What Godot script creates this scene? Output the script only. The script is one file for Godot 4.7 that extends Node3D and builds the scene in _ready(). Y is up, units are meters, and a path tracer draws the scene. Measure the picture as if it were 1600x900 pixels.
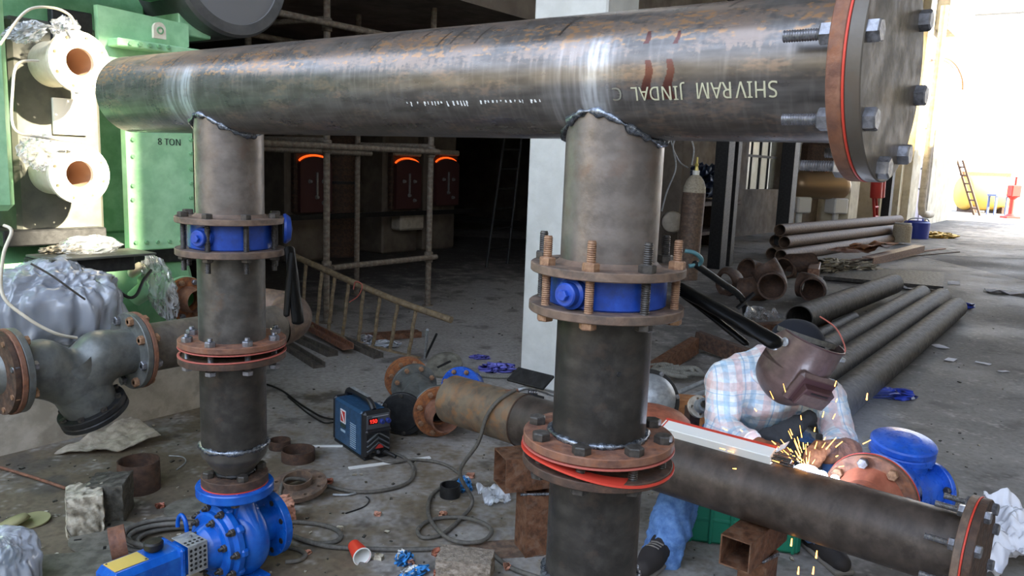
extends Node3D

func _ready() -> void:
	# camera
	var cam := Camera3D.new()
	cam.name = "camera"
	cam.fov = 39.89
	cam.near = 0.05
	cam.far = 300.0
	add_child(cam)
	cam.transform = Transform3D(Basis(Vector3.RIGHT, deg_to_rad(-8.92)) * Basis(Vector3.BACK, deg_to_rad(2.21)), Vector3(0, 1.5, 0))
	cam.current = true
	# sky and exposure
	var sky_mat := ProceduralSkyMaterial.new()
	sky_mat.sky_top_color = Color(0.74, 0.81, 0.92)
	sky_mat.sky_horizon_color = Color(0.97, 0.97, 0.98)
	sky_mat.sky_curve = 0.2
	sky_mat.ground_bottom_color = Color(0.4, 0.38, 0.35)
	sky_mat.ground_horizon_color = Color(0.75, 0.74, 0.72)
	sky_mat.energy_multiplier = 3.6
	var sky := Sky.new()
	sky.sky_material = sky_mat
	var env := Environment.new()
	env.background_mode = Environment.BG_SKY
	env.sky = sky
	env.ambient_light_source = Environment.AMBIENT_SOURCE_SKY
	env.tonemap_mode = Environment.TONE_MAPPER_LINEAR
	env.tonemap_exposure = 1.75
	env.sdfgi_enabled = true
	env.ssao_enabled = true
	env.ssil_enabled = true
	env.volumetric_fog_enabled = true
	env.volumetric_fog_density = 0.0
	var we := WorldEnvironment.new()
	we.name = "world_environment"
	we.environment = env
	add_child(we)
	# sun, from the right of the aisle and a little beyond, low
	var sun := DirectionalLight3D.new()
	sun.name = "sun"
	sun.light_color = Color(1.0, 0.95, 0.84)
	sun.light_energy = 9.0
	sun.light_angular_distance = 1.2
	sun.shadow_enabled = true
	sun.sky_mode = DirectionalLight3D.SKY_MODE_LIGHT_ONLY
	add_child(sun)
	sun.look_at_from_position(Vector3.ZERO, -(EU + EW * 0.2 + Vector3(0, 0.53, 0)), Vector3.UP)
	materials()
	hall()
	machine()
	strainer_line()
	header()
	columns()
	pump()
	lower_pipe()
	welder()
	floor_tools()
	back_left()
	back_right()
	debris()

class MB:
	var v := PackedVector3Array()
	var n := PackedVector3Array()
	var uv := PackedVector2Array()
	var ix := PackedInt32Array()
	func vert(p: Vector3, nn: Vector3, t := Vector2.ZERO) -> int:
		v.append(p); n.append(nn); uv.append(t)
		return v.size() - 1
	func tri(a: int, b: int, c: int) -> void:
		var g := (v[b] - v[a]).cross(v[c] - v[a])
		if g.dot(n[a] + n[b] + n[c]) > 0.0:
			ix.append(a); ix.append(c); ix.append(b)
		else:
			ix.append(a); ix.append(b); ix.append(c)
	func quad(a: Vector3, b: Vector3, c: Vector3, d: Vector3, nn := Vector3.ZERO) -> void:
		if nn == Vector3.ZERO:
			nn = (c - a).cross(b - d).normalized()
		var i := vert(a, nn, Vector2(0, 0))
		vert(b, nn, Vector2(1, 0)); vert(c, nn, Vector2(1, 1)); vert(d, nn, Vector2(0, 1))
		tri(i, i + 1, i + 2); tri(i, i + 2, i + 3)
	func lathe(pr: Array, seg := 28, xf := Transform3D(), smooth := false, a0 := 0.0, a1 := TAU) -> MB:
		var m := pr.size()
		var nrm := []
		if smooth:
			for i in m:
				var d := Vector2.ZERO
				if i > 0: d += (pr[i] - pr[i - 1]).normalized()
				if i < m - 1: d += (pr[i + 1] - pr[i]).normalized()
				nrm.append(Vector2(d.y, -d.x).normalized())
		for i in range(m - 1):
			var p: Vector2 = pr[i]
			var q: Vector2 = pr[i + 1]
			var d2 := (q - p)
			if d2.length() < 1e-7: continue
			var nn := Vector2(d2.y, -d2.x).normalized()
			var n0: Vector2 = nrm[i] if smooth else nn
			var n1: Vector2 = nrm[i + 1] if smooth else nn
			var first := v.size()
			for k in seg + 1:
				var a := a0 + (a1 - a0) * k / seg
				var c := cos(a)
				var s := sin(a)
				vert(xf * Vector3(p.x * c, p.y, p.x * s), (xf.basis * Vector3(n0.x * c, n0.y, n0.x * s)).normalized(), Vector2(float(k) / seg, p.y))
				vert(xf * Vector3(q.x * c, q.y, q.x * s), (xf.basis * Vector3(n1.x * c, n1.y, n1.x * s)).normalized(), Vector2(float(k) / seg, q.y))
			for k in seg:
				var o := first + k * 2
				if p.x > 1e-6: tri(o, o + 1, o + 2)
				if q.x > 1e-6: tri(o + 1, o + 3, o + 2)
		return self
	func box(size: Vector3, xf := Transform3D(), bev := 0.0) -> MB:
		var h := size / 2
		var b := minf(bev, minf(h.x, minf(h.y, h.z)) * 0.9)
		for ax in 3:
			var e := [(ax + 1) % 3, (ax + 2) % 3]
			for s in [-1.0, 1.0]:
				var pts := []
				for c in [[-1, -1], [1, -1], [1, 1], [-1, 1]]:
					var p := Vector3.ZERO
					p[ax] = s * h[ax]
					p[e[0]] = c[0] * (h[e[0]] - b)
					p[e[1]] = c[1] * (h[e[1]] - b)
					pts.append(xf * p)
				var nn := Vector3.ZERO
				nn[ax] = s
				quad(pts[0], pts[1], pts[2], pts[3], (xf.basis * nn).normalized())
		if b > 0.0:
			for ax in 3:
				var e0 := (ax + 1) % 3
				var e1 := (ax + 2) % 3
				for s0 in [-1.0, 1.0]:
					for s1 in [-1.0, 1.0]:
						var pts := []
						for c in [[-1, 0], [1, 0], [1, 1], [-1, 1]]:
							var p := Vector3.ZERO
							p[ax] = c[0] * (h[ax] - b)
							p[e0] = s0 * (h[e0] - (b if c[1] == 1 else 0.0))
							p[e1] = s1 * (h[e1] - (0.0 if c[1] == 1 else b))
							pts.append(xf * p)
						var nn := Vector3.ZERO
						nn[e0] = s0; nn[e1] = s1
						quad(pts[0], pts[1], pts[2], pts[3], (xf.basis * nn).normalized())
			for sx in [-1.0, 1.0]:
				for sy in [-1.0, 1.0]:
					for sz in [-1.0, 1.0]:
						var sg := Vector3(sx, sy, sz)
						var nn := (xf.basis * sg).normalized()
						var i := vert(xf * (sg * Vector3(h.x, h.y - b, h.z - b)), nn)
						vert(xf * (sg * Vector3(h.x - b, h.y, h.z - b)), nn)
						vert(xf * (sg * Vector3(h.x - b, h.y - b, h.z)), nn)
						tri(i, i + 1, i + 2)
		return self
	func tube(pts: Array, r: float, seg := 8, closed := false, r2 := -1.0) -> MB:
		var m := pts.size()
		if r2 < 0.0: r2 = r
		var first := v.size()
		var side := Vector3.ZERO
		var prev := Vector3.ZERO
		for i in m:
			var d: Vector3 = (pts[mini(i + 1, m - 1)] - pts[maxi(i - 1, 0)]).normalized()
			if i == 0:
				side = d.cross(Vector3.UP)
				if side.length() < 0.1: side = d.cross(Vector3.RIGHT)
				side = side.normalized()
			else:
				side = (side - d * side.dot(d)).normalized()
			var up := side.cross(d)
			var rr := lerpf(r, r2, float(i) / maxf(1.0, m - 1))
			for k in seg + 1:
				var a := TAU * k / seg
				var o := side * cos(a) + up * sin(a)
				vert(pts[i] + o * rr, o, Vector2(float(k) / seg, i))
			prev = d
		for i in m - 1:
			for k in seg:
				var a := first + i * (seg + 1) + k
				tri(a, a + 1, a + seg + 1)
				tri(a + 1, a + seg + 2, a + seg + 1)
		if not closed:
			for e in [0, m - 1]:
				var nd: Vector3 = (pts[0] - pts[1]).normalized() if e == 0 else (pts[m - 1] - pts[m - 2]).normalized()
				var c := vert(pts[e], nd)
				var c0 := v.size()
				for k in seg:
					vert(v[first + e * (seg + 1) + k], nd)
				for k in seg: tri(c, c0 + k, c0 + (k + 1) % seg)
		return self
	func prism(poly: Array, h: float, xf := Transform3D()) -> MB:
		# poly in xz, extruded from y=0 to y=h
		var pk := PackedVector2Array(poly)
		var t := Geometry2D.triangulate_polygon(pk)
		for s in [0, 1]:
			var nn := (xf.basis * (Vector3.UP if s else Vector3.DOWN)).normalized()
			var f := v.size()
			for p in pk: vert(xf * Vector3(p.x, h * s, p.y), nn, p)
			for i in range(0, t.size(), 3): tri(f + t[i], f + t[i + 1], f + t[i + 2])
		var area := 0.0
		for i in pk.size(): area += pk[i].cross(pk[(i + 1) % pk.size()])
		for i in pk.size():
			var a := pk[i]
			var b := pk[(i + 1) % pk.size()]
			var d := (b - a).normalized() * signf(area)
			quad(xf * Vector3(a.x, 0, a.y), xf * Vector3(b.x, 0, b.y), xf * Vector3(b.x, h, b.y), xf * Vector3(a.x, h, a.y), (xf.basis * Vector3(d.y, 0, -d.x)).normalized())
		return self
	func grid(nu: int, nv: int, f: Callable) -> MB:
		# f(a, b) with a, b in 0..1 -> point; smooth normals by difference
		var first := v.size()
		var e := 0.004
		for j in nv + 1:
			for i in nu + 1:
				var a := float(i) / nu
				var b := float(j) / nv
				var p: Vector3 = f.call(a, b)
				var du: Vector3 = f.call(minf(a + e, 1.0), b) - f.call(maxf(a - e, 0.0), b)
				var dv: Vector3 = f.call(a, minf(b + e, 1.0)) - f.call(a, maxf(b - e, 0.0))
				var nn := dv.cross(du)
				vert(p, nn.normalized() if nn.length() > 1e-12 else Vector3.UP, Vector2(a, b))
		for j in nv:
			for i in nu:
				var o := first + j * (nu + 1) + i
				tri(o, o + 1, o + nu + 1)
				tri(o + 1, o + nu + 2, o + nu + 1)
		return self
	func add(o: MB, xf := Transform3D()) -> MB:
		var f := v.size()
		for i in o.v.size():
			vert(xf * o.v[i], (xf.basis * o.n[i]).normalized(), o.uv[i])
		for i in o.ix: ix.append(i + f)
		return self
	func done() -> ArrayMesh:
		var a := []
		a.resize(Mesh.ARRAY_MAX)
		a[Mesh.ARRAY_VERTEX] = v
		a[Mesh.ARRAY_NORMAL] = n
		a[Mesh.ARRAY_TEX_UV] = uv
		a[Mesh.ARRAY_INDEX] = ix
		var m := ArrayMesh.new()
		m.add_surface_from_arrays(Mesh.PRIMITIVE_TRIANGLES, a)
		return m

const EU := Vector3(0.806, 0, 0.592)    # across the hall, out of the machine bays
const EW := Vector3(0.592, 0, -0.806)   # along the aisle, away from the camera
var M := {}
var taken := {}
var tex_cache := {}

func B(s: float, y: float, t: float) -> Vector3:
	return EU * s + EW * t + Vector3(0, y, 0)

func bt(s: float, y: float, t: float) -> Transform3D:      # local x along the hall axis EW, z along EU
	return Transform3D(Basis(EW, Vector3.UP, EU), B(s, y, t))

func along(a: Vector3, b: Vector3, twist := 0.0) -> Transform3D:   # local y runs from a towards b
	var d := (b - a).normalized()
	var x := Vector3.UP.cross(d)
	if x.length() < 0.02: x = Vector3.RIGHT
	x = (x - d * x.dot(d)).normalized()
	return Transform3D(Basis(x, d, x.cross(d)) * Basis(Vector3.UP, twist), a)

func rot(yaw: float, pos: Vector3, pitch := 0.0, roll := 0.0) -> Transform3D:
	return Transform3D(Basis.from_euler(Vector3(deg_to_rad(pitch), deg_to_rad(yaw), deg_to_rad(roll))), pos)

func numbered(nm: String) -> String:
	if not taken.has(nm):
		taken[nm] = 0
		return nm
	taken[nm] += 1
	return "%s_%03d" % [nm, taken[nm]]

func thing(nm: String, label: String, cat: String, xf := Transform3D(), group := "") -> Node3D:
	var o := Node3D.new()
	o.name = numbered(nm)
	add_child(o)
	o.transform = xf
	tag(o, label, cat, group)
	return o

func tag(o: Node3D, label: String, cat: String, group := "") -> void:
	o.set_meta("label", label)
	o.set_meta("category", cat)
	if group != "": o.set_meta("group", group)

func part(par: Node3D, nm: String, mesh: Mesh, mat: Material, xf := Transform3D()) -> MeshInstance3D:
	var o := MeshInstance3D.new()
	o.name = nm
	o.mesh = mesh
	o.material_override = mat
	o.transform = xf
	par.add_child(o, true)
	return o

func single(nm: String, label: String, cat: String, mesh: Mesh, mat: Material, xf := Transform3D(), group := "") -> MeshInstance3D:
	var o := part(self, numbered(nm), mesh, mat, xf)
	tag(o, label, cat, group)
	return o

func struct(nm: String, mesh: Mesh, mat: Material, xf := Transform3D()) -> MeshInstance3D:
	var o := part(self, nm, mesh, mat, xf)
	o.set_meta("kind", "structure")
	return o

func ramp(stops: Array) -> Gradient:
	var g := Gradient.new()
	var of := PackedFloat32Array()
	var co := PackedColorArray()
	for s in stops:
		of.append(s[0]); co.append(s[1])
	g.offsets = of
	g.colors = co
	return g

func noise(sd: int, freq: float, oct := 4, type := FastNoiseLite.TYPE_SIMPLEX_SMOOTH) -> FastNoiseLite:
	var f := FastNoiseLite.new()
	f.seed = sd
	f.frequency = freq
	f.noise_type = type
	f.fractal_octaves = oct
	return f

func nt(sd: int, freq: float, stops: Array, oct := 4, size := 512, type := FastNoiseLite.TYPE_SIMPLEX_SMOOTH) -> NoiseTexture2D:
	var key := str([sd, freq, stops, oct, size, type])
	if tex_cache.has(key): return tex_cache[key]
	var t := NoiseTexture2D.new()
	t.width = size
	t.height = size
	t.seamless = true
	var fnz := noise(sd, freq * 0.6, oct + 1, type)
	fnz.fractal_gain = 0.62
	fnz.domain_warp_enabled = true
	fnz.domain_warp_amplitude = 18.0
	fnz.domain_warp_frequency = 0.012
	t.noise = fnz
	t.color_ramp = ramp(stops)
	tex_cache[key] = t
	return t

func mat(nm: String, c: Color, rough := 0.8, metal := 0.0) -> StandardMaterial3D:
	if M.has(nm): return M[nm]
	var m := StandardMaterial3D.new()
	m.resource_name = nm
	m.albedo_color = c
	m.roughness = rough
	m.metallic = metal
	M[nm] = m
	return m

func C(hex: String, a := 1.0) -> Color:
	var c := Color(hex)
	c.a = a
	return c

# mottled surface: base noise of three tones, patches of a fourth laid over, relief
func rich(nm: String, tones: Array, patch: Color, share: float, sc: float, rough := 0.8, metal := 0.0, bump := 0.1, sd := 1, sc2 := 0.0, spec := 0.5) -> StandardMaterial3D:
	var m := mat(nm, Color.WHITE, rough, metal)
	m.metallic_specular = spec
	m.uv1_triplanar = true
	m.uv1_scale = Vector3.ONE * sc
	m.albedo_texture = nt(sd, 0.012, [[0.25, C(tones[0])], [0.5, C(tones[1])], [0.78, C(tones[2])]], 5)
	if share > 0.0:
		m.detail_enabled = true
		m.detail_blend_mode = BaseMaterial3D.BLEND_MODE_MIX
		m.detail_uv_layer = BaseMaterial3D.DETAIL_UV_2
		m.uv2_triplanar = true
		m.uv2_scale = Vector3.ONE * (sc2 if sc2 > 0.0 else sc * 0.61)
		patch.a *= 0.7
		var p0 := patch
		p0.a = 0.0
		var e := 1.0 - share
		m.detail_albedo = nt(sd + 50, 0.016, [[clampf(e - 0.08, 0, 1), p0], [clampf(e + 0.1, 0, 1), patch]], 5)
	m.roughness_texture = nt(7, 0.02, [[0.2, Color(0.7, 0.7, 0.7)], [0.8, Color(1, 1, 1)]], 4)
	m.roughness_texture_channel = BaseMaterial3D.TEXTURE_CHANNEL_RED
	if bump > 0.0:
		m.heightmap_enabled = true
		m.heightmap_scale = bump
		m.heightmap_texture = nt(9, 0.03, [[0.0, Color.BLACK], [1.0, Color.WHITE]], 5)
	return m

func hexprof(r: float, h: float) -> Array:
	return [Vector2(0, 0), Vector2(r * 0.95, 0), Vector2(r, h * 0.1), Vector2(r, h * 0.85), Vector2(r * 0.86, h), Vector2(0, h)]

func hexm(r: float, h: float, xf := Transform3D()) -> MB:
	var m := MB.new()
	for k in 6:
		var a := TAU * k / 6
		var b := TAU * (k + 1) / 6
		var pa := Vector3(cos(a), 0, sin(a)) * r
		var pb := Vector3(cos(b), 0, sin(b)) * r
		var up := Vector3(0, h * 0.86, 0)
		m.quad(xf * pa, xf * pb, xf * (pb + up), xf * (pa + up), (xf.basis * (pa + pb)).normalized())
		var qa := pa * 0.87 + Vector3(0, h, 0)
		var qb := pb * 0.87 + Vector3(0, h, 0)
		m.quad(xf * (pa + up), xf * (pb + up), xf * qb, xf * qa, (xf.basis * ((pa + pb).normalized() + Vector3.UP)).normalized())
		var i := m.vert(xf * Vector3(0, h, 0), (xf.basis * Vector3.UP).normalized())
		m.vert(xf * qa, m.n[i]); m.vert(xf * qb, m.n[i])
		m.tri(i, i + 1, i + 2)
		i = m.vert(xf * Vector3.ZERO, (xf.basis * Vector3.DOWN).normalized())
		m.vert(xf * pa, m.n[i]); m.vert(xf * pb, m.n[i])
		m.tri(i, i + 1, i + 2)
	return m

func rod(r: float, y0: float, y1: float, pitch := 0.0035, seg := 12) -> MB:
	var pr := [Vector2(0, y0)]
	var k := 0
	var y := y0
	while y <= y1:
		pr.append(Vector2(r if k % 2 == 0 else r * 0.86, y))
		y += pitch / 2
		k += 1
	pr.append(Vector2(r * 0.8, y1 + 0.002))
	pr.append(Vector2(0, y1 + 0.002))
	return MB.new().lathe(pr, seg)

# stud through a joint: y = 0 is the outer face of one flange, -depth the outer face of the other
func stud(r: float, depth: float, stick: float, nut := true, low := 0.012) -> ArrayMesh:
	var m := rod(r, -depth - low, stick, r * 0.45)
	m.add(hexm(r * 1.85, r * 1.7))
	m.add(hexm(r * 1.85, r * 1.5, Transform3D(Basis(Vector3.RIGHT, PI), Vector3(0, -depth, 0))))
	return m.done()

func flange_prof(ro: float, ri: float, th: float) -> Array:
	var b := minf(0.002, th * 0.2)
	return [Vector2(ri, 0), Vector2(ro - b, 0), Vector2(ro, b), Vector2(ro, th - b), Vector2(ro - b, th), Vector2(ri, th), Vector2(ri, 0)]

func pipe_prof(r: float, wall: float, h: float) -> Array:
	return [Vector2(r - wall, 0), Vector2(r, 0), Vector2(r, h), Vector2(r - wall, h), Vector2(r - wall, 0)]

# flange with open bolt holes
func holed(ro: float, ri: float, th: float, nb: int, rb: float, hr: float, ph := 0.0, arc := 4) -> ArrayMesh:
	# built of 'nb' identical sectors, each an outline round one hole
	var m := MB.new()
	var sec := TAU / nb
	for s in nb:
		var c := ph + s * sec
		var hc := Vector2(cos(c), sin(c)) * rb
		var ring_out := []
		for k in 4 * arc:          # walk the sector outline, matching points on the hole
			var f := float(k) / (4 * arc)
			var q: Vector2
			var side := int(f * 4)
			var g := fmod(f * 4, 1.0)
			if side == 0: q = Vector2.from_angle(c + sec * (g - 0.5)) * ro
			elif side == 1: q = Vector2.from_angle(c + sec * 0.5) * lerpf(ro, ri, g)
			elif side == 2: q = Vector2.from_angle(c + sec * (0.5 - g)) * ri
			else: q = Vector2.from_angle(c - sec * 0.5) * lerpf(ri, ro, g)
			ring_out.append(q)
		var nn := ring_out.size()
		for k in nn:
			var a: Vector2 = ring_out[k]
			var b: Vector2 = ring_out[(k + 1) % nn]
			var ha := hc + (a - hc).normalized() * hr
			var hb := hc + (b - hc).normalized() * hr
			for y in [0.0, th]:
				m.quad(Vector3(a.x, y, a.y), Vector3(b.x, y, b.y), Vector3(hb.x, y, hb.y), Vector3(ha.x, y, ha.y), Vector3.UP if y > 0 else Vector3.DOWN)
			var hn := hc - (ha + hb) / 2
			m.quad(Vector3(ha.x, 0, ha.y), Vector3(hb.x, 0, hb.y), Vector3(hb.x, th, hb.y), Vector3(ha.x, th, ha.y), Vector3(hn.x, 0, hn.y).normalized())
			var side2 := int(float(k) / nn * 4)
			if side2 == 0 or side2 == 2:
				var on := ((a + b) / 2).normalized() * (1.0 if side2 == 0 else -1.0)
				m.quad(Vector3(a.x, 0, a.y), Vector3(b.x, 0, b.y), Vector3(b.x, th, b.y), Vector3(a.x, th, a.y), Vector3(on.x, 0, on.y))
	return m.done()

func spline(pts: Array, per := 10) -> Array:
	var out := []
	for i in pts.size() - 1:
		var p0: Vector3 = pts[maxi(i - 1, 0)]
		var p1: Vector3 = pts[i]
		var p2: Vector3 = pts[i + 1]
		var p3: Vector3 = pts[mini(i + 2, pts.size() - 1)]
		for k in per:
			out.append(p1.cubic_interpolate(p2, p0, p3, float(k) / per))
	out.append(pts[pts.size() - 1])
	return out

# broken stone: a box or ball pushed about by noise
func rock(size: Vector3, sd: int, rough := 0.12, boxy := 0.8, div := 7) -> ArrayMesh:
	var m := MB.new()
	var f := noise(sd, 1.3, 3)
	var dirs := [[Vector3.RIGHT, Vector3.UP, Vector3.BACK], [Vector3.LEFT, Vector3.UP, Vector3.BACK], [Vector3.UP, Vector3.RIGHT, Vector3.BACK], [Vector3.DOWN, Vector3.RIGHT, Vector3.BACK], [Vector3.BACK, Vector3.RIGHT, Vector3.UP], [Vector3.FORWARD, Vector3.RIGHT, Vector3.UP]]
	for d in dirs:
		var fn := func(a: float, b: float) -> Vector3:
			var c: Vector3 = d[0] + d[1] * (a * 2 - 1) + d[2] * (b * 2 - 1)
			var r := c.normalized() * 1.2
			var q: Vector3 = r.lerp(c, boxy)
			q *= 1.0 + rough * f.get_noise_3dv(q * 1.7 + Vector3.ONE * sd)
			return q * size / 2
		var g := MB.new().grid(div, div, fn)
		var flip: Vector3 = d[0]
		for i in g.n.size():
			if g.n[i].dot(flip) < 0.0: g.n[i] = -g.n[i]
		var t := MB.new()
		for i in g.v.size(): t.vert(g.v[i], g.n[i], g.uv[i])
		for i in range(0, g.ix.size(), 3): t.tri(g.ix[i], g.ix[i + 1], g.ix[i + 2])
		m.add(t)
	return m.done()

# crumpled sheet or bag skin over an ellipsoid
func crumple(size: Vector3, sd: int, rough := 0.25, nu := 28, nv := 16, freq := 2.2, flat_bottom := true) -> ArrayMesh:
	var f := noise(sd, freq, 4, FastNoiseLite.TYPE_SIMPLEX)
	f.fractal_type = FastNoiseLite.FRACTAL_RIDGED
	var fn := func(a: float, b: float) -> Vector3:
		var th := a * TAU
		var ph := (b - 0.5) * PI
		var d := Vector3(cos(th) * cos(ph), sin(ph), sin(th) * cos(ph))
		var q := d * (1.0 + rough * f.get_noise_3dv(d * 1.0))
		q = q * size / 2
		if flat_bottom: q.y = maxf(q.y, -size.y * 0.42)
		return q
	return MB.new().grid(nu, nv, fn).done()

# film drawn in upright folds over a rounded bundle
func drape(size: Vector3, sd: int, amp := 0.12, nu := 72, nv := 40) -> ArrayMesh:
	var f := noise(sd, 2.6, 3, FastNoiseLite.TYPE_SIMPLEX)
	f.fractal_type = FastNoiseLite.FRACTAL_RIDGED
	var g := noise(sd + 1, 0.9, 2)
	var fn := func(a: float, b: float) -> Vector3:
		var th := a * TAU
		var ph := (b - 0.5) * PI
		var d := Vector3(cos(th) * cos(ph), sin(ph), sin(th) * cos(ph))
		var q := Vector3(signf(d.x) * pow(absf(d.x), 0.8), signf(d.y) * pow(absf(d.y), 0.8), signf(d.z) * pow(absf(d.z), 0.8))
		q *= 1.0 + amp * f.get_noise_3d(d.x, d.y * 0.12 + 3.0, d.z) * (0.4 + 0.6 * cos(ph)) + 0.22 * g.get_noise_3dv(d)
		q = q * size / 2
		q.y = maxf(q.y, -size.y * 0.42)
		return q
	return MB.new().grid(nu, nv, fn).done()

# sheet lying roughly flat, corners given, wrinkled by noise
func sheet(a: Vector3, b: Vector3, c: Vector3, d: Vector3, sd: int, amp: float, freq := 6.0, nu := 16, nv := 16, th := 0.003) -> ArrayMesh:
	var f := noise(sd, freq, 3)
	var up := (b - a).cross(d - a).normalized()
	if up.y < 0: up = -up
	var top := func(x: float, y: float) -> Vector3:
		var p: Vector3 = a.lerp(b, x).lerp(d.lerp(c, x), y)
		return p + up * (amp * (f.get_noise_3dv(p) + 0.5) + th)
	var bot := func(x: float, y: float) -> Vector3:
		return top.call(x, y) - up * th
	var m := MB.new().grid(nu, nv, top)
	for i in m.n.size():
		if m.n[i].dot(up) < 0: m.n[i] = -m.n[i]
	var g := MB.new().grid(nu, nv, bot)
	for i in g.n.size():
		if g.n[i].dot(up) > 0: g.n[i] = -g.n[i]
	var r := MB.new()
	for part_mb in [m, g]:
		var f0 := r.v.size()
		for i in part_mb.v.size(): r.vert(part_mb.v[i], part_mb.n[i], part_mb.uv[i])
		for i in range(0, part_mb.ix.size(), 3): r.tri(f0 + part_mb.ix[i], f0 + part_mb.ix[i + 1], f0 + part_mb.ix[i + 2])
	return r.done()

# rolled channel / angle sections: polygon profile in xz, length along y
func section(kind: String, a: float, b: float, t: float) -> Array:
	if kind == "angle":
		return [Vector2(0, 0), Vector2(a, 0), Vector2(a, t), Vector2(t, t), Vector2(t, b), Vector2(0, b)]
	if kind == "channel":
		return [Vector2(-a / 2, 0), Vector2(a / 2, 0), Vector2(a / 2, b), Vector2(a / 2 - t, b), Vector2(a / 2 - t, t), Vector2(-a / 2 + t, t), Vector2(-a / 2 + t, b), Vector2(-a / 2, b)]
	return [Vector2(-a / 2, -b / 2), Vector2(a / 2, -b / 2), Vector2(a / 2, -b / 2 + t), Vector2(t / 2, -b / 2 + t), Vector2(t / 2, b / 2 - t), Vector2(a / 2, b / 2 - t), Vector2(a / 2, b / 2), Vector2(-a / 2, b / 2), Vector2(-a / 2, b / 2 - t), Vector2(-t / 2, b / 2 - t), Vector2(-t / 2, -b / 2 + t), Vector2(-a / 2, -b / 2 + t)]

# square hollow section, length along y
func boxtube(a: float, b: float, t: float, len: float) -> ArrayMesh:
	var m := MB.new()
	var o := [Vector2(-a / 2, -b / 2), Vector2(a / 2, -b / 2), Vector2(a / 2, b / 2), Vector2(-a / 2, b / 2)]
	for k in 4:
		var p: Vector2 = o[k]
		var q: Vector2 = o[(k + 1) % 4]
		var s := Vector2(1 - 2 * t / a, 1 - 2 * t / b)
		var pi: Vector2 = p * s
		var qi: Vector2 = q * s
		var nn := ((p + q) / 2).normalized()
		m.quad(Vector3(p.x, 0, p.y), Vector3(q.x, 0, q.y), Vector3(q.x, len, q.y), Vector3(p.x, len, p.y), Vector3(nn.x, 0, nn.y))
		m.quad(Vector3(pi.x, 0, pi.y), Vector3(qi.x, 0, qi.y), Vector3(qi.x, len, qi.y), Vector3(pi.x, len, pi.y), Vector3(-nn.x, 0, -nn.y))
		for y in [0.0, len]:
			m.quad(Vector3(p.x, y, p.y), Vector3(q.x, y, q.y), Vector3(qi.x, y, qi.y), Vector3(pi.x, y, pi.y), Vector3.UP if y > 0 else Vector3.DOWN)
	return m.done()

func text_mesh(s: String, size: float, depth := 0.001, font := "Droid Sans") -> TextMesh:
	var t := TextMesh.new()
	var f := SystemFont.new()
	f.font_names = PackedStringArray([font])
	t.font = f
	t.text = s
	t.font_size = 48
	t.pixel_size = size / 48.0
	t.depth = depth
	return t

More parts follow.
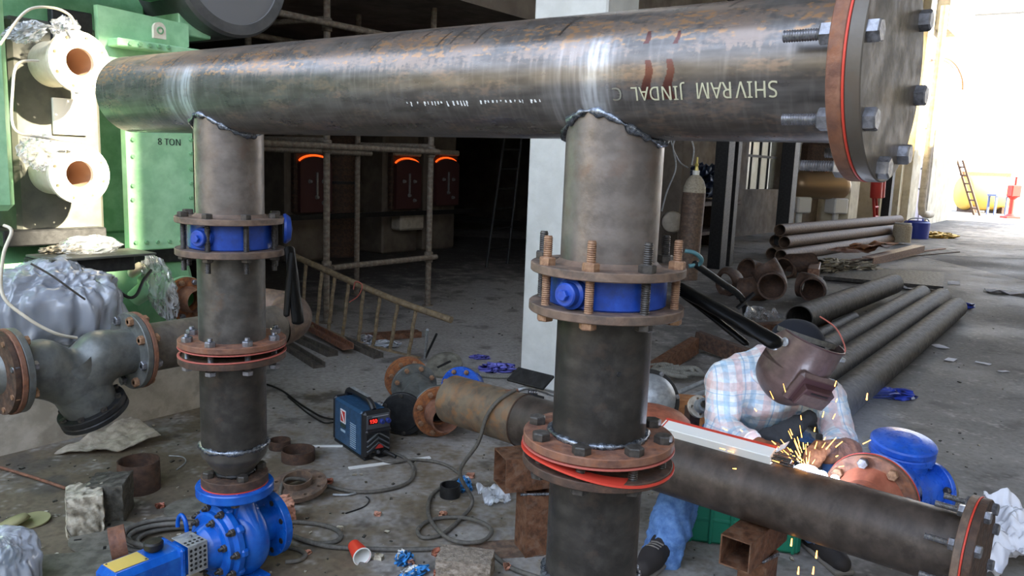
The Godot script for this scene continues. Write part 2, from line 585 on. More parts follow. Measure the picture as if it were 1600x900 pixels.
func materials() -> void:
	# metals
	rich("steel", ["4c4946", "5a5753", "686460"], C("6b5442", 0.6), 0.26, 3.0, 0.5, 0.5, 0.04, 1)
	rich("steel_dark", ["302e2b", "3b3835", "474440"], C("54443a", 0.55), 0.26, 3.5, 0.5, 0.45, 0.05, 2)
	rich("steel_stub", ["665f59", "746c66", "807872"], C("70584a", 0.6), 0.3, 3.2, 0.5, 0.4, 0.05, 4)
	rich("pipe_low", ["3b332e", "483f39", "564b44"], C("6a6058", 0.5), 0.3, 2.6, 0.58, 0.25, 0.06, 3)
	rich("pipe_rusty", ["5a5046", "6e6152", "796a58"], C("9a6a3e", 0.8), 0.4, 3.0, 0.7, 0.1, 0.06, 5)
	rich("rust", ["5f4034", "75503f", "86604c"], C("8d5634", 0.7), 0.36, 5.0, 0.85, 0.0, 0.12, 6)
	rich("rust_orange", ["7a4a30", "925a35", "a56a3e"], C("5d4535", 0.7), 0.4, 6.0, 0.88, 0.0, 0.14, 8)
	rich("rust_plate", ["5b4a40", "6f5a4c", "7f6a5a"], C("49443f", 0.8), 0.45, 4.0, 0.75, 0.1, 0.08, 10)
	rich("rust_dark", ["3b2b23", "4c372b", "5b4334"], C("352d28", 0.7), 0.4, 5.0, 0.85, 0.0, 0.12, 11)
	rich("tube_rust", ["54392a", "6d4a36", "7d5a44"], C("8a7465", 0.5), 0.36, 5.0, 0.6, 0.2, 0.06, 12)
	rich("blind", ["57514a", "5c564e", "625b53"], C("5f4f41", 0.6), 0.3, 2.0, 0.55, 0.3, 0.04, 13)
	rich("bolt_steel", ["6f6e70", "85858a", "99999f"], C("6d5a4a", 0.4), 0.0, 14.0, 0.42, 0.7, 0.02, 14)
	rich("bolt_dark", ["37332f", "45413d", "544f4a"], C("4d3a2e", 0.6), 0.0, 14.0, 0.55, 0.4, 0.02, 15)
	rich("bolt_rust", ["74533f", "8c6a50", "a07d60"], C("5b4a40", 0.6), 0.0, 14.0, 0.75, 0.15, 0.03, 16)
	rich("weld", ["4f5258", "7e848d", "aeb4bd"], C("2e2d30", 0.8), 0.45, 18.0, 0.35, 0.8, 0.08, 17)
	rich("cast_grey", ["5a5c5a", "686a67", "737571"], C("54504a", 0.5), 0.35, 4.0, 0.45, 0.25, 0.04, 18)
	rich("galv", ["8d9092", "a0a3a5", "b0b3b5"], C("74706a", 0.5), 0.0, 6.0, 0.5, 0.4, 0.03, 19)
	rich("scaffold", ["5b5349", "6f665a", "82786b"], C("5d4534", 0.8), 0.45, 5.0, 0.8, 0.1, 0.08, 20)
	rich("bamboo", ["5d4f3c", "74644e", "87765d"], C("8f7038", 0.7), 0.3, 6.0, 0.85, 0.0, 0.1, 21)
	rich("iron_black", ["161617", "1e1e1f", "272728"], C("3b332c", 0.6), 0.0, 5.0, 0.65, 0.1, 0.05, 22)
	rich("oxide_red", ["8f5340", "a4614b", "b16d55"], C("7b4a38", 0.6), 0.35, 4.0, 0.45, 0.1, 0.05, 23)
	rich("old_pipe", ["4c463f", "5a534b", "676058"], C("766a5c", 0.6), 0.4, 3.0, 0.75, 0.1, 0.06, 24)
	rich("black_pipe", ["282623", "322f2c", "3e3a37"], C("7b7670", 0.5), 0.2, 3.0, 0.75, 0.05, 0.05, 26, 0.0, 0.35)
	# paints
	rich("pump_blue", ["0d4ca6", "1257b4", "1c64c0"], C("2a4a86", 0.6), 0.2, 3.0, 0.28, 0.0, 0.03, 30)
	rich("valve_blue", ["163a8c", "1b429c", "224caa"], C("26386e", 0.7), 0.3, 5.0, 0.42, 0.0, 0.03, 31)
	rich("strainer_blue", ["184aa8", "1f54ba", "2a61c8"], C("3b5690", 0.7), 0.25, 4.0, 0.35, 0.0, 0.03, 32)
	rich("green_paint", ["98cf9f", "a4d9aa", "b0e2b5"], C("90c297", 0.6), 0.3, 1.5, 0.42, 0.0, 0.02, 33)
	rich("green_deep", ["6ba073", "78ad7f", "85b98b"], C("557d5b", 0.5), 0.0, 1.5, 0.45, 0.0, 0.02, 34)
	rich("cream", ["ddd2bc", "e6dcc8", "efe7d5"], C("c9b99d", 0.5), 0.25, 3.0, 0.55, 0.0, 0.03, 35)
	rich("machine_grey", ["4c4d48", "57584f", "605f57"], C("494a43", 0.5), 0.3, 1.2, 0.6, 0.1, 0.03, 36)
	rich("drum_grey", ["4a4a4b", "535354", "5b5b5b"], C("474443", 0.5), 0.3, 1.5, 0.5, 0.1, 0.03, 37)
	mat("red_gasket", C("c8402f"), 0.55)
	mat("red_gasket_pale", C("a9594d"), 0.6)
	mat("rubber", C("161514"), 0.55)
	mat("black_wrap", C("0a0a0a"), 0.42).metallic_specular = 0.25
	rich("cable", ["4b4843", "5a5650", "68635b"], C("625b50", 0.6), 0.0, 9.0, 0.8, 0.0, 0.03, 40)
	mat("black_plastic", C("1c1d20"), 0.45)
	rich("welder_blue", ["25435f", "2b4b69", "315273"], C("2a4459", 0.4), 0.0, 6.0, 0.4, 0.0, 0.01, 41)
	mat("digit_red", C("ff3a30"), 0.4).emission_enabled = true
	M.digit_red.emission = C("ff2a20")
	M.digit_red.emission_energy_multiplier = 2.2
	mat("white_print", C("dfe2e2"), 0.6)
	mat("knob_blue", C("26367e"), 0.4)
	mat("brass_plate", C("cdbd6e"), 0.35, 0.6)
	# mineral
	floor_material()
	rich("pillar_white", ["bfc0bb", "c6c7c2", "cdcec9"], C("bdbdb6", 0.6), 0.28, 0.8, 0.9, 0.0, 0.15, 51)
	rich("plinth_grey", ["a89f90", "b8afa0", "c5bcae"], C("8f8678", 0.7), 0.34, 1.1, 0.92, 0.0, 0.2, 52)
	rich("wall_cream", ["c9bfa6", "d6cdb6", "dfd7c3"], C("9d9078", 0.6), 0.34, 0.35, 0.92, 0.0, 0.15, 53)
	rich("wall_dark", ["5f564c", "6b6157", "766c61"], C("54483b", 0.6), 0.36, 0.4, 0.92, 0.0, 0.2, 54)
	rich("roof_sheet", ["6a6863", "767470", "82807b"], C("5d564d", 0.6), 0.0, 0.4, 0.8, 0.1, 0.1, 55)
	rich("brick_grey", ["7b7064", "8d8174", "9d9184"], C("5f564d", 0.8), 0.36, 8.0, 0.95, 0.0, 0.4, 56)
	rich("brick_pink", ["b98069", "c88f77", "d49d86"], C("a5705c", 0.6), 0.0, 8.0, 0.95, 0.0, 0.3, 57)
	rich("stone_pale", ["a09684", "b3aa97", "c1b9a7"], C("7a7164", 0.8), 0.36, 9.0, 0.95, 0.0, 0.15, 58)
	rich("stone_dark", ["45423a", "524e45", "5d594f"], C("37342e", 0.6), 0.36, 9.0, 0.95, 0.0, 0.15, 59)
	rich("plate_dusty", ["5b574c", "69655a", "757166"], C("4a463e", 0.6), 0.35, 3.0, 0.85, 0.0, 0.08, 60)
	rich("canvas", ["a3988a", "b5aa9a", "c4baab"], C("857a6b", 0.7), 0.36, 3.0, 0.95, 0.0, 0.25, 61)
	rich("cardboard", ["8d5a33", "9c673c", "a87245"], C("7a4d2c", 0.5), 0.0, 3.0, 0.85, 0.0, 0.06, 62)
	rich("rope", ["66645c", "7a7870", "8b8980"], C("55534b", 0.6), 0.0, 30.0, 0.95, 0.0, 0.3, 63)
	# soft and clear
	var pl := mat("plastic_film", Color(0.95, 0.96, 0.98, 0.28), 0.14)
	pl.transparency = BaseMaterial3D.TRANSPARENCY_ALPHA
	pl.metallic_specular = 0.75
	pl = mat("plastic_milky", Color(0.9, 0.92, 0.95, 0.42), 0.16)
	pl.transparency = BaseMaterial3D.TRANSPARENCY_ALPHA
	pl.metallic_specular = 0.75
	pl = mat("plastic_sheen", Color(0.68, 0.7, 0.74, 0.72), 0.32)
	pl.transparency = BaseMaterial3D.TRANSPARENCY_ALPHA
	pl.metallic_specular = 0.8
	pl.clearcoat_enabled = true
	pl.clearcoat = 1.0
	pl.clearcoat_roughness = 0.12
	mat("olive_disc", C("8f8a62"), 0.7)
	mat("bore_tan", C("9a7c66"), 0.8)
	mat("drum_end", C("77777a"), 0.5)
	mat("white_paper", C("e4e4ea"), 0.85)
	mat("white_gloss", C("e9e9e6"), 0.4)
	mat("sky_wrapper", C("3f8fd6"), 0.4)
	mat("blue_litter", C("6c6cc0"), 0.6)
	mat("cup_red", C("d8402c"), 0.45)
	mat("cup_print", C("5a3320"), 0.5)
	mat("crate_green", C("12745a"), 0.5)
	mat("skin", C("7a4b33"), 0.6)
	rich("denim", ["4a6fa8", "5a82bb", "6f95ca"], C("35507c", 0.6), 0.0, 7.0, 0.95, 0.0, 0.1, 70)
	rich("glove", ["6b4028", "7f4f32", "90603f"], C("52311f", 0.6), 0.0, 10.0, 0.9, 0.0, 0.15, 71)
	rich("helmet", ["4e3f3c", "594845", "63514d"], C("453a38", 0.6), 0.0, 5.0, 0.4, 0.05, 0.03, 72)
	mat("helmet_trim", C("40292a"), 0.45)
	mat("navy_cloth", C("14161f"), 0.95)
	mat("dark_cloth", C("2a2b2e"), 0.95)
	mat("shoe", C("2b2727"), 0.8)
	mat("grey_sole", C("77726c"), 0.9)
	mat("red_paint", C("b3322c"), 0.5)
	mat("drum_blue", C("22389c"), 0.45)
	mat("door_lilac", C("b9b3c9"), 0.5)
	mat("door_blue", C("3a4a9c"), 0.5)
	mat("tank_yellow", C("d8b45a"), 0.6)
	mat("table_blue", C("5a6a94"), 0.6)
	mat("teal_paint", C("5f8f98"), 0.5)
	mat("arc_core", C("ffffff"), 0.5).emission_enabled = true
	M.arc_core.emission = Color(0.85, 0.9, 1.0)
	M.arc_core.emission_energy_multiplier = 22.0
	mat("spark", C("ffb347"), 0.5).emission_enabled = true
	M.spark.emission = Color(1.0, 0.66, 0.28)
	M.spark.emission_energy_multiplier = 6.0
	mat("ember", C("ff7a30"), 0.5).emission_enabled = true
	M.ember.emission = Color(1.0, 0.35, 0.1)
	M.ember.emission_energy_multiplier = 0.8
	mat("lettering", C("b9b69a"), 0.8)
	mat("lettering_dark", C("2c3a33"), 0.7)
	var gl := mat("glass", Color(0.9, 0.93, 0.9, 0.12), 0.1)
	gl.transparency = BaseMaterial3D.TRANSPARENCY_ALPHA
	M["shirt"] = shirt_material()

func shirt_material() -> StandardMaterial3D:
	var im := Image.create_empty(256, 256, false, Image.FORMAT_RGB8)
	var f := noise(80, 0.03, 3)
	for y in 256:
		for x in 256:
			var c := C("eef1f4")
			var px := fmod(x, 128.0)
			var py := fmod(y, 128.0)
			if px > 8 and px < 34: c = c.lerp(C("9cc3e0"), 0.55)
			if py > 10 and py < 30: c = c.lerp(C("9cc0de"), 0.5)
			if px > 66 and px < 98: c = c.lerp(C("eec9c8"), 0.6)
			if py > 60 and py < 96: c = c.lerp(C("e4bcb6"), 0.45)
			if px > 108 and px < 114: c = c.lerp(C("86b0d6"), 0.6)
			if py > 110 and py < 115: c = c.lerp(C("8db6da"), 0.5)
			c = c * (0.95 + 0.1 * f.get_noise_2d(x, y))
			im.set_pixel(x, y, c)
	var m := mat("shirt", Color.WHITE, 0.95)
	m.albedo_texture = ImageTexture.create_from_image(im)
	m.uv1_triplanar = true
	m.uv1_scale = Vector3.ONE * 4.2
	m.uv1_triplanar_sharpness = 4.0
	return m

func floor_material() -> void:
	# 16 m square of concrete: trowelled grey, soil trodden in by the machine, darker in the boiler bay, oil, cement splashes
	var n := 1024
	var im := Image.create_empty(n, n, false, Image.FORMAT_RGB8)
	var big := noise(301, 0.9, 4)
	var mid := noise(302, 4.0, 4)
	var fine := noise(303, 26.0, 3)
	var grey := C("908c88")
	var pale := C("a6a29d")
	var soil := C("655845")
	var floor_dark := C("3b3938")  # dark tone laid over the bay floor and by the elbows
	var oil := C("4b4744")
	for j in n:
		var z := -16.0 + 16.0 * j / n          # world z from -16 to 0
		for i in n:
			var x := -8.0 + 16.0 * i / n
			var b := big.get_noise_2d(x, z)
			var m := mid.get_noise_2d(x, z)
			var f := fine.get_noise_2d(x, z)
			var c := grey.lerp(pale, clampf(0.35 + b * 0.7 + m * 0.5, 0, 1))
			var d := 1.35 - Vector2(x + 1.75, (z + 3.0) * 1.15).length() * 0.75 + b * 0.9 + m * 0.7 + f * 0.5
			if d > 0.0: c = c.lerp(soil, clampf(d * 1.6, 0, 0.85))
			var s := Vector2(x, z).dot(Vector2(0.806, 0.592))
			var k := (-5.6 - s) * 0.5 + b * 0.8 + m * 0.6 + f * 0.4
			if k > 0.0: c = c.lerp(floor_dark, clampf(k * 0.9, 0, 0.85))
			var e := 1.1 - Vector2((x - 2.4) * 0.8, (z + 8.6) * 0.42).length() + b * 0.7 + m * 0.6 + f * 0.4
			if e > 0.0: c = c.lerp(floor_dark, clampf(e * 1.3, 0, 0.75))
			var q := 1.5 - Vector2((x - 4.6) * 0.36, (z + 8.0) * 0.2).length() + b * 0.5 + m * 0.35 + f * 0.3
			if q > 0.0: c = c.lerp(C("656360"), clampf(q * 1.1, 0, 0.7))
			var o := mid.get_noise_2d(x * 0.45 + 31.0, z * 0.45) + f * 0.25
			if o > 0.3: c = c.lerp(oil, clampf((o - 0.3) * 3.0, 0, 0.6))
			if m + f * 0.9 < -0.62: c = c.lerp(C("b9b5ae"), 0.6)
			c = c * (1.0 + 0.16 * f)
			im.set_pixel(i, j, c)
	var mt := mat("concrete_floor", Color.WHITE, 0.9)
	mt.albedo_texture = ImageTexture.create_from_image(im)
	mt.roughness_texture = nt(7, 0.02, [[0.2, Color(0.7, 0.7, 0.7)], [0.8, Color(1, 1, 1)]], 4)
	mt.detail_enabled = true
	mt.detail_blend_mode = BaseMaterial3D.BLEND_MODE_MUL
	mt.detail_uv_layer = BaseMaterial3D.DETAIL_UV_2
	mt.uv2_triplanar = true
	mt.uv2_world_triplanar = true
	mt.uv2_scale = Vector3.ONE * 1.3
	mt.detail_albedo = nt(311, 0.03, [[0.2, C("dedad6")], [0.5, C("ffffff")], [0.8, C("ece9e6")]], 6)
	mt.heightmap_enabled = true
	mt.heightmap_scale = 0.2
	mt.heightmap_texture = mt.detail_albedo

func slab(nm: String, s0: float, s1: float, y0: float, y1: float, t0: float, t1: float, m: Material) -> MeshInstance3D:
	return struct(nm, MB.new().box(Vector3(t1 - t0, y1 - y0, s1 - s0)).done(), m, bt((s0 + s1) / 2, (y0 + y1) / 2, (t0 + t1) / 2))

func hall() -> void:
	var fm := MB.new()
	var fc := [B(-30, 0, -20), B(-30, 0, 75), B(30, 0, 75), B(30, 0, -20)]
	for q in fc: fm.vert(q, Vector3.UP, Vector2((q.x + 8.0) / 16.0, (q.z + 16.0) / 16.0))
	fm.tri(0, 1, 2); fm.tri(0, 2, 3)
	for k in 4:
		var a: Vector3 = fc[k]
		var b: Vector3 = fc[(k + 1) % 4]
		fm.quad(a, b, b - Vector3(0, 0.3, 0), a - Vector3(0, 0.3, 0))
	fm.quad(fc[0] - Vector3(0, 0.3, 0), fc[1] - Vector3(0, 0.3, 0), fc[2] - Vector3(0, 0.3, 0), fc[3] - Vector3(0, 0.3, 0), Vector3.DOWN)
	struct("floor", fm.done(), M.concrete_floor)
	slab("wall_added_lintel", -5.4, -5.1, 3.0, 8, 2.7, 11.1, M.wall_dark)  # lintel added to hold daylight out of the boiler bay
	slab("ceiling_added", -17, -5.4, 3.0, 3.2, 2.7, 17.0, M.wall_dark)  # slab added over the bay to darken it
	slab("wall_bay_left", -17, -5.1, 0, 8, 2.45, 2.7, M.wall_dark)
	slab("ceiling", -17.4, 6.4, 8.0, 8.2, -1.5, 26, M.roof_sheet)
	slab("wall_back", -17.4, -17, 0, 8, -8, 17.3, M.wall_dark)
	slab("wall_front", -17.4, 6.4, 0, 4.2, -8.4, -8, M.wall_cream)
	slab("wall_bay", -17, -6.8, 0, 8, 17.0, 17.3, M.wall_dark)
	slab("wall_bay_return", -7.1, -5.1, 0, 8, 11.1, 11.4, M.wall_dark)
	# back wall of the far bay with a barred window
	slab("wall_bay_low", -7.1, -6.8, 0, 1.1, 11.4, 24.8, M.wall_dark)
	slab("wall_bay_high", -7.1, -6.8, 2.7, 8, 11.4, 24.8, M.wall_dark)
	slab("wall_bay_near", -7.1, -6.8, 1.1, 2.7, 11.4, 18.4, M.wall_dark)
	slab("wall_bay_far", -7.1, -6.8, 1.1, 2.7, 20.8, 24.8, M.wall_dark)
	slab("wall_bay_end", -6.8, -5.1, 0, 8, 24.4, 24.8, M.wall_cream)
	var wn := struct("window_1", MB.new().box(Vector3(2.4, 0.06, 0.06)).box(Vector3(0.06, 1.6, 0.06)).box(Vector3(0.04, 1.6, 0.05), Transform3D(Basis(), Vector3(-0.6, 0, 0))).box(Vector3(0.04, 1.6, 0.05), Transform3D(Basis(), Vector3(0.6, 0, 0))).done(), M.iron_black, bt(-6.95, 1.9, 19.6))
	for k in 8:
		part(wn, "pane", MB.new().box(Vector3(0.56, 0.76, 0.006)).done(), M.glass, Transform3D(Basis(), Vector3(-0.9 + 0.6 * (k % 4), -0.4 if k < 4 else 0.4, 0)))
	slab("wall_outside", -10.6, -10.3, 0, 4.5, 17.6, 30, M.wall_cream)
	# aisle side, out of view: wall shaped for the sun, opening lights the machine, far length shades the yard wall
	var so := 6.0
	slab("wall_side", so, so + 0.3, 0, 6.3, -8, 36.5, M.wall_cream)
	slab("wall_side_near", so, so + 0.3, 6.3, 8, -1.5, 3.16, M.wall_cream)
	slab("wall_side_far", so, so + 0.3, 6.3, 8, 4.26, 36.5, M.wall_cream)
	slab("wall_side_top", so, so + 0.3, 7.5, 8, 3.16, 4.26, M.wall_cream)
	slab("wall_side_post", so, so + 0.3, 6.3, 7.5, 3.5, 3.74, M.wall_cream)
	# long wall beyond the bays with the lilac door
	slab("wall_right", -5.1, -4.7, 0, 8, 24.8, 27.6, M.wall_cream)
	slab("wall_right_above", -5.1, -4.7, 3.1, 8, 27.6, 29.6, M.wall_cream)
	slab("wall_right_far", -5.1, -4.7, 0, 8, 29.6, 34.4, M.wall_cream)
	slab("wall_end", -12, -4.7, 0, 8, 34.4, 34.8, M.wall_cream)
	var d := slab("door_1", -4.86, -4.78, 0.02, 2.6, 27.7, 29.5, M.door_lilac)
	for x in [-0.86, 0.0, 0.86]:
		part(d, "stile", MB.new().box(Vector3(0.1, 2.58, 0.05)).done(), M.door_blue if x > 0.5 else M.door_lilac, Transform3D(Basis(), Vector3(x, 0, 0.05)))
	part(d, "transom", MB.new().box(Vector3(1.8, 0.42, 0.06)).done(), M.white_gloss, Transform3D(Basis(), Vector3(0, 1.52, 0.02)))
	part(d, "handle", MB.new().tube(spline([Vector3(-0.6, -0.1, 0.05), Vector3(-0.6, -0.1, 0.16), Vector3(-0.6, 0.5, 0.16), Vector3(-0.6, 0.5, 0.05)], 6), 0.025).done(), M.galv)
	# pillar
	var pc: Vector3 = B(-2.81, 0, 4.52)
	var pil := struct("pillar_concrete", MB.new().box(Vector3(0.4, 8, 0.54), Transform3D(), 0.012).done(), M.pillar_white, Transform3D(Basis(EW, Vector3.UP, EU), pc + Vector3(0, 4, 0)))
	# plinth under the machine
	slab("plinth", -9.0, -4.15, 0, 0.33, -6, 2.7, M.plinth_grey)
	# floor seam strips: a worn strip of cement along the bay line
	# steel posts of the far bay
	for q in [[-4.75, 11.85, 0.26], [-4.75, 12.3, 0.16], [-4.75, 15.0, 0.3]]:
		var m := MB.new()
		m.box(Vector3(q[2], 8.0, q[2] * 0.8), Transform3D(Basis(), Vector3(0, 4, 0)), 0.01)
		struct("post_steel", m.done(), M.iron_black, bt(q[0], 0, q[1]))
	slab("trim_2", -4.7, -4.35, Vector3(13.098, 5.938, -25.266).y, 8.6, Vector3(12.556, 6.022, -24.529).dot(EW), Vector3(13.543, 6.281, -25.872).dot(EW), M.roof_sheet)
	slab("pier_near", -5.3, -4.7, 0, 8, 19.4, 20.2, M.wall_cream)
	slab("trim_1", -4.72, -4.5, 0, 8, 25.2, 25.8, M.wall_cream)
	slab("post_dark", -4.8, -4.6, 0, 8, 23.2, 23.5, M.iron_black)

const HX := Vector3(0.80592, 0, 0.59202)
const HZ := Vector3(-0.59202, 0, 0.80592)
const HA := Vector3(-0.951, 1.697, -2.657)     # header axis over the left column
const COL_L := Vector3(-0.951, 0, -2.657)
const COL_R := Vector3(0.217, 0, -1.799)
const HR := 0.1365
const BR := 0.1095

func header_texture() -> ImageTexture:
	# u runs along the pipe (x from -0.6 to 1.97), v once round it from the crown towards the camera
	var w := 1400
	var h := 460
	var im := Image.create_empty(w, h, false, Image.FORMAT_RGB8)
	var n1 := noise(101, 1.0, 5)
	var n2 := noise(102, 1.0, 3)
	var n3 := noise(103, 1.0, 4)
	var steel := C("6a6663")
	var steel2 := C("504c49")
	var pale := C("918c8a")
	var brown := C("877568")
	var orange := C("a57c55")
	var dark := C("352f2b")
	for y in h:
		var ph := 360.0 * y / h
		var top := ph if ph < 180 else ph - 360.0      # degrees from the crown
		for x in w:
			var px := -0.6 + 2.57 * x / w
			var a := n1.get_noise_2d(px * 9.0, y * 0.05)
			var st := n2.get_noise_2d(px * 60.0, y * 0.012)          # marks round the pipe
			var ln := n2.get_noise_2d(px * 3.0 + 40.0, y * 0.16)      # drawn marks along it
			var c := steel.lerp(steel2, clampf(0.45 + a * 0.9 + ln * 0.35, 0, 1))
			c = c.lerp(pale, clampf(st * 0.5 - 0.02, 0, 0.3))
			var r := n3.get_noise_2d(px * 4.0, y * 0.022) + n1.get_noise_2d(px * 40.0 + 9, y * 0.2) * 0.5
			if top > -75 and top < 78 + 10.0 * st: r += 0.2
			else: r -= 0.16
			if r > 0.02: c = c.lerp(brown, clampf(r * 1.9, 0, 0.75))
			# orange rust flecks in a band along the shoulder
			var band := absf(top - 60.0 + px * 4.0)
			var fl := n1.get_noise_2d(px * 30.0 + 70, y * 0.12 + 7) + n3.get_noise_2d(px * 7.0 + 3, 5.0) * 0.4
			if band < 16 and fl > 0.16: c = c.lerp(orange, clampf((fl - 0.16) * 4.0, 0, 0.75))
			# loose grinding scratches, slanting round the shoulder
			if top > -30 and top < 58:
				var sl := px * 26.0 + top * 0.02
				var cell := floorf(sl)
				var hs := absf(sin(cell * 12.9898) * 43758.5453)
				hs -= floorf(hs)
				var mid := -20.0 + 70.0 * fmod(hs * 7.0, 1.0)
				if hs > 0.55 and absf(sl - cell - 0.5) < 0.09 and absf(top - mid) < 15.0:
					c = c.lerp(dark, 0.65)
			# bare ground steel beside the two branch welds
			for xb in [1.47, -0.03]:
				var dx: float = px - xb - (0.0 if top < 90 else (top - 90.0) * -0.0004)
				var g: float = exp(-dx * dx / 0.0012) + 0.55 * exp(-(dx + 0.085) * (dx + 0.085) / 0.0015) * (1.0 if xb < 0 else 0.5)
				if top > 55 and top < 150:
					var kk := clampf((top - 55.0) / 20.0, 0, 1) * clampf((150.0 - top) / 12.0, 0, 1)
					c = c.lerp(C("c3c7cd"), clampf(g * kk * (0.85 + 0.7 * st + 0.4 * a), 0, 0.85))
			# runs of red-brown paint
			for q in [[1.588, 84.0, 116.0, 0.011], [1.634, 84.0, 116.0, 0.011], [1.576, 58.0, 70.0, 0.006], [1.64, 60.0, 72.0, 0.005]]:
				if top > q[1] and top < q[2] and absf(px - q[0] - 0.004 * sin(top * 0.22)) < q[3] * (0.55 + 0.5 * (top - q[1]) / (q[2] - q[1])):
					c = c.lerp(C("4f211a"), 0.8)
			im.set_pixel(x, y, c)
	return ImageTexture.create_from_image(im)

func saddle_y(z: float) -> float:
	return -sqrt(maxf(HR * HR - z * z, 0.0))

func bend_text(s: String, height: float, x_start: float, width: float, deg: float) -> ArrayMesh:
	# lettering stencilled upside down on the pipe: text runs towards -x, its top towards the pipe's underside
	var t := text_mesh(s, 0.045, 0.001)
	var src := t.get_mesh_arrays()
	var b: AABB = t.get_aabb()
	var m := MB.new()
	var vs: PackedVector3Array = src[Mesh.ARRAY_VERTEX]
	for p in vs:
		var a := deg_to_rad(deg) + (p.y - b.position.y) / b.size.y * height / HR
		var r := HR + 0.0012 + (0.0004 if p.z > 0 else -0.0004)
		m.vert(Vector3(x_start - (p.x - b.position.x) / b.size.x * width, cos(a) * r, sin(a) * r), Vector3(0, cos(a), sin(a)))
	var ids: PackedInt32Array = src[Mesh.ARRAY_INDEX] if src[Mesh.ARRAY_INDEX] != null else PackedInt32Array(range(vs.size()))
	for i in range(0, ids.size(), 3): m.tri(ids[i], ids[i + 1], ids[i + 2])
	return m.done()

func header() -> void:
	var hm := mat("header_steel", Color.WHITE, 0.38, 0.5)
	hm.albedo_texture = header_texture()
	hm.roughness_texture = nt(107, 0.02, [[0.2, Color(0.62, 0.62, 0.62)], [0.8, Color(1, 1, 1)]], 5)
	hm.metallic_specular = 0.6
	var root := thing("header_pipe", "long dark steel header pipe overhead with blind flange at right end", "pipe", Transform3D(Basis(HX, Vector3.UP, HZ), HA))
	# barrel
	var bar := MB.new()
	var x0 := -0.6
	var x1 := 1.97
	var seg := 96
	for k in seg + 1:
		var a := TAU * k / seg
		var nn := Vector3(0, cos(a), sin(a))
		bar.vert(nn * HR + Vector3(x0, 0, 0), nn, Vector2(0, float(k) / seg))
		bar.vert(nn * HR + Vector3(x1, 0, 0), nn, Vector2(1, float(k) / seg))
	for k in seg:
		bar.tri(2 * k, 2 * k + 1, 2 * k + 2)
		bar.tri(2 * k + 1, 2 * k + 3, 2 * k + 2)
	var tox := Transform3D(Basis(Vector3.UP, Vector3.RIGHT, Vector3.FORWARD), Vector3.ZERO)
	part(root, "barrel", bar.done(), hm)
	part(root, "barrel_end", MB.new().lathe([Vector2(0, x0 + 0.012), Vector2(HR - 0.008, x0 + 0.012), Vector2(HR - 0.008, x0), Vector2(HR, x0)], 48, tox).done(), M.steel_dark)
	# branches down to the valves
	for q in [[0.0, 1.29, 0.134, M.steel_stub], [1.449, 1.283, 0.35, M.steel_stub]]:
		var yb: float = q[1] - HA.y
		var bm := MB.new()
		var sg := 64
		for k in sg + 1:
			var a := TAU * k / sg
			var nn := Vector3(cos(a), 0, sin(a))
			bm.vert(Vector3(q[0] + BR * nn.x, saddle_y(BR * nn.z) + 0.004, BR * nn.z), nn)
			bm.vert(Vector3(q[0] + BR * nn.x, yb, BR * nn.z), nn)
		for k in sg:
			bm.tri(2 * k, 2 * k + 1, 2 * k + 2)
			bm.tri(2 * k + 1, 2 * k + 3, 2 * k + 2)
		var br := part(root, "branch", bm.done(), q[3])
		# weld bead, lumpy
		var pts := []
		for k in 161:
			var a := TAU * k / 160
			pts.append(Vector3(q[0] + (BR + 0.002) * cos(a), saddle_y((BR + 0.002) * sin(a)) - 0.003, (BR + 0.002) * sin(a)))
		var wb := MB.new().tube(pts, 0.008, 8, true)
		for i in wb.v.size():
			var k2 := i / 9
			wb.v[i] += wb.n[i] * 0.003 * (sin(k2 * 1.3) * 0.5 + sin(k2 * 0.37 + q[0]) + sin(k2 * 0.73))
		part(br, "weld_bead", wb.done(), M.weld)
		# its flange, with slag on the fillet
		part(root, "branch_flange", MB.new().lathe(flange_prof(0.176, 0.1, 0.02), 72).done(), M.rust_plate, Transform3D(Basis(), Vector3(q[0], yb - 0.02, 0)))
		var fil := MB.new().lathe([Vector2(BR + 0.012, 0.0), Vector2(BR + 0.004, 0.006), Vector2(BR - 0.001, 0.012)], 48)
		part(br, "weld_fillet", fil.done(), M.rust_plate, Transform3D(Basis(), Vector3(q[0], yb, 0)))
	# end flange, gasket, blind plate and its bolts
	var fx := Transform3D(Basis(Vector3.UP, deg_to_rad(-2.0)), Vector3(2.01, 0, 0)) * tox
	var fr := 0.206
	part(root, "end_flange", MB.new().lathe(flange_prof(fr, HR - 0.004, 0.026), 96, Transform3D(Basis(), Vector3(0, -0.056, 0))).done(), M.rust, fx)
	part(root, "gasket", MB.new().lathe(flange_prof(fr + 0.0005, HR, 0.004), 96, Transform3D(Basis(), Vector3(0, -0.03, 0))).done(), M.red_gasket, fx)
	part(root, "blind_plate", MB.new().lathe([Vector2(0, -0.026), Vector2(fr - 0.002, -0.026), Vector2(fr, -0.024), Vector2(fr, -0.002), Vector2(fr - 0.002, 0), Vector2(0, 0)], 96).done(), M.blind, fx)
	var sm := MB.new().add(rod(0.0105, -0.138, 0.0, 0.0045))
	sm.add(hexm(0.0205, 0.02))
	sm.add(hexm(0.0205, 0.02, Transform3D(Basis(Vector3.RIGHT, PI), Vector3(0, -0.056, 0))))
	var smm := sm.done()
	for k in 8:
		var a := deg_to_rad(34.0 + 45.0 * k)
		part(root, "bolt", smm, M.bolt_steel, fx * Transform3D(Basis(Vector3.UP, k * 0.7), Vector3(cos(a), 0, -sin(a)) * 0.183))
	# stencilled lettering, upside down
	part(root, "painted_lettering", bend_text("SHIV", 0.03, 1.846, 0.078, 104.0), M.lettering)
	part(root, "painted_lettering", bend_text("RAM", 0.03, 1.76, 0.068, 104.0), M.lettering)
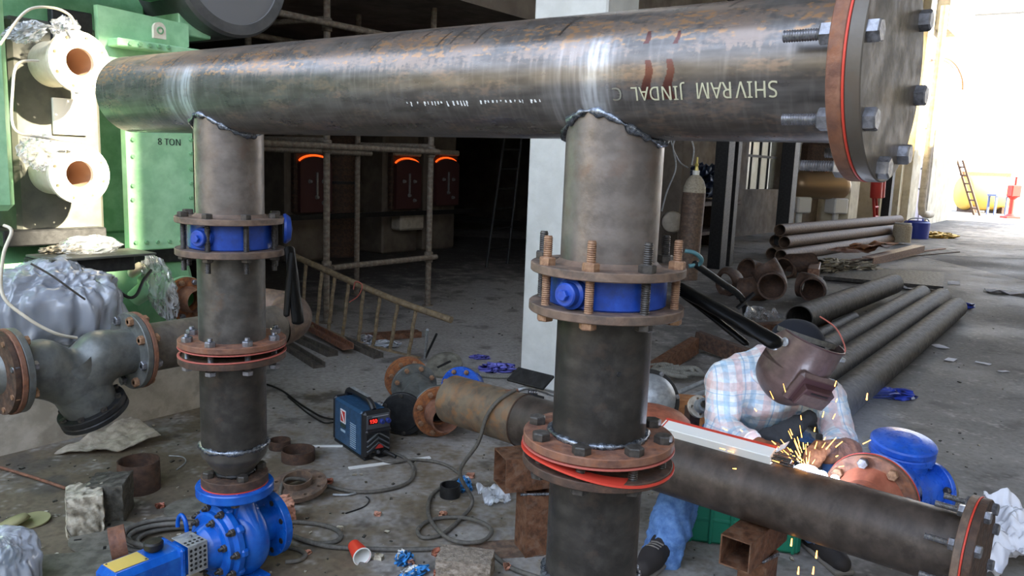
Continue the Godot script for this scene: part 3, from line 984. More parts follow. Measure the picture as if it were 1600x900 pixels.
	part(root, "painted_lettering", bend_text("JINDAL", 0.034, 1.668, 0.116, 103.0), M.lettering)
	part(root, "painted_lettering", bend_text("C", 0.026, 1.53, 0.022, 106.0), mat("lettering_faint", C("7d7b6f"), 0.85))
	# remains of a second stencil line, worn to strokes
	var rng := RandomNumberGenerator.new()
	rng.seed = 11
	var wm := MB.new()
	var x := 0.915
	while x < 1.33:
		if rng.randf() < 0.78 and not (x > 1.12 and x < 1.15):
			var hgt := rng.randf_range(0.004, 0.014) if x < 1.12 else rng.randf_range(0.003, 0.009)
			var r := HR + 0.0008
			for kk in 2:
				var a0 := deg_to_rad(114.5) + kk * hgt * 0.5 / HR
				var a1 := a0 + hgt * 0.5 / HR
				var wd := rng.randf_range(0.002, 0.006)
				wm.quad(Vector3(x, cos(a0) * r, sin(a0) * r), Vector3(x + wd, cos(a0) * r, sin(a0) * r), Vector3(x + wd + 0.001, cos(a1) * r, sin(a1) * r), Vector3(x + 0.001, cos(a1) * r, sin(a1) * r), Vector3(0, cos(a0), sin(a0)))
		x += rng.randf_range(0.008, 0.014)
	part(root, "worn_stencil", wm.done(), M.white_print).set_meta("kind", "stuff")

func spool_pipe(par: Node3D, y0: float, y1: float, m: Material) -> void:
	part(par, "pipe", MB.new().lathe(pipe_prof(BR, 0.008, y1 - y0), 64).done(), m, Transform3D(Basis(), Vector3(0, y0, 0)))

func weld_ring(par: Node3D, y: float, r: float, rr := 0.007, mm: Material = null) -> void:
	var pts := []
	for k in 121:
		var a := TAU * k / 120
		pts.append(Vector3(cos(a) * r, y, sin(a) * r))
	var wb := MB.new().tube(pts, rr, 8, true)
	for i in wb.v.size():
		var k2 := i / 9
		wb.v[i] += wb.n[i] * rr * 0.35 * (sin(k2 * 1.7) * 0.6 + sin(k2 * 0.41 + y * 9))
	part(par, "weld_bead", wb.done(), mm if mm else M.weld)

func bolt_ring(par: Node3D, mesh: Mesh, m: Material, y: float, rb: float, ph: float, nb := 8, alt: Material = null) -> void:
	for k in nb:
		var a := deg_to_rad(ph) + TAU * k / nb
		part(par, "stud_bolt", mesh, alt if alt and k % 3 == 1 else m, Transform3D(Basis(Vector3.UP, k * 0.9), Vector3(cos(a) * rb, y, sin(a) * rb)))

func butterfly(col: Vector3, y0: float, y1: float, label: String, boss: Vector3) -> Node3D:
	# boss: horizontal direction of the stem end that faces the camera
	var root := thing("butterfly_valve", label, "valve", Transform3D(Basis(), col + Vector3(0, y0, 0)))
	var h := y1 - y0
	part(root, "body", MB.new().lathe([Vector2(0.1, 0), Vector2(0.132, 0), Vector2(0.136, 0.004), Vector2(0.136, h - 0.004), Vector2(0.132, h), Vector2(0.1, h), Vector2(0.1, 0)], 56).done(), M.valve_blue)
	part(root, "disc", MB.new().lathe([Vector2(0, h * 0.45), Vector2(0.1, h * 0.45), Vector2(0.1, h * 0.55), Vector2(0, h * 0.55)], 40).done(), M.cast_grey)
	var b := boss.normalized()
	var bx := along(Vector3(0, h * 0.5, 0) + b * 0.12, Vector3(0, h * 0.5, 0) + b)
	part(root, "stem_boss", MB.new().lathe([Vector2(0, 0), Vector2(0.034, 0), Vector2(0.034, 0.03), Vector2(0.027, 0.034), Vector2(0.026, 0.05), Vector2(0.023, 0.053), Vector2(0, 0.053)], 28).done(), M.valve_blue, bx)
	part(root, "stem_plug", hexm(0.0125, 0.012).done(), M.valve_blue, bx * Transform3D(Basis(), Vector3(0, 0.052, 0)))
	var cx := along(Vector3(0, h * 0.5, 0) - b * 0.125, Vector3(0, h * 0.5, 0) - b)
	part(root, "neck", MB.new().lathe([Vector2(0, 0), Vector2(0.028, 0), Vector2(0.024, 0.045), Vector2(0.042, 0.05), Vector2(0.042, 0.066), Vector2(0.036, 0.07), Vector2(0, 0.07)], 28).done(), M.valve_blue, cx)
	return root

func wrapped_lever(root: Node3D, a: Vector3, b: Vector3, r0: float, r1: float, sd: int) -> void:
	# handle of flat bar sheathed in loose black plastic
	var xf := along(a, b)
	var ln := a.distance_to(b)
	var f := noise(sd, 9.0, 3)
	var fn := func(p: float, q: float) -> Vector3:
		var t := p * TAU
		var rr := lerpf(r0, r1, q) * (1.0 + 0.22 * f.get_noise_3d(cos(t) * 0.06, q * ln * 0.6, sin(t) * 0.06))
		if q > 0.95: rr *= sqrt(maxf(0.0, 1.0 - pow((q - 0.95) / 0.05, 2.0)))
		if q < 0.02: rr *= 0.6
		return Vector3(cos(t) * rr, q * ln, sin(t) * rr * 0.55)
	var g := MB.new().grid(20, 40, fn)
	var m := MB.new()
	for i in g.v.size():
		var nn := g.n[i]
		if nn.dot(Vector3(g.v[i].x, 0, g.v[i].z)) < 0: nn = -nn
		m.vert(g.v[i], nn)
	for i in range(0, g.ix.size(), 3): m.tri(g.ix[i], g.ix[i + 1], g.ix[i + 2])
	part(root, "wrapped_lever", m.done(), M.black_wrap, xf)

func columns() -> void:
	var up := Vector3(0, 0, 0)
	# ---- left column
	var vl := butterfly(COL_L, 1.185, 1.27, "dark blue butterfly valve clamped in the left riser, black lever hanging down", Vector3(-0.25, 0, 0.85))
	bolt_ring(vl, stud(0.0095, 0.125, 0.004, true, 0.05), M.bolt_dark, 0.105, 0.153, 7.7)
	part(vl, "lever_hub", MB.new().lathe([Vector2(0, 0), Vector2(0.05, 0), Vector2(0.052, 0.008), Vector2(0.04, 0.024), Vector2(0, 0.03)], 28).done(), M.valve_blue, along(Vector3(0.162, 0.065, -0.05), Vector3(0.36, 0.065, -0.12)))
	var lb: Vector3 = Vector3(-0.756, 1.195, -2.66)
	wrapped_lever(vl, lb - vl.position, Vector3(-0.713, 0.934, -2.62) - vl.position, 0.02, 0.022, 5)
	wrapped_lever(vl, Vector3(-0.744, 1.176, -2.64) - vl.position, Vector3(-0.751, 0.963, -2.6) - vl.position, 0.01, 0.011, 9)
	var sl := thing("pipe_spool", "grimy dark pipe spool below the left blue valve, flanged at both ends", "pipe spool", Transform3D(Basis(), COL_L))
	spool_pipe(sl, 0.86, 1.18, M.steel)
	part(sl, "flange", MB.new().lathe(flange_prof(0.177, 0.1, 0.022), 72, Transform3D(Basis(), Vector3(0, 1.163, 0))).done(), M.rust_plate)
	part(sl, "flange", MB.new().lathe(flange_prof(0.177, 0.1, 0.02), 72, Transform3D(Basis(), Vector3(0, 0.855, 0))).done(), M.rust)
	part(sl, "gasket", MB.new().lathe(flange_prof(0.178, 0.168, 0.004), 72, Transform3D(Basis(Vector3.RIGHT, 0.01), Vector3(0, 0.85, 0))).done(), M.red_gasket_pale)
	var lb2 := rod(0.0095, -0.085, 0.026, 0.004)
	lb2.add(hexm(0.0185, 0.017))
	lb2.add(hexm(0.0185, 0.014, Transform3D(Basis(Vector3.RIGHT, PI), Vector3(0, -0.084, 0))))
	bolt_ring(sl, lb2.done(), M.bolt_steel, 0.875, 0.15, 7.7)
	var s2 := thing("pipe_spool", "dark pipe spool narrowing in a cone onto the blue pump", "pipe spool", Transform3D(Basis(), COL_L))
	spool_pipe(s2, 0.505, 0.8, M.steel_dark)
	part(s2, "flange", MB.new().lathe(flange_prof(0.177, 0.1, 0.022), 72, Transform3D(Basis(Vector3(0.3, 0, 1).normalized(), 0.03), Vector3(0, 0.801, 0))).done(), M.rust_dark)
	part(s2, "gasket", MB.new().lathe(flange_prof(0.1782, 0.17, 0.004), 72, Transform3D(Basis(Vector3(0.3, 0, 1).normalized(), 0.03), Vector3(0, 0.824, 0))).done(), M.red_gasket_pale)
	weld_ring(s2, 0.497, 0.109, 0.009)
	part(s2, "reducer", MB.new().lathe([Vector2(0.11, 0.5), Vector2(0.1105, 0.465), Vector2(0.106, 0.455), Vector2(0.064, 0.4), Vector2(0.06, 0.385)], 56, Transform3D(), true).done(), M.steel)
	weld_ring(s2, 0.395, 0.063, 0.006, M.iron_black)
	part(s2, "flange", MB.new().lathe(flange_prof(0.113, 0.05, 0.032), 56, Transform3D(Basis(), Vector3(0, 0.356, 0))).done(), M.rust_dark)
	part(s2, "gasket", MB.new().lathe(flange_prof(0.113, 0.05, 0.004), 56, Transform3D(Basis(), Vector3(0, 0.352, 0))).done(), M.red_gasket)
	var hb := hexm(0.02, 0.02).done()
	for k in 4: part(s2, "bolt", hb, M.bolt_dark, Transform3D(Basis(Vector3.UP, k * 0.8), Vector3(cos(0.95 + k * PI / 2) * 0.09, 0.388, sin(0.95 + k * PI / 2) * 0.09)))
	# ---- right column
	var vr := butterfly(COL_R, 1.193, 1.263, "bright blue butterfly valve clamped in the right riser by long threaded studs", Vector3(-0.62, 0, 0.8))
	bolt_ring(vr, stud(0.0103, 0.11, 0.062, true, 0.012), M.bolt_rust, 0.09, 0.156, 20.0, 8, M.bolt_dark)
	wrapped_lever(vr, Vector3(0.391, 1.226, -1.86) - vr.position, Vector3(0.579, 1.136, -1.66) - vr.position, 0.024, 0.029, 3)
	wrapped_lever(vr, Vector3(0.4, 1.214, -1.87) - vr.position, Vector3(0.535, 1.117, -1.74) - vr.position, 0.014, 0.011, 13)
	var s3 := thing("pipe_spool", "dark pipe spool between the right blue valve and the big bolted flange", "pipe spool", Transform3D(Basis(), COL_R))
	spool_pipe(s3, 0.866, 1.19, M.steel_dark)
	part(s3, "flange", MB.new().lathe(flange_prof(0.177, 0.1, 0.02), 80, Transform3D(Basis(), Vector3(0, 1.173, 0))).done(), M.rust_plate)
	part(s3, "flange", MB.new().lathe(flange_prof(0.177, 0.1, 0.02), 80, Transform3D(Basis(), Vector3(0, 0.861, 0))).done(), M.rust)
	part(s3, "gasket", MB.new().lathe(flange_prof(0.179, 0.11, 0.004), 80, Transform3D(Basis(), Vector3(0, 0.855, 0))).done(), M.red_gasket_pale)
	weld_ring(s3, 0.886, 0.113, 0.0065)
	part(s3, "drain_hole", MB.new().lathe([Vector2(0, 0), Vector2(0.006, 0), Vector2(0.005, 0.002), Vector2(0, 0.002)], 12).done(), M.iron_black, along(Vector3(0.025, 1.052, 0.1066), Vector3(0.045, 1.052, 0.2)))
	var rb := rod(0.011, -0.085, 0.0, 0.005)
	rb.add(hexm(0.0215, 0.018))
	rb.add(hexm(0.0215, 0.014, Transform3D(Basis(Vector3.RIGHT, PI), Vector3(0, -0.077, 0))))
	bolt_ring(s3, rb.done(), M.bolt_dark, 0.881, 0.152, 20.0)
	var s4 := thing("pipe_spool", "lowest dark pipe spool of the right riser, hanging below the red gaskets", "pipe spool", Transform3D(Basis(), COL_R))
	spool_pipe(s4, 0.52, 0.82, M.steel_dark)
	part(s4, "flange", MB.new().lathe(flange_prof(0.177, 0.1, 0.02), 80, Transform3D(Basis(Vector3(0, 0, 1), -0.02), Vector3(0, 0.804, 0))).done(), M.rust_dark)
	# the thick red gasket sheet sags out of the joint
	var gfn := func(a: float, b: float) -> Vector3:
		var t := a * TAU
		var r := lerpf(0.14, 0.181, b)
		return Vector3(cos(t) * r, 0.826 + 0.004 * sin(t * 3.0 + 1.0) * b - 0.02 * cos(t), sin(t) * r)
	var gm := MB.new().grid(72, 4, gfn)
	var gfn2 := func(a: float, b: float) -> Vector3: return gfn.call(a, b) + Vector3(0, 0.005, 0)
	gm.grid(72, 4, gfn2)
	var gfn3 := func(a: float, b: float) -> Vector3: return gfn.call(a, 1.0) + Vector3(0, 0.005 * b, 0)
	gm.grid(72, 1, gfn3)
	part(s4, "gasket", gm.done(), M.red_gasket)
	weld_ring(s4, 0.522, 0.112, 0.012)
	part(s4, "reducer", MB.new().lathe([Vector2(0.11, 0.52), Vector2(0.112, 0.48), Vector2(0.105, 0.46), Vector2(0.07, 0.38), Vector2(0.066, 0.33)], 48, Transform3D(), true).done(), M.steel_dark)
	part(s4, "foot_flange", MB.new().lathe(flange_prof(0.12, 0.05, 0.03), 48, Transform3D(Basis(), Vector3(0, 0.3, 0))).done(), M.rust_dark)
	part(s4, "foot_pipe", MB.new().lathe([Vector2(0.07, 0.0), Vector2(0.07, 0.3)], 40).done(), M.steel_dark)

func fbox(par: Node3D, nm: String, tl: Vector3, br: Vector3, depth: float, m: Material, bev := 0.006) -> MeshInstance3D:
	var s := tl.dot(EU)
	var t0 := tl.dot(EW)
	var t1 := br.dot(EW)
	var xf := bt(s - depth / 2, (tl.y + br.y) / 2, (t0 + t1) / 2)
	return part(par, nm, MB.new().box(Vector3(absf(t1 - t0), absf(tl.y - br.y), depth), Transform3D(), bev).done(), m, par.transform.affine_inverse() * xf)

func face_bolt(par: Node3D, at: Vector3, m: Material, r := 0.011, h := 0.012) -> void:
	part(par, "bolt", hexm(r, h).done(), m, par.transform.affine_inverse() * along(at, at + EU))

func machine() -> void:
	var root := thing("chiller", "large pale green chiller with dark end box and bolted green cover plate", "machine", bt(-4.2, 0.33, 1.9))
	var inv := root.transform.affine_inverse()
	# body behind everything
	part(root, "body", MB.new().box(Vector3(4.4, 1.9, 2.6), Transform3D(), 0.03).done(), M.green_deep, inv * bt(-5.85, 1.95, 0.35))
	part(root, "shell", MB.new().lathe([Vector2(0, -2.4), Vector2(0.34, -2.4), Vector2(0.34, 0.86), Vector2(0.3, 0.9), Vector2(0, 0.9)], 48).done(), M.green_deep, inv * Transform3D(Basis(Vector3.UP, EW, EU), B(-4.62, 0.68, 1.75)))
	fbox(root, "end_box", Vector3(-2.422, 2.101, -3.866), Vector3(-2.171, 1.045, -4.207), 0.3, M.machine_grey, 0.02)
	fbox(root, "end_box_lip", Vector3(-2.417, 1.089, -3.738), Vector3(-2.127, 1.013, -4.132), 0.34, M.iron_black)
	fbox(root, "opening_shade", Vector3(-2.291, 2.168, -4.01), Vector3(-2.174, 1.983, -4.169), 0.05, M.iron_black)  # black panel painted for the shade inside an opening
	fbox(root, "left_edge", Vector3(-2.442, 2.219, -3.602), Vector3(-2.342, 1.189, -3.738), 0.3, M.green_paint, 0.03)
	fbox(root, "sun_patch", Vector3(-2.3, 1.735, -3.997), Vector3(-2.202, 1.557, -4.131), 0.02, M.white_gloss, 0.004)  # white plate painted as a patch of sun on the end box
	var cov := fbox(root, "cover_plate", Vector3(-2.066, 1.639, -4.249), Vector3(-1.837, 0.952, -4.561), 0.06, M.green_paint)
	for y in [218, 244, 290, 312]: face_bolt(root, Vector3(-2.046, 1.548, -4.276) + (Vector3(-2.053, 1.23, -4.267) - Vector3(-2.046, 1.548, -4.276)) * ((y - 218) / 94.0), M.green_deep)
	for y in [219, 240, 264, 286, 309]: face_bolt(root, Vector3(-1.846, 1.56, -4.548) + (Vector3(-1.851, 1.236, -4.541) - Vector3(-1.846, 1.56, -4.548)) * ((y - 219) / 90.0), M.green_deep)
	for x in [212, 228, 245, 264, 283]: face_bolt(root, Vector3(-2.047, 0.999, -4.274) + (Vector3(-1.89, 0.991, -4.488) - Vector3(-2.047, 0.999, -4.274)) * ((x - 212) / 71.0), M.green_deep)
	var tx := text_mesh("8 TON", 0.05, 0.002)
	part(root, "plate_lettering", tx, M.lettering_dark, inv * Transform3D(Basis(EW, Vector3.UP, EU), Vector3(-1.921, 1.544, -4.443)))
	fbox(root, "gap_shade", Vector3(-2.141, 0.963, -4.35), Vector3(-1.876, 0.858, -4.711), 0.3, M.iron_black)  # black block painted for the shade below the cover plate
	# top shelf with bolts and lifting lug
	fbox(root, "top_shelf", Vector3(-2.041, 2.054, -4.148), Vector3(-1.725, 2.013, -4.578), 0.45, M.green_paint)
	for x in 5: face_bolt(root, Vector3(-2.004, 2.031, -4.198) + (Vector3(-1.882, 2.04, -4.364) - Vector3(-2.004, 2.031, -4.198)) * (x / 4.0), M.green_deep)
	var lug := []
	for k in 13:
		var a := PI * k / 12
		lug.append(Vector2(cos(a) * 0.034, -0.05 - sin(a) * 0.034))
	lug.append(Vector2(-0.034, 0.0)); lug.append(Vector2(0.034, 0.0))
	part(root, "lifting_lug", MB.new().prism(lug, 0.02).done(), M.cream, inv * Transform3D(Basis(EW, EU, -Vector3.UP), Vector3(-1.927, 2.08, -4.353)))
	part(root, "lug_eye", MB.new().lathe(flange_prof(0.02, 0.012, 0.024), 20).done(), M.green_deep, inv * Transform3D(Basis(EW, EU, -Vector3.UP), Vector3(-1.927, 2.122, -4.355)))
	fbox(root, "upright", Vector3(-1.909, 2.425, -4.581), Vector3(-1.792, 2.139, -4.741), 0.3, M.green_paint)
	var gus := [Vector2(0, 0), Vector2(0.5, 0.02), Vector2(0.5, 0.14), Vector2(0.38, 0.2), Vector2(0.0, 0.33)]
	part(root, "gusset", MB.new().prism(gus, 0.04).done(), M.green_paint, inv * Transform3D(Basis(EW, EU, -Vector3.UP), Vector3(-2.181, 2.213, -4.194)))
	fbox(root, "top_beam", Vector3(-2.281, 2.35, -3.905), Vector3(-1.747, 2.319, -4.633), 0.3, M.green_deep)
	# two nozzles
	for p in [Vector3(-2.075, 1.894, -3.847), Vector3(-2.089, 1.37, -3.828)]:
		var xf: Transform3D = inv * along(p - EU * 0.3, p)
		var nz := part(root, "nozzle", MB.new().lathe([Vector2(0.11, 0), Vector2(0.11, 0.28)], 40).done(), M.cream, xf)
		part(nz, "bore", MB.new().lathe([Vector2(0.066, 0.3), Vector2(0.064, 0.05), Vector2(0, 0.05)], 36).done(), M.bore_tan)
		part(nz, "flange", holed(0.142, 0.064, 0.026, 8, 0.118, 0.009, 0.3), M.cream, Transform3D(Basis(), Vector3(0, 0.275, 0)))
		part(nz, "drain_plug", MB.new().lathe([Vector2(0, 0), Vector2(0.012, 0), Vector2(0.012, 0.03), Vector2(0.018, 0.03), Vector2(0.018, 0.045), Vector2(0, 0.045)], 10).done(), M.bolt_steel, along(Vector3(0.05, 0.15, 0.09), Vector3(0.1, 0.15, 0.3)))
	# side flange below, bolted to the suction pipe
	var fp: Vector3 = B(-4.02, 0.69, 2.42)
	part(root, "side_nozzle", MB.new().lathe([Vector2(0.08, 0), Vector2(0.08, 0.22), Vector2(0.125, 0.22), Vector2(0.125, 0.245), Vector2(0.06, 0.245)], 40).done(), M.green_paint, inv * along(fp - EU * 0.245, fp))
	# dark drum on top
	var dc: Vector3 = Vector3(-1.637, 2.522, -4.698)
	var dr := part(root, "drum", MB.new().lathe([Vector2(0, -1.2), Vector2(0.37, -1.2), Vector2(0.37, -0.02), Vector2(0.355, 0.0), Vector2(0.3, 0.0)], 64).done(), M.drum_grey, inv * along(dc, dc + EU))
	part(dr, "drum_end", MB.new().lathe([Vector2(0.3, 0.0), Vector2(0.298, -0.012), Vector2(0.0, 0.03)], 64).done(), M.drum_end)
	# pads that carry the body on the plinth
	part(root, "skid", MB.new().box(Vector3(4.2, 0.08, 1.4), Transform3D(), 0.01).done(), M.iron_black, inv * bt(-5.1, 0.37, 0.4))
	for t in [-0.9, 1.6]:
		part(root, "saddle", MB.new().box(Vector3(0.12, 0.6, 0.9), Transform3D(), 0.01).done(), M.green_deep, inv * bt(-5.2, 0.7, t))
	# tray on a bracket box with its clutter
	var tr := thing("control_tray", "dark grey metal tray on a black box in front of chiller", "tray", bt(-3.88, 0.33, 1.85))
	var ti := tr.transform.affine_inverse()
	part(tr, "tray", MB.new().box(Vector3(0.5, 0.012, 0.26), Transform3D(), 0.003).done(), M.machine_grey, ti * bt(-3.9, 0.985, 1.87))
	part(tr, "box", MB.new().box(Vector3(0.42, 0.07, 0.22), Transform3D(), 0.005).done(), M.iron_black, ti * bt(-3.92, 0.943, 1.82))
	part(tr, "support", MB.new().box(Vector3(0.05, 0.6, 0.05)).done(), M.iron_black, ti * bt(-4.02, 0.62, 1.9))
	part(tr, "clip", MB.new().box(Vector3(0.02, 0.05, 0.012), Transform3D(), 0.003).done(), M.galv, ti * bt(-3.785, 0.96, 1.62))
	single("plastic_wrap", "crumpled clear plastic and paper lying on dark metal tray", "plastic wrap", crumple(Vector3(0.24, 0.085, 0.16), 31, 0.4, 30, 16, 1.2), M.plastic_film, bt(-3.9, 1.03, 1.86))
	single("stone_bits", "row of small pale stones at the back of the tray", "stones", crumple(Vector3(0.16, 0.035, 0.04), 35, 0.7, 30, 12, 7.0), M.stone_pale, bt(-3.98, 1.008, 1.76))
	# film over the nozzles
	single("plastic_film", "scrap of clear film tied on top of the upper nozzle", "plastic film", crumple(Vector3(0.1, 0.1, 0.12), 41, 0.6, 24, 14, 2.6, false), M.plastic_film, Transform3D(Basis(), Vector3(-2.145, 2.037, -3.871)))
	single("plastic_film", "clear film bunched on the neck of the lower nozzle", "plastic film", crumple(Vector3(0.14, 0.13, 0.12), 42, 0.6, 24, 14, 2.6, false), M.plastic_film, Transform3D(Basis(), Vector3(-2.235, 1.467, -3.748)))
	single("plastic_film", "silvery film strip hanging left of the upper nozzle", "plastic film", crumple(Vector3(0.16, 0.07, 0.08), 43, 0.7, 24, 14, 2.6, false), M.plastic_milky, Transform3D(Basis(EU, 0.4), Vector3(-2.24, 2.002, -3.708)))
	# big bag
	var bag := thing("plastic_bag", "large wrinkled plastic-wrapped bundle standing under the tray", "wrapped bundle", Transform3D(Basis(Vector3.UP, 0.6), Vector3(-2.124, 0.745, -3.595)))
	part(bag, "film", drape(Vector3(0.58, 0.45, 0.42), 51, 0.14, 120, 60), M.plastic_sheen)
	part(bag, "content", crumple(Vector3(0.46, 0.36, 0.3), 52, 0.06, 24, 14, 1.2), mat("bag_content", C("4a5a78"), 0.7))
	single("pale_cable", "pale green cable looping down the machine's left side", "cable", MB.new().tube(spline([Vector3(-2.247, 1.921, -3.53), Vector3(-2.153, 2.069, -3.572), Vector3(-2.09, 2.104, -3.658), Vector3(-2.058, 2.086, -3.752), Vector3(-2.054, 2.022, -3.792)], 8), 0.006, 8).done(), M.cream)
	single("pale_cable", "cream cable crossing below the upper nozzle", "cable", MB.new().tube(spline([Vector3(-2.129, 1.867, -3.606), Vector3(-2.167, 1.842, -3.519), Vector3(-2.183, 1.732, -3.498), Vector3(-2.185, 1.569, -3.495), Vector3(-2.128, 1.536, -3.573), Vector3(-2.029, 1.522, -3.758)], 8), 0.006, 8).done(), M.cream)
	single("pale_cable", "thin yellow-green hose running over the wrapped bundle", "hose", MB.new().tube(spline([Vector3(-2.118, 1.166, -3.282), Vector3(-2.084, 1.141, -3.277), Vector3(-2.106, 1.042, -3.248), Vector3(-2.113, 0.882, -3.239), Vector3(-2.041, 0.784, -3.269), Vector3(-1.965, 0.703, -3.339), Vector3(-1.921, 0.662, -3.433)], 8), 0.007, 8).done(), M.cream)
	single("dark_cable", "black cable drooping from the tray box to the wrapped valve", "cable", MB.new().tube(spline([Vector3(-2.022, 0.941, -3.752), Vector3(-1.963, 0.877, -3.781), Vector3(-1.899, 0.786, -3.834), Vector3(-1.867, 0.78, -3.878), Vector3(-1.866, 0.844, -3.963), Vector3(-1.865, 0.885, -4.049)], 8), 0.008, 8).done(), M.rubber)
	single("dark_strap", "dark strap running down across the wrapped bundle", "strap", MB.new().tube(spline([Vector3(-2.034, 1.005, -3.313), Vector3(-1.976, 0.951, -3.358), Vector3(-1.923, 0.872, -3.429), Vector3(-1.889, 0.781, -3.544)], 8), 0.005, 6).done(), M.cable)
	var vw := thing("wrapped_valve", "small green valve wrapped in clear film beside the side flange", "valve", Transform3D(Basis(), Vector3(-1.909, 0.842, -4.158)))
	part(vw, "body", MB.new().lathe([Vector2(0, -0.14), Vector2(0.045, -0.13), Vector2(0.05, -0.05), Vector2(0.075, -0.03), Vector2(0.07, 0.03), Vector2(0.03, 0.06), Vector2(0.025, 0.1), Vector2(0, 0.1)], 24, Transform3D(Basis(Vector3.BACK, -0.9), Vector3(0.0, -0.05, 0)), true).done(), M.green_paint)
	part(vw, "film", crumple(Vector3(0.13, 0.3, 0.12), 61, 0.4, 30, 20, 2.6, false), M.plastic_film, Transform3D(Basis(Vector3.BACK, 0.3), Vector3(0.05, -0.06, 0.02)))
	part(vw, "hand_knob", MB.new().lathe([Vector2(0, -0.02), Vector2(0.045, -0.018), Vector2(0.05, 0.0), Vector2(0.04, 0.02), Vector2(0, 0.022)], 12, Transform3D(Basis(Vector3.BACK, 0.8), Vector3(-0.07, 0.03, 0.03)), true).done(), M.cream)

func strainer_line() -> void:
	var y := 0.615
	var root := thing("y_strainer", "grey cast-iron strainer with rusty-bolted flanges left of the riser", "strainer", Transform3D(Basis(EW, Vector3.UP, EU), B(-3.38, y, 1.53)))
	var rx := Basis(Vector3.UP, Vector3.RIGHT, Vector3.FORWARD)      # local y -> x
	var fb := flesh([[Vector3(-0.24, 0, 0), Vector3(-0.14, -0.01, 0), 0.1, 0.112], [Vector3(-0.14, -0.01, 0), Vector3(-0.02, -0.09, 0), 0.112, 0.1], [Vector3(0.24, 0, 0), Vector3(0.1, 0.0, 0), 0.1, 0.105], [Vector3(0.1, 0.0, 0), Vector3(0.0, -0.09, 0), 0.105, 0.11], [Vector3(0.0, -0.08, 0), Vector3(0.05, -0.2, 0), 0.108, 0.1]], 0.012, 90.0)
	part(root, "body", fb.done(), M.cast_grey)
	var leg := Transform3D(Basis(Vector3.BACK, PI + 0.42) * Basis(Vector3.RIGHT, 0.0), Vector3(-0.04, 0, 0))
	part(root, "leg", MB.new().lathe([Vector2(0.11, 0.0), Vector2(0.118, 0.1), Vector2(0.112, 0.2), Vector2(0.108, 0.235)], 40, leg, true).done(), M.cast_grey)
	var bon := part(root, "bonnet", MB.new().lathe([Vector2(0.1, 0.225), Vector2(0.138, 0.225), Vector2(0.14, 0.23), Vector2(0.14, 0.25), Vector2(0.136, 0.255), Vector2(0.14, 0.26), Vector2(0.14, 0.278), Vector2(0.13, 0.282), Vector2(0, 0.29)], 40, leg).done(), M.iron_black)
	for k in 8:
		var a := TAU * k / 8
		part(bon, "bolt", hexm(0.014, 0.014).done(), M.bolt_dark, leg * Transform3D(Basis(), Vector3(cos(a) * 0.122, 0.213, sin(a) * 0.122)))
	var sb := rod(0.011, -0.075, 0.018, 0.005)
	sb.add(hexm(0.0215, 0.02))
	sb.add(hexm(0.0215, 0.018, Transform3D(Basis(Vector3.RIGHT, PI), Vector3(0, -0.05, 0))))
	var sbm := sb.done()
	for sgn in [-1.0, 1.0]:
		var fx := Transform3D(rx if sgn < 0 else Basis(Vector3.DOWN, Vector3.LEFT, Vector3.FORWARD), Vector3(0.245 * sgn, 0, 0))
		var fl := part(root, "flange", MB.new().lathe(flange_prof(0.17, 0.09, 0.026), 64, Transform3D(Basis(), Vector3(0, -0.005, 0))).done(), M.cast_grey, fx)
		part(fl, "mating_flange", MB.new().lathe(flange_prof(0.171, 0.09, 0.02), 64, Transform3D(Basis(), Vector3(0, -0.027, 0))).done(), M.rust)
		for k in 8:
			var a := TAU * (k + 0.35) / 8
			part(fl, "stud_bolt", sbm, M.bolt_rust if k % 3 else M.bolt_steel, Transform3D(Basis(), Vector3(cos(a) * 0.145, 0.02, sin(a) * 0.145)))
	part(root, "inlet_plate", MB.new().lathe([Vector2(0, -0.05), Vector2(0.165, -0.05), Vector2(0.165, -0.03), Vector2(0, -0.03)], 48).done(), M.rust_dark, Transform3D(rx, Vector3(-0.245, 0, 0)))
	# suction pipe: straight along the plinth, elbow, back into the chiller
	var sp := thing("suction_pipe", "grey suction pipe passing behind the left riser into a brown elbow", "pipe", Transform3D(Basis(EW, Vector3.UP, EU), B(-3.38, y, 1.83)))
	part(sp, "pipe", MB.new().lathe([Vector2(BR, -0.03), Vector2(BR, 0.71)], 48, Transform3D(rx, Vector3.ZERO)).done(), M.old_pipe)
	var em := MB.new()
	var pts := []
	for k in 15:
		var a := PI / 2 * k / 14
		pts.append(Vector3(0.71 + sin(a) * 0.2, 0.03 * k / 14.0, -0.2 + cos(a) * 0.2))
	part(sp, "elbow", em.tube(pts, BR, 40, true).done(), M.rust_plate)
	part(sp, "return_pipe", MB.new().lathe([Vector2(BR, 0), Vector2(BR, 0.2), Vector2(0.085, 0.24), Vector2(0.07, 0.28), Vector2(0.07, 0.42)], 44, along(Vector3(0.91, 0.03, -0.2), Vector3(0.62, 0.075, -0.6)), true).done(), M.rust_plate)
	var fp := B(-4.02, 0.69, 2.42)
	var ff := part(sp, "end_flange", MB.new().lathe(flange_prof(0.122, 0.05, 0.022), 48).done(), M.rust_orange, sp.transform.affine_inverse() * along(fp, fp + EU))
	part(ff, "stub", MB.new().lathe([Vector2(0.075, 0.0), Vector2(0.07, 0.06), Vector2(0.06, 0.12)], 32).done(), M.rust)
	for k in 8:
		var a := TAU * (k + 0.5) / 8
		part(ff, "bolt", hexm(0.016, 0.02).done(), M.bolt_rust if k % 2 else M.bolt_steel, Transform3D(Basis(), Vector3(cos(a) * 0.1, 0.02, sin(a) * 0.1)))

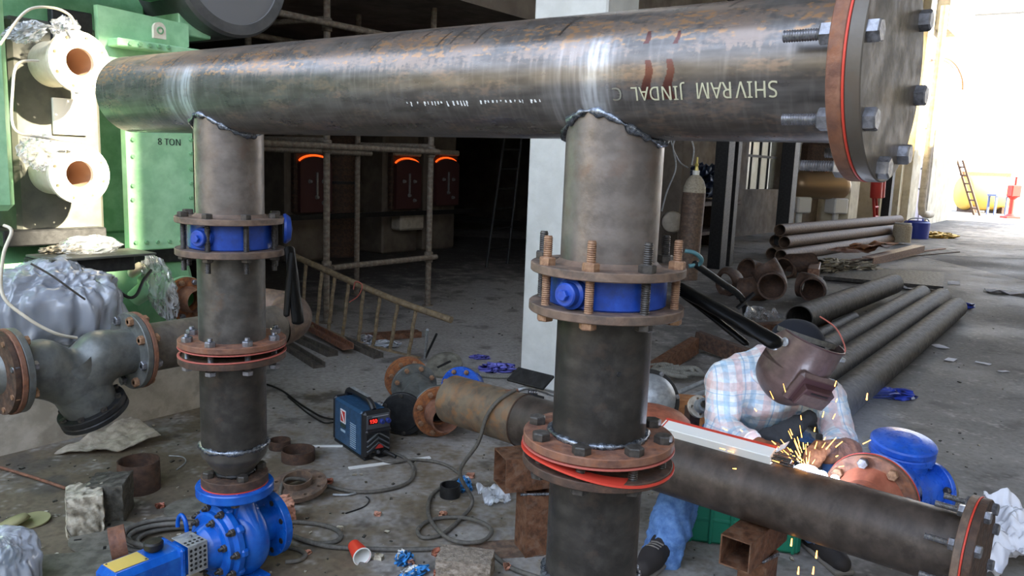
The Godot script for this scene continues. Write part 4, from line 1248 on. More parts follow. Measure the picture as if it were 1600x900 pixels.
func pump() -> void:
	var root := thing("centrifugal_pump", "glossy bright blue pump with black oil cap under the left riser", "pump", Transform3D(Basis(EW, Vector3.UP, EU), COL_L))
	var rx := Basis(Vector3.UP, Vector3.RIGHT, Vector3.FORWARD)
	var yc := 0.15
	var bl: Material = M.pump_blue
	part(root, "discharge_flange", MB.new().lathe([Vector2(0.05, 0.318), Vector2(0.129, 0.318), Vector2(0.132, 0.322), Vector2(0.132, 0.348), Vector2(0.129, 0.352), Vector2(0.05, 0.352)], 64).done(), bl)
	var hb := hexm(0.016, 0.016).done()
	for k in 4: part(root, "flange_nut", hb, M.bolt_dark, Transform3D(Basis(Vector3.RIGHT, PI), Vector3(cos(0.6 + k * PI / 2) * 0.1, 0.318, sin(0.6 + k * PI / 2) * 0.1)))
	# casing: volute whose radius grows round to the discharge, neck blended in
	var vol := func(a: float, b: float) -> Vector3:
		var t := a * TAU
		var sp := 0.118 + 0.035 * fmod(a + 0.3, 1.0)
		if a < 0.08 or a > 0.92: sp = lerpf(sp, 0.15, 0.5)
		var w := 0.058
		var q := (b - 0.5) * PI
		var r := 0.055 + (sp - 0.055) * pow(maxf(cos(q), 0.0), 0.45)
		return Vector3(sin(q) * w + 0.01, yc + cos(t) * r, sin(t) * r)
	part(root, "volute", MB.new().grid(64, 20, vol).done(), bl)
	var nk := func(a: float, b: float) -> Vector3:
		var t := a * TAU
		var wx := lerpf(0.05, 0.062, b * b)
		var wz := lerpf(0.13, 0.062, smoothstep(0.0, 1.0, b))
		return Vector3(cos(t) * wx + 0.01 * (1 - b), lerpf(yc + 0.03, 0.32, b), sin(t) * wz)
	part(root, "neck", MB.new().grid(48, 14, nk).done(), bl)
	for z in [-0.05, 0.05]:
		var rib := [Vector2(-0.07, 0.0), Vector2(0.03, 0.0), Vector2(0.0, 0.14), Vector2(-0.02, 0.14)]
		part(root, "rib", MB.new().prism(rib, 0.012).done(), bl, Transform3D(Basis(Vector3.RIGHT, Vector3.BACK, Vector3.UP), Vector3(0.0, 0.19, z)))
	# suction side
	part(root, "suction_nozzle", MB.new().lathe([Vector2(0.075, 0.04), Vector2(0.065, 0.08), Vector2(0.065, 0.13)], 40, Transform3D(rx, Vector3(0, yc, 0)), true).done(), bl)
	var sf := part(root, "suction_flange", MB.new().lathe(flange_prof(0.122, 0.06, 0.03), 56, Transform3D(rx, Vector3(0.125, yc, 0))).done(), bl)
	for k in 8:
		var a := TAU * (k + 0.5) / 8
		part(sf, "bolt_hole", MB.new().lathe([Vector2(0, 0), Vector2(0.011, 0), Vector2(0.01, 0.002), Vector2(0, 0.002)], 14).done(), M.iron_black, Transform3D(Basis(Vector3.BACK, PI / 2), Vector3(0.125, yc + cos(a) * 0.098, sin(a) * 0.098)))
	# casing cover and its studs
	var cv := part(root, "casing_cover", MB.new().lathe([Vector2(0.05, -0.05), Vector2(0.13, -0.05), Vector2(0.135, -0.055), Vector2(0.135, -0.075), Vector2(0.125, -0.08), Vector2(0.118, -0.085), Vector2(0.118, -0.1), Vector2(0.11, -0.105), Vector2(0.08, -0.108), Vector2(0.0, -0.108)], 56, Transform3D(rx, Vector3(0, yc, 0))).done(), bl)
	var nut := MB.new().add(hexm(0.014, 0.014)).add(rod(0.007, 0.0, 0.026, 0.003)).done()
	for k in 10:
		var a := TAU * (k + 0.5) / 10
		part(cv, "stud_nut", nut, M.bolt_dark, Transform3D(Basis(Vector3.BACK, PI / 2), Vector3(-0.078, yc + cos(a) * 0.126, sin(a) * 0.126)))
		part(cv, "lug", MB.new().box(Vector3(0.03, 0.026, 0.03), Transform3D(), 0.007).done(), bl, Transform3D(Basis(Vector3.RIGHT, a), Vector3(-0.055, yc + cos(a) * 0.128, sin(a) * 0.128)))
	for k in 6:
		var a := TAU * (k + 0.25) / 6
		part(cv, "cover_screw", nut, M.bolt_dark, Transform3D(Basis(Vector3.BACK, PI / 2), Vector3(-0.102, yc + cos(a) * 0.096, sin(a) * 0.096)))
	# bearing bracket towards the camera
	var arch := []
	for k in 13:
		var a := PI * k / 12
		arch.append(Vector2(cos(a) * 0.06, -0.005 - sin(a) * 0.055))
	arch.append(Vector2(-0.06, 0.06)); arch.append(Vector2(0.06, 0.06))
	part(root, "lantern", MB.new().lathe([Vector2(0.085, -0.105), Vector2(0.075, -0.13), Vector2(0.062, -0.15), Vector2(0.06, -0.235)], 32, Transform3D(rx, Vector3(0, yc, 0))).done(), bl)
	part(root, "bearing_housing", MB.new().box(Vector3(0.24, 0.115, 0.125), Transform3D(), 0.018).done(), bl, Transform3D(Basis(), Vector3(-0.35, yc, 0)))
	part(root, "housing_ridge", MB.new().box(Vector3(0.02, 0.125, 0.135), Transform3D(), 0.006).done(), bl, Transform3D(Basis(), Vector3(-0.24, yc, 0)))
	part(root, "foot", MB.new().box(Vector3(0.05, 0.1, 0.16), Transform3D(), 0.006).done(), bl, Transform3D(Basis(), Vector3(-0.4, 0.05, 0)))
	part(root, "casing_foot", MB.new().box(Vector3(0.09, 0.03, 0.26), Transform3D(), 0.006).done(), bl, Transform3D(Basis(), Vector3(0.01, 0.015, 0)))
	part(root, "top_slot", MB.new().box(Vector3(0.075, 0.002, 0.014), Transform3D(), 0.0009).done(), M.iron_black, Transform3D(Basis(), Vector3(-0.165, yc + 0.0625, -0.012)))
	# perforated guard
	var gd := part(root, "guard", MB.new().box(Vector3(0.07, 0.0025, 0.1), Transform3D(), 0.001).box(Vector3(0.07, 0.1, 0.0025), Transform3D(Basis(), Vector3(0, -0.049, 0.05)), 0.001).done(), M.galv, Transform3D(Basis(), Vector3(-0.195, yc + 0.068, 0.025)))
	var hole := MB.new().lathe([Vector2(0, 0), Vector2(0.0052, 0), Vector2(0.0048, 0.0012), Vector2(0, 0.0012)], 10).done()
	for i in 4:
		for j in 5:
			part(gd, "hole", hole, M.rubber, Transform3D(Basis(Vector3.RIGHT, PI / 2), Vector3(-0.025 + i * 0.0165, -0.016 - j * 0.0165, 0.0512)))
		for j in 2:
			part(gd, "hole", hole, M.rubber, Transform3D(Basis(), Vector3(-0.025 + i * 0.0165, 0.0012, 0.018 + j * 0.017)))
	part(gd, "screw", MB.new().lathe([Vector2(0, 0), Vector2(0.006, 0), Vector2(0.005, 0.006), Vector2(0, 0.007)], 10).done(), M.bolt_steel, Transform3D(Basis(), Vector3(0.012, 0.001, -0.01)))
	part(root, "oil_cap", MB.new().lathe([Vector2(0.018, 0), Vector2(0.018, 0.012), Vector2(0.03, 0.012), Vector2(0.031, 0.03), Vector2(0.026, 0.036), Vector2(0, 0.038)], 24).done(), M.rubber, Transform3D(Basis(), Vector3(-0.3, yc + 0.055, -0.01)))
	var np := part(root, "nameplate", MB.new().box(Vector3(0.11, 0.002, 0.075), Transform3D(), 0.0008).done(), M.brass_plate, Transform3D(Basis(), Vector3(-0.395, yc + 0.0585, -0.002)))
	for q in [[-0.048, -0.03], [0.048, 0.03]]: part(np, "rivet", MB.new().lathe([Vector2(0, 0), Vector2(0.004, 0), Vector2(0, 0.003)], 8).done(), M.iron_black, Transform3D(Basis(), Vector3(q[0], 0.001, q[1])))
	var eye := []
	for k in 17:
		var a := PI * k / 16
		eye.append(Vector3(-0.16 , yc + 0.06 + sin(a) * 0.05, -0.075 + cos(a) * 0.028))
	part(root, "lifting_eye", MB.new().tube(eye, 0.0075, 10).done(), bl)

const LX := Vector3(0.772, 0, 0.6357)
const LZ := Vector3(-0.6357, 0, 0.772)
const LA := Vector3(-0.2, 0.425, -3.464)

func lp(x: float, y: float, z: float) -> Vector3:
	return LA + LX * x + Vector3(0, y, 0) + LZ * z

func lower_pipe() -> void:
	var root := thing("low_pipe", "long brown-black steel pipe lying low on stands in front of welder", "pipe", Transform3D(Basis(LX, Vector3.UP, LZ), LA))
	var rx := Basis(Vector3.UP, Vector3.RIGHT, Vector3.FORWARD)
	var xe := 2.03
	part(root, "barrel", MB.new().lathe([Vector2(BR - 0.008, 0.35), Vector2(BR, 0.35), Vector2(BR, xe)], 72, Transform3D(rx, Vector3.ZERO)).done(), M.pipe_low)
	part(root, "rusty_length", MB.new().lathe([Vector2(BR - 0.009, 0.3), Vector2(BR - 0.009, -0.07), Vector2(BR, -0.07), Vector2(BR, 0.35)], 72, Transform3D(rx, Vector3.ZERO)).done(), M.pipe_rusty)
	var wr := []
	for k in 61:
		var a := TAU * k / 60
		wr.append(Vector3(0.35, cos(a) * BR, sin(a) * BR))
	part(root, "girth_weld", MB.new().tube(wr, 0.004, 6, true).done(), M.rust_dark)
	# end flange, red gasket, blind plate
	var fx := Transform3D(Basis(Vector3.UP, deg_to_rad(-1.0)), Vector3(xe, 0, 0)) * Transform3D(rx, Vector3.ZERO)
	part(root, "end_flange", MB.new().lathe(flange_prof(0.17, 0.1, 0.022), 72, Transform3D(Basis(), Vector3(0, -0.022, 0))).done(), M.rust_plate, fx)
	part(root, "gasket", MB.new().lathe(flange_prof(0.172, 0.1, 0.005), 72).done(), M.red_gasket, fx)
	part(root, "blind_plate", MB.new().lathe([Vector2(0, 0.005), Vector2(0.168, 0.005), Vector2(0.17, 0.007), Vector2(0.17, 0.026), Vector2(0.168, 0.028), Vector2(0, 0.028)], 72).done(), M.rust_dark, fx)
	var sb := rod(0.0095, -0.1, 0.028, 0.0042)
	sb.add(hexm(0.0185, 0.016, Transform3D(Basis(), Vector3(0, 0.028, 0))))
	sb.add(hexm(0.0185, 0.018, Transform3D(Basis(Vector3.RIGHT, PI), Vector3(0, -0.022, 0))))
	var sbm := sb.done()
	for k in 8:
		var a := TAU * (k + 0.62) / 8
		part(root, "stud_bolt", sbm, M.bolt_steel, fx * Transform3D(Basis(Vector3.UP, k * 1.1), Vector3(cos(a) * 0.146, 0, sin(a) * 0.146)))
	# branch being welded, with its flange on the far side
	var bx := Transform3D(Basis(Vector3.RIGHT, -PI / 2), Vector3(1.69, 0, 0))     # local y -> -z
	part(root, "branch", MB.new().lathe([Vector2(0.085, 0.07), Vector2(0.085, 0.14), Vector2(0.112, 0.2), Vector2(0.112, 0.22)], 44).done(), M.oxide_red, bx)
	part(root, "branch_flange", MB.new().lathe(flange_prof(0.152, 0.08, 0.022), 64, Transform3D(Basis(), Vector3(0, 0.2, 0))).done(), M.rust, bx)
	part(root, "branch_gasket", MB.new().lathe(flange_prof(0.154, 0.08, 0.004), 64, Transform3D(Basis(), Vector3(0, 0.222, 0))).done(), M.red_gasket, bx)
	for k in 8:
		var a := TAU * (k + 0.3) / 8
		part(root, "branch_bolt", hexm(0.0185, 0.018).done(), M.bolt_rust if k % 2 else M.bolt_steel, bx * Transform3D(Basis(Vector3.RIGHT, PI), Vector3(cos(a) * 0.126, 0.2, sin(a) * 0.126)))
	var wp := []
	for k in 41:
		var a := TAU * k / 40
		wp.append(bx * Vector3(cos(a) * 0.087, sqrt(maxf(BR * BR - pow(0.087 * sin(a), 2), 0.0)), sin(a) * 0.087))
	part(root, "branch_weld", MB.new().tube(wp, 0.007, 8, true).done(), M.weld)
	# blue fitting bolted to the branch
	var o := lp(1.69, 0, -0.226)
	var bf := thing("blue_fitting", "bright blue cast fitting with bonnet and side flange behind low pipe", "pipe fitting", Transform3D(Basis(LX, Vector3.UP, LZ), o))
	var bl: Material = M.strainer_blue
	var bi := bf.transform.affine_inverse()
	part(bf, "inlet_flange", MB.new().lathe(flange_prof(0.15, 0.07, 0.022), 60).done(), bl, Transform3D(Basis(Vector3.RIGHT, -PI / 2), Vector3.ZERO))
	var c0: Vector3 = bi * Vector3(1.46, 0.41, -2.82)
	part(bf, "body", MB.new().tube(spline([Vector3(0, 0, -0.02), Vector3(0.01, 0.0, -0.1), c0 + Vector3(0, -0.02, 0), c0 + Vector3(0, 0.07, 0.0)], 8), 0.088, 36, false, 0.098).done(), bl)
	var b0: Vector3 = bi * Vector3(1.478, 0.503, -2.84)
	var bdir := Vector3(0.1, 1.0, 0.12)
	var bxf := along(b0 - bdir * 0.02, b0 + bdir)
	var bo := part(bf, "bonnet", MB.new().lathe([Vector2(0, 0), Vector2(0.112, 0), Vector2(0.115, 0.004), Vector2(0.115, 0.022), Vector2(0.111, 0.026), Vector2(0.111, 0.03), Vector2(0.115, 0.033), Vector2(0.115, 0.05), Vector2(0.109, 0.056), Vector2(0.06, 0.066), Vector2(0, 0.07)], 48).done(), bl, bxf)
	for k in 8:
		var a := TAU * k / 8
		part(bo, "bolt", hexm(0.013, 0.014).done(), bl, Transform3D(Basis(Vector3.RIGHT, PI), Vector3(cos(a) * 0.1, 0.0, sin(a) * 0.1)))
	var f1: Vector3 = bi * Vector3(1.574, 0.367, -2.8)
	var fd: Vector3 = bi.basis * Vector3(0.9, -0.05, -0.35).normalized()
	part(bf, "outlet", MB.new().lathe([Vector2(0.075, -0.12), Vector2(0.07, 0.0)], 32).done(), bl, along(f1, f1 + fd))
	var of := part(bf, "outlet_flange", MB.new().lathe(flange_prof(0.1, 0.05, 0.02), 48).done(), bl, along(f1, f1 + fd))
	part(of, "gasket_plate", MB.new().lathe(flange_prof(0.1, 0.045, 0.012), 48, Transform3D(Basis(), Vector3(0.0, 0.021, 0.004))).done(), M.plate_dusty)
	for k in 4:
		var a := TAU * (k + 0.2) / 4
		part(of, "bolt", hexm(0.014, 0.014).done(), M.bolt_dark, Transform3D(Basis(Vector3.RIGHT, PI), Vector3(cos(a) * 0.082, 0.0, sin(a) * 0.082)))
	# stands of square tube
	var st := thing("pipe_stand", "rusty square-tube stand with open end under low pipe, beside green crate", "pipe stand", Transform3D(Basis(Vector3.UP, 0.0), Vector3(0.82, 0, -2.56)))
	var s0 := Vector3(-0.055, 0.261, 0.115)
	part(st, "cross_tube", boxtube(0.105, 0.105, 0.005, 0.33), M.tube_rust, Transform3D(Basis(LX, -LZ, Vector3.UP), s0))
	part(st, "post", boxtube(0.1, 0.1, 0.005, 0.208), M.tube_rust, Transform3D(Basis(LX, Vector3.UP, LZ), Vector3(0.07, 0.0, -0.02)))
	part(st, "weld_bead", MB.new().tube([Vector3(-0.03, 0.208, 0.0), Vector3(0.06, 0.208, 0.06), Vector3(0.13, 0.208, 0.0)], 0.006, 6).done(), M.weld)
	var st2 := thing("pipe_stand", "rusty square-tube stand left of the right riser, its post bright at foot", "pipe stand", Transform3D(Basis(), Vector3(0.08, 0, -2.93)))
	var ti := st2.transform.affine_inverse()
	var e0: Vector3 = ti * Vector3(-0.02, 0.323, -2.93)
	var td := Vector3(0.93, 0, -0.36).normalized()
	var tz := td.cross(Vector3.UP).normalized()
	part(st2, "cross_tube", boxtube(0.135, 0.135, 0.005, 0.34), M.tube_rust, Transform3D(Basis(tz, td, tz.cross(td)), e0))
	var p0: Vector3 = ti * Vector3(0.123, 0, -2.935)
	part(st2, "post", boxtube(0.115, 0.115, 0.005, e0.y - 0.068), M.tube_rust, Transform3D(Basis(td, Vector3.UP, td.cross(Vector3.UP)), Vector3(p0.x, 0.0, p0.z)))
	part(st2, "weld_bead", MB.new().tube([Vector3(p0.x - 0.06, e0.y - 0.068, p0.z + 0.07), Vector3(p0.x + 0.07, e0.y - 0.068, p0.z + 0.05)], 0.006, 6).done(), M.weld)
	# packet of electrodes on the pipe
	var pk := thing("electrode_packet", "long white paper packet with red edges lying on low pipe", "packet", Transform3D(Basis(LX, Vector3.UP, LZ), lp(1.04, BR, -0.01)))
	var h := Transform3D(Basis(Vector3.RIGHT, 0.35), Vector3(0.175, 0.024, 0))
	part(pk, "sleeve", MB.new().box(Vector3(0.42, 0.036, 0.062), h, 0.002).done(), M.white_gloss)
	part(pk, "red_edge", MB.new().box(Vector3(0.421, 0.003, 0.012), h * Transform3D(Basis(), Vector3(0, 0.0175, -0.024))).done(), M.red_gasket)
	part(pk, "red_end", MB.new().box(Vector3(0.006, 0.0362, 0.0622), h * Transform3D(Basis(), Vector3(-0.2, 0, 0))).done(), M.red_gasket)
	part(pk, "flap", MB.new().box(Vector3(0.04, 0.002, 0.04), h * Transform3D(Basis(Vector3.BACK, 0.7), Vector3(0.235, 0.035, -0.015))).done(), M.white_paper)
	for k in 5: part(pk, "print_line", MB.new().box(Vector3(0.03, 0.002, 0.0006), h * Transform3D(Basis(), Vector3(-0.175, 0.01 - k * 0.005, 0.0312))).done(), mat("print_grey", C("9aa0a4"), 0.8))
	var rg := RandomNumberGenerator.new()
	rg.seed = 4
	for k in 12:
		var y := 0.008 * (k / 4) - 0.008
		var z := 0.013 * (k % 4) - 0.02
		var p: Vector3 = h * Vector3(0.17, y, z)
		var q: Vector3 = h * Vector3(0.26 + rg.randf() * 0.03, y + rg.randf_range(-0.006, 0.004), z + rg.randf_range(-0.006, 0.006))
		single("welding_electrode", "thin grey welding electrode sticking out of the white packet's end", "electrode", MB.new().tube([p, p.lerp(q, 0.5), q], 0.0028, 6).done(), M.bolt_dark, pk.transform, "electrodes in the packet")
	# dished end behind the riser
	var dc: Vector3 = Vector3(0.58, 0.532, -3.02)
	single("dished_end", "smooth red-oxide dished pipe cap behind the right riser", "pipe cap", MB.new().lathe([Vector2(0.135, -0.075), Vector2(0.15, -0.05), Vector2(0.15, -0.012), Vector2(0.14, 0.008), Vector2(0.11, 0.03), Vector2(0.06, 0.042), Vector2(0, 0.045)], 48, Transform3D(), true).done(), M.oxide_red, Transform3D(Basis(Vector3(0.4, 0, 1).normalized(), -0.12), dc))
	# earth clamp and its lead
	var cl := thing("earth_clamp", "steel earth clamp gripping the rusty pipe end with grey cable", "clamp", Transform3D(Basis(), lp(0.3, BR, 0.0)))
	var ci := cl.transform.affine_inverse()
	part(cl, "jaw", MB.new().tube(spline([ci * Vector3(0.034, 0.514, -3.36), ci * Vector3(0.078, 0.534, -3.36), ci * Vector3(0.143, 0.525, -3.36), ci * Vector3(0.209, 0.504, -3.36)], 6), 0.01, 8).done(), M.galv)
	part(cl, "jaw", MB.new().tube(spline([ci * Vector3(0.046, 0.512, -3.33), ci * Vector3(0.101, 0.509, -3.33), ci * Vector3(0.157, 0.499, -3.33)], 6), 0.008, 8).done(), M.iron_black)
	part(cl, "spring", rod(0.012, 0, 0.04, 0.01).done(), M.bolt_steel, along(ci * Vector3(0.087, 0.522, -3.34), ci * Vector3(0.143, 0.519, -3.34)))
	part(cl, "lug", MB.new().tube([ci * Vector3(-0.01, 0.525, -3.3), ci * Vector3(0.04, 0.523, -3.34)], 0.012, 8).done(), M.rust)
	single("steel_flat", "dark offcut of steel plate resting on low pipe behind the riser", "steel plate", MB.new().box(Vector3(0.2, 0.012, 0.09), Transform3D(), 0.002).done(), M.iron_black, Transform3D(Basis(LX, 0.5) * Basis(LX, Vector3.UP, LZ), lp(0.3, BR + 0.045, -0.1)))

# smooth union of tapered capsules meshed as surface nets; bones: [a, b, ra, rb]
func flesh(bones: Array, cell: float, k: float, fold := 0.0, fold_freq := 8.0, sd := 1) -> MB:
	var lo := Vector3.ONE * 1e9
	var hi := -lo
	for b in bones:
		var r := maxf(b[2], b[3]) + 0.03
		for p in [b[0], b[1]]:
			lo = lo.min(p - Vector3.ONE * r)
			hi = hi.max(p + Vector3.ONE * r)
	lo -= Vector3.ONE * cell * 2
	hi += Vector3.ONE * cell * 2
	var nx := int((hi.x - lo.x) / cell) + 2
	var ny := int((hi.y - lo.y) / cell) + 2
	var nz := int((hi.z - lo.z) / cell) + 2
	var acc := PackedFloat32Array()
	acc.resize(nx * ny * nz)
	for bo in bones:
		var a: Vector3 = bo[0]
		var b: Vector3 = bo[1]
		var ra: float = bo[2]
		var rb: float = bo[3]
		var ab := b - a
		var l2 := maxf(ab.length_squared(), 1e-9)
		var m := maxf(ra, rb) + maxf(6.0 / k, cell * 2)
		var i0 := ((a.min(b) - Vector3.ONE * m - lo) / cell).floor()
		var i1 := ((a.max(b) + Vector3.ONE * m - lo) / cell).ceil()
		for z in range(maxi(int(i0.z), 0), mini(int(i1.z), nz - 1) + 1):
			for y in range(maxi(int(i0.y), 0), mini(int(i1.y), ny - 1) + 1):
				var row := (z * ny + y) * nx
				for x in range(maxi(int(i0.x), 0), mini(int(i1.x), nx - 1) + 1):
					var p := lo + Vector3(x, y, z) * cell
					var h := clampf((p - a).dot(ab) / l2, 0.0, 1.0)
					var d := p.distance_to(a + ab * h) - lerpf(ra, rb, h)
					if d < m: acc[row + x] += exp(-k * d)
	var f := PackedFloat32Array()
	f.resize(acc.size())
	for i in acc.size(): f[i] = -log(acc[i]) / k if acc[i] > 1e-20 else 1.0
	var id := PackedInt32Array()
	id.resize(acc.size())
	id.fill(-1)
	var out := MB.new()
	var co := [0, 1, nx, nx + 1, nx * ny, nx * ny + 1, nx * ny + nx, nx * ny + nx + 1]
	var ed := [[0, 1], [2, 3], [4, 5], [6, 7], [0, 2], [1, 3], [4, 6], [5, 7], [0, 4], [1, 5], [2, 6], [3, 7]]
	var nf := noise(sd, fold_freq, 3)
	nf.fractal_type = FastNoiseLite.FRACTAL_RIDGED
	for z in nz - 1:
		for y in ny - 1:
			for x in nx - 1:
				var o := (z * ny + y) * nx + x
				var neg := 0
				for c in 8:
					if f[o + co[c]] < 0.0: neg += 1
				if neg == 0 or neg == 8: continue
				var s := Vector3.ZERO
				var cnt := 0
				for e in ed:
					var v0 := f[o + co[e[0]]]
					var v1 := f[o + co[e[1]]]
					if (v0 < 0.0) != (v1 < 0.0):
						var t := v0 / (v0 - v1)
						var c0 := Vector3(e[0] & 1, (e[0] >> 1) & 1, e[0] >> 2)
						var c1 := Vector3(e[1] & 1, (e[1] >> 1) & 1, e[1] >> 2)
						s += c0.lerp(c1, t)
						cnt += 1
				var g := Vector3.ZERO
				for c in 8:
					var w := f[o + co[c]]
					g += Vector3(w if c & 1 else -w, w if c & 2 else -w, w if c & 4 else -w)
				var p := lo + (Vector3(x, y, z) + s / cnt) * cell
				g = g.normalized()
				if fold > 0.0: p += g * fold * nf.get_noise_3dv(p * Vector3(1.0, 0.6, 1.0))
				id[o] = out.vert(p, g)
	for z in range(1, nz - 1):
		for y in range(1, ny - 1):
			for x in range(1, nx - 1):
				var o := (z * ny + y) * nx + x
				var sg := f[o] < 0.0
				for ax in 3:
					var st: int = [1, nx, nx * ny][ax]
					if (f[o + st] < 0.0) == sg: continue
					var u: int = [nx, nx * ny, 1][ax]
					var w: int = [nx * ny, 1, nx][ax]
					var q := [id[o], id[o - u], id[o - u - w], id[o - w]]
					if q.min() < 0: continue
					out.tri(q[0], q[1], q[2])
					out.tri(q[0], q[2], q[3])
	if fold > 0.0:      # normals of the folded surface
		var nn := PackedVector3Array()
		nn.resize(out.v.size())
		for i in range(0, out.ix.size(), 3):
			var g := (out.v[out.ix[i + 2]] - out.v[out.ix[i]]).cross(out.v[out.ix[i + 1]] - out.v[out.ix[i]])
			for j in 3: nn[out.ix[i + j]] += g
		for i in nn.size(): out.n[i] = nn[i].normalized()
	return out

# five fingers closed round a rod; frame: y out of the wrist, x across the palm to the thumb side, z out of the palm
func hand_bones(xf: Transform3D, curl: float, fat := 1.0) -> Array:
	var bn := []
	var palm := [[-0.03, 0.075], [-0.01, 0.085], [0.012, 0.086], [0.033, 0.078]]
	var lens := [0.062, 0.078, 0.084, 0.074]
	bn.append([xf * Vector3(0, -0.02, 0), xf * Vector3(0, 0.02, 0), 0.024 * fat, 0.026 * fat])
	for i in 4:
		var k := Vector3(palm[i][0], palm[i][1], 0)
		bn.append([xf * Vector3(palm[i][0] * 0.5, 0.01, 0), xf * k, 0.015 * fat, 0.0115 * fat])
		var a := curl * 0.7
		var p := k
		var l: float = lens[i]
		for j in 3:
			var q: Vector3 = p + Vector3(0, cos(a), sin(a)) * l * [0.45, 0.32, 0.26][j]
			bn.append([xf * p, xf * q, (0.0098 - j * 0.0008) * fat, (0.0092 - j * 0.0008) * fat])
			p = q
			a += curl
	var t0 := Vector3(0.022, 0.015, 0.008)
	var t1 := Vector3(0.05, 0.045, 0.022)
	var t2 := Vector3(0.046, 0.075, 0.04)
	var t3 := Vector3(0.03, 0.092, 0.05)
	bn.append([xf * t0, xf * t1, 0.015 * fat, 0.012 * fat])
	bn.append([xf * t1, xf * t2, 0.0115 * fat, 0.0105 * fat])
	bn.append([xf * t2, xf * t3, 0.0105 * fat, 0.009 * fat])
	return bn

func frame(at: Vector3, fwd: Vector3, palm: Vector3) -> Transform3D:
	var y := fwd.normalized()
	var z := (palm - y * palm.dot(y)).normalized()
	return Transform3D(Basis(y.cross(z), y, z), at)

func welder() -> void:
	# joints in world space
	var hip := Vector3(1.1, 0.36, -3.46)
	var belly := Vector3(1.09, 0.46, -3.4)
	var chest := Vector3(1.09, 0.575, -3.28)
	var neck := Vector3(1.08, 0.7, -3.16)
	var head := Vector3(1.125, 0.79, -3.07)
	var sr: Vector3 = Vector3(0.897, 0.634, -3.2)
	var sl: Vector3 = Vector3(1.311, 0.597, -3.16)
	var er: Vector3 = Vector3(0.874, 0.463, -3.1)
	var el: Vector3 = Vector3(1.32, 0.472, -3.02)
	var wr: Vector3 = Vector3(0.943, 0.484, -2.9)
	var wl: Vector3 = Vector3(1.214, 0.489, -2.82)
	var hr := Vector3(0.99, 0.33, -3.4)
	var hl := Vector3(1.2, 0.33, -3.4)
	var kr: Vector3 = Vector3(0.724, 0.298, -3.02)
	var kl: Vector3 = Vector3(1.318, 0.302, -3.05)
	var ar: Vector3 = Vector3(0.62, 0.012, -2.88)
	var al := Vector3(1.27, 0.09, -3.0)
	var gr := Vector3(1.1, 0, -3.2)
	var root := thing("person", "welder crouching in pale plaid shirt and jeans, face behind brown mask", "person", Transform3D(Basis(), gr))
	var inv := root.transform.affine_inverse()
	var fit := func(bones: Array) -> Array:
		var o := []
		for b in bones: o.append([inv * b[0], inv * b[1], b[2], b[3]])
		return o
	var handl := frame(wl, Vector3(-1.0, 0.02, 0.25), Vector3(0.2, -0.4, 1.0))
	var handr := frame(wr, Vector3(1.0, -0.02, 0.55), Vector3(0.1, -1.0, 0.1))
	# body under the clothes, one surface with head, hands and feet
	var fd := Vector3(0.14, -0.34, 0.93).normalized()
	var bb := [[hip, belly, 0.11, 0.11], [belly, chest, 0.115, 0.125], [chest, neck, 0.12, 0.05], [neck, head, 0.05, 0.055],
		[head + Vector3(0, 0.03, -0.02), head + fd * 0.03, 0.088, 0.078], [head + fd * 0.05 + Vector3(0, -0.06, 0), head + fd * 0.055 + Vector3(0, -0.05, 0), 0.045, 0.045], [head + fd * 0.1, head + fd * 0.108 + Vector3(0, -0.02, 0), 0.012, 0.014],
		[head + Vector3(0.085, 0, 0), head + Vector3(0.09, 0.02, 0), 0.013, 0.013], [head - Vector3(0.085, 0, 0), head - Vector3(0.09, -0.02, 0), 0.013, 0.013],
		[chest, sr, 0.08, 0.05], [chest, sl, 0.08, 0.05], [sr, er, 0.046, 0.036], [er, wr, 0.036, 0.025], [sl, el, 0.046, 0.036], [el, wl, 0.036, 0.025],
		[hr, kr, 0.072, 0.05], [kr, ar, 0.046, 0.032], [hl, kl, 0.072, 0.05], [kl, al, 0.046, 0.032], [hip, hr, 0.1, 0.075], [hip, hl, 0.1, 0.075]]
	var body := flesh(fit.call(bb), 0.013, 70.0)
	body.add(flesh(fit.call(hand_bones(handr, 0.5)), 0.004, 260.0))
	part(root, "body", body.done(), M.skin)
	part(root, "eye", MB.new().lathe([Vector2(0, -0.011), Vector2(0.008, -0.008), Vector2(0.011, 0), Vector2(0.008, 0.008), Vector2(0, 0.011)], 12, inv * Transform3D(Basis(), head + fd * 0.088 + Vector3(-0.032, 0.012, 0)), true).done(), M.white_gloss)
	part(root, "eye", MB.new().lathe([Vector2(0, -0.011), Vector2(0.008, -0.008), Vector2(0.011, 0), Vector2(0.008, 0.008), Vector2(0, 0.011)], 12, inv * Transform3D(Basis(), head + fd * 0.088 + Vector3(0.032, 0.012, 0)), true).done(), M.white_gloss)
	part(root, "mouth", MB.new().tube([inv * (head + fd * 0.098 + Vector3(-0.022, -0.058, 0)), inv * (head + fd * 0.105 + Vector3(0, -0.06, 0)), inv * (head + fd * 0.098 + Vector3(0.022, -0.058, 0))], 0.005, 6).done(), M.rust_dark)
	# shirt
	var sb := [[hip + Vector3(0, 0.02, 0), belly, 0.14, 0.14], [belly, chest, 0.145, 0.145], [chest, neck + Vector3(0, -0.03, 0), 0.135, 0.06], [chest + Vector3(-0.03, 0.03, 0.0), sr, 0.105, 0.074], [chest + Vector3(0.03, 0.03, 0), sl, 0.1, 0.07], [sr + Vector3(0.02, 0.01, -0.03), Vector3(1.084, 0.692, -3.28), 0.075, 0.085],
		[sr, er, 0.074, 0.06], [er, er.lerp(wr, 0.88), 0.056, 0.04], [sl, el, 0.068, 0.056], [el, el.lerp(wl, 0.85), 0.056, 0.042]]
	part(root, "shirt", flesh(fit.call(sb), 0.0095, 80.0, 0.011, 7.0, 4).done(), M.shirt)
	var col := []
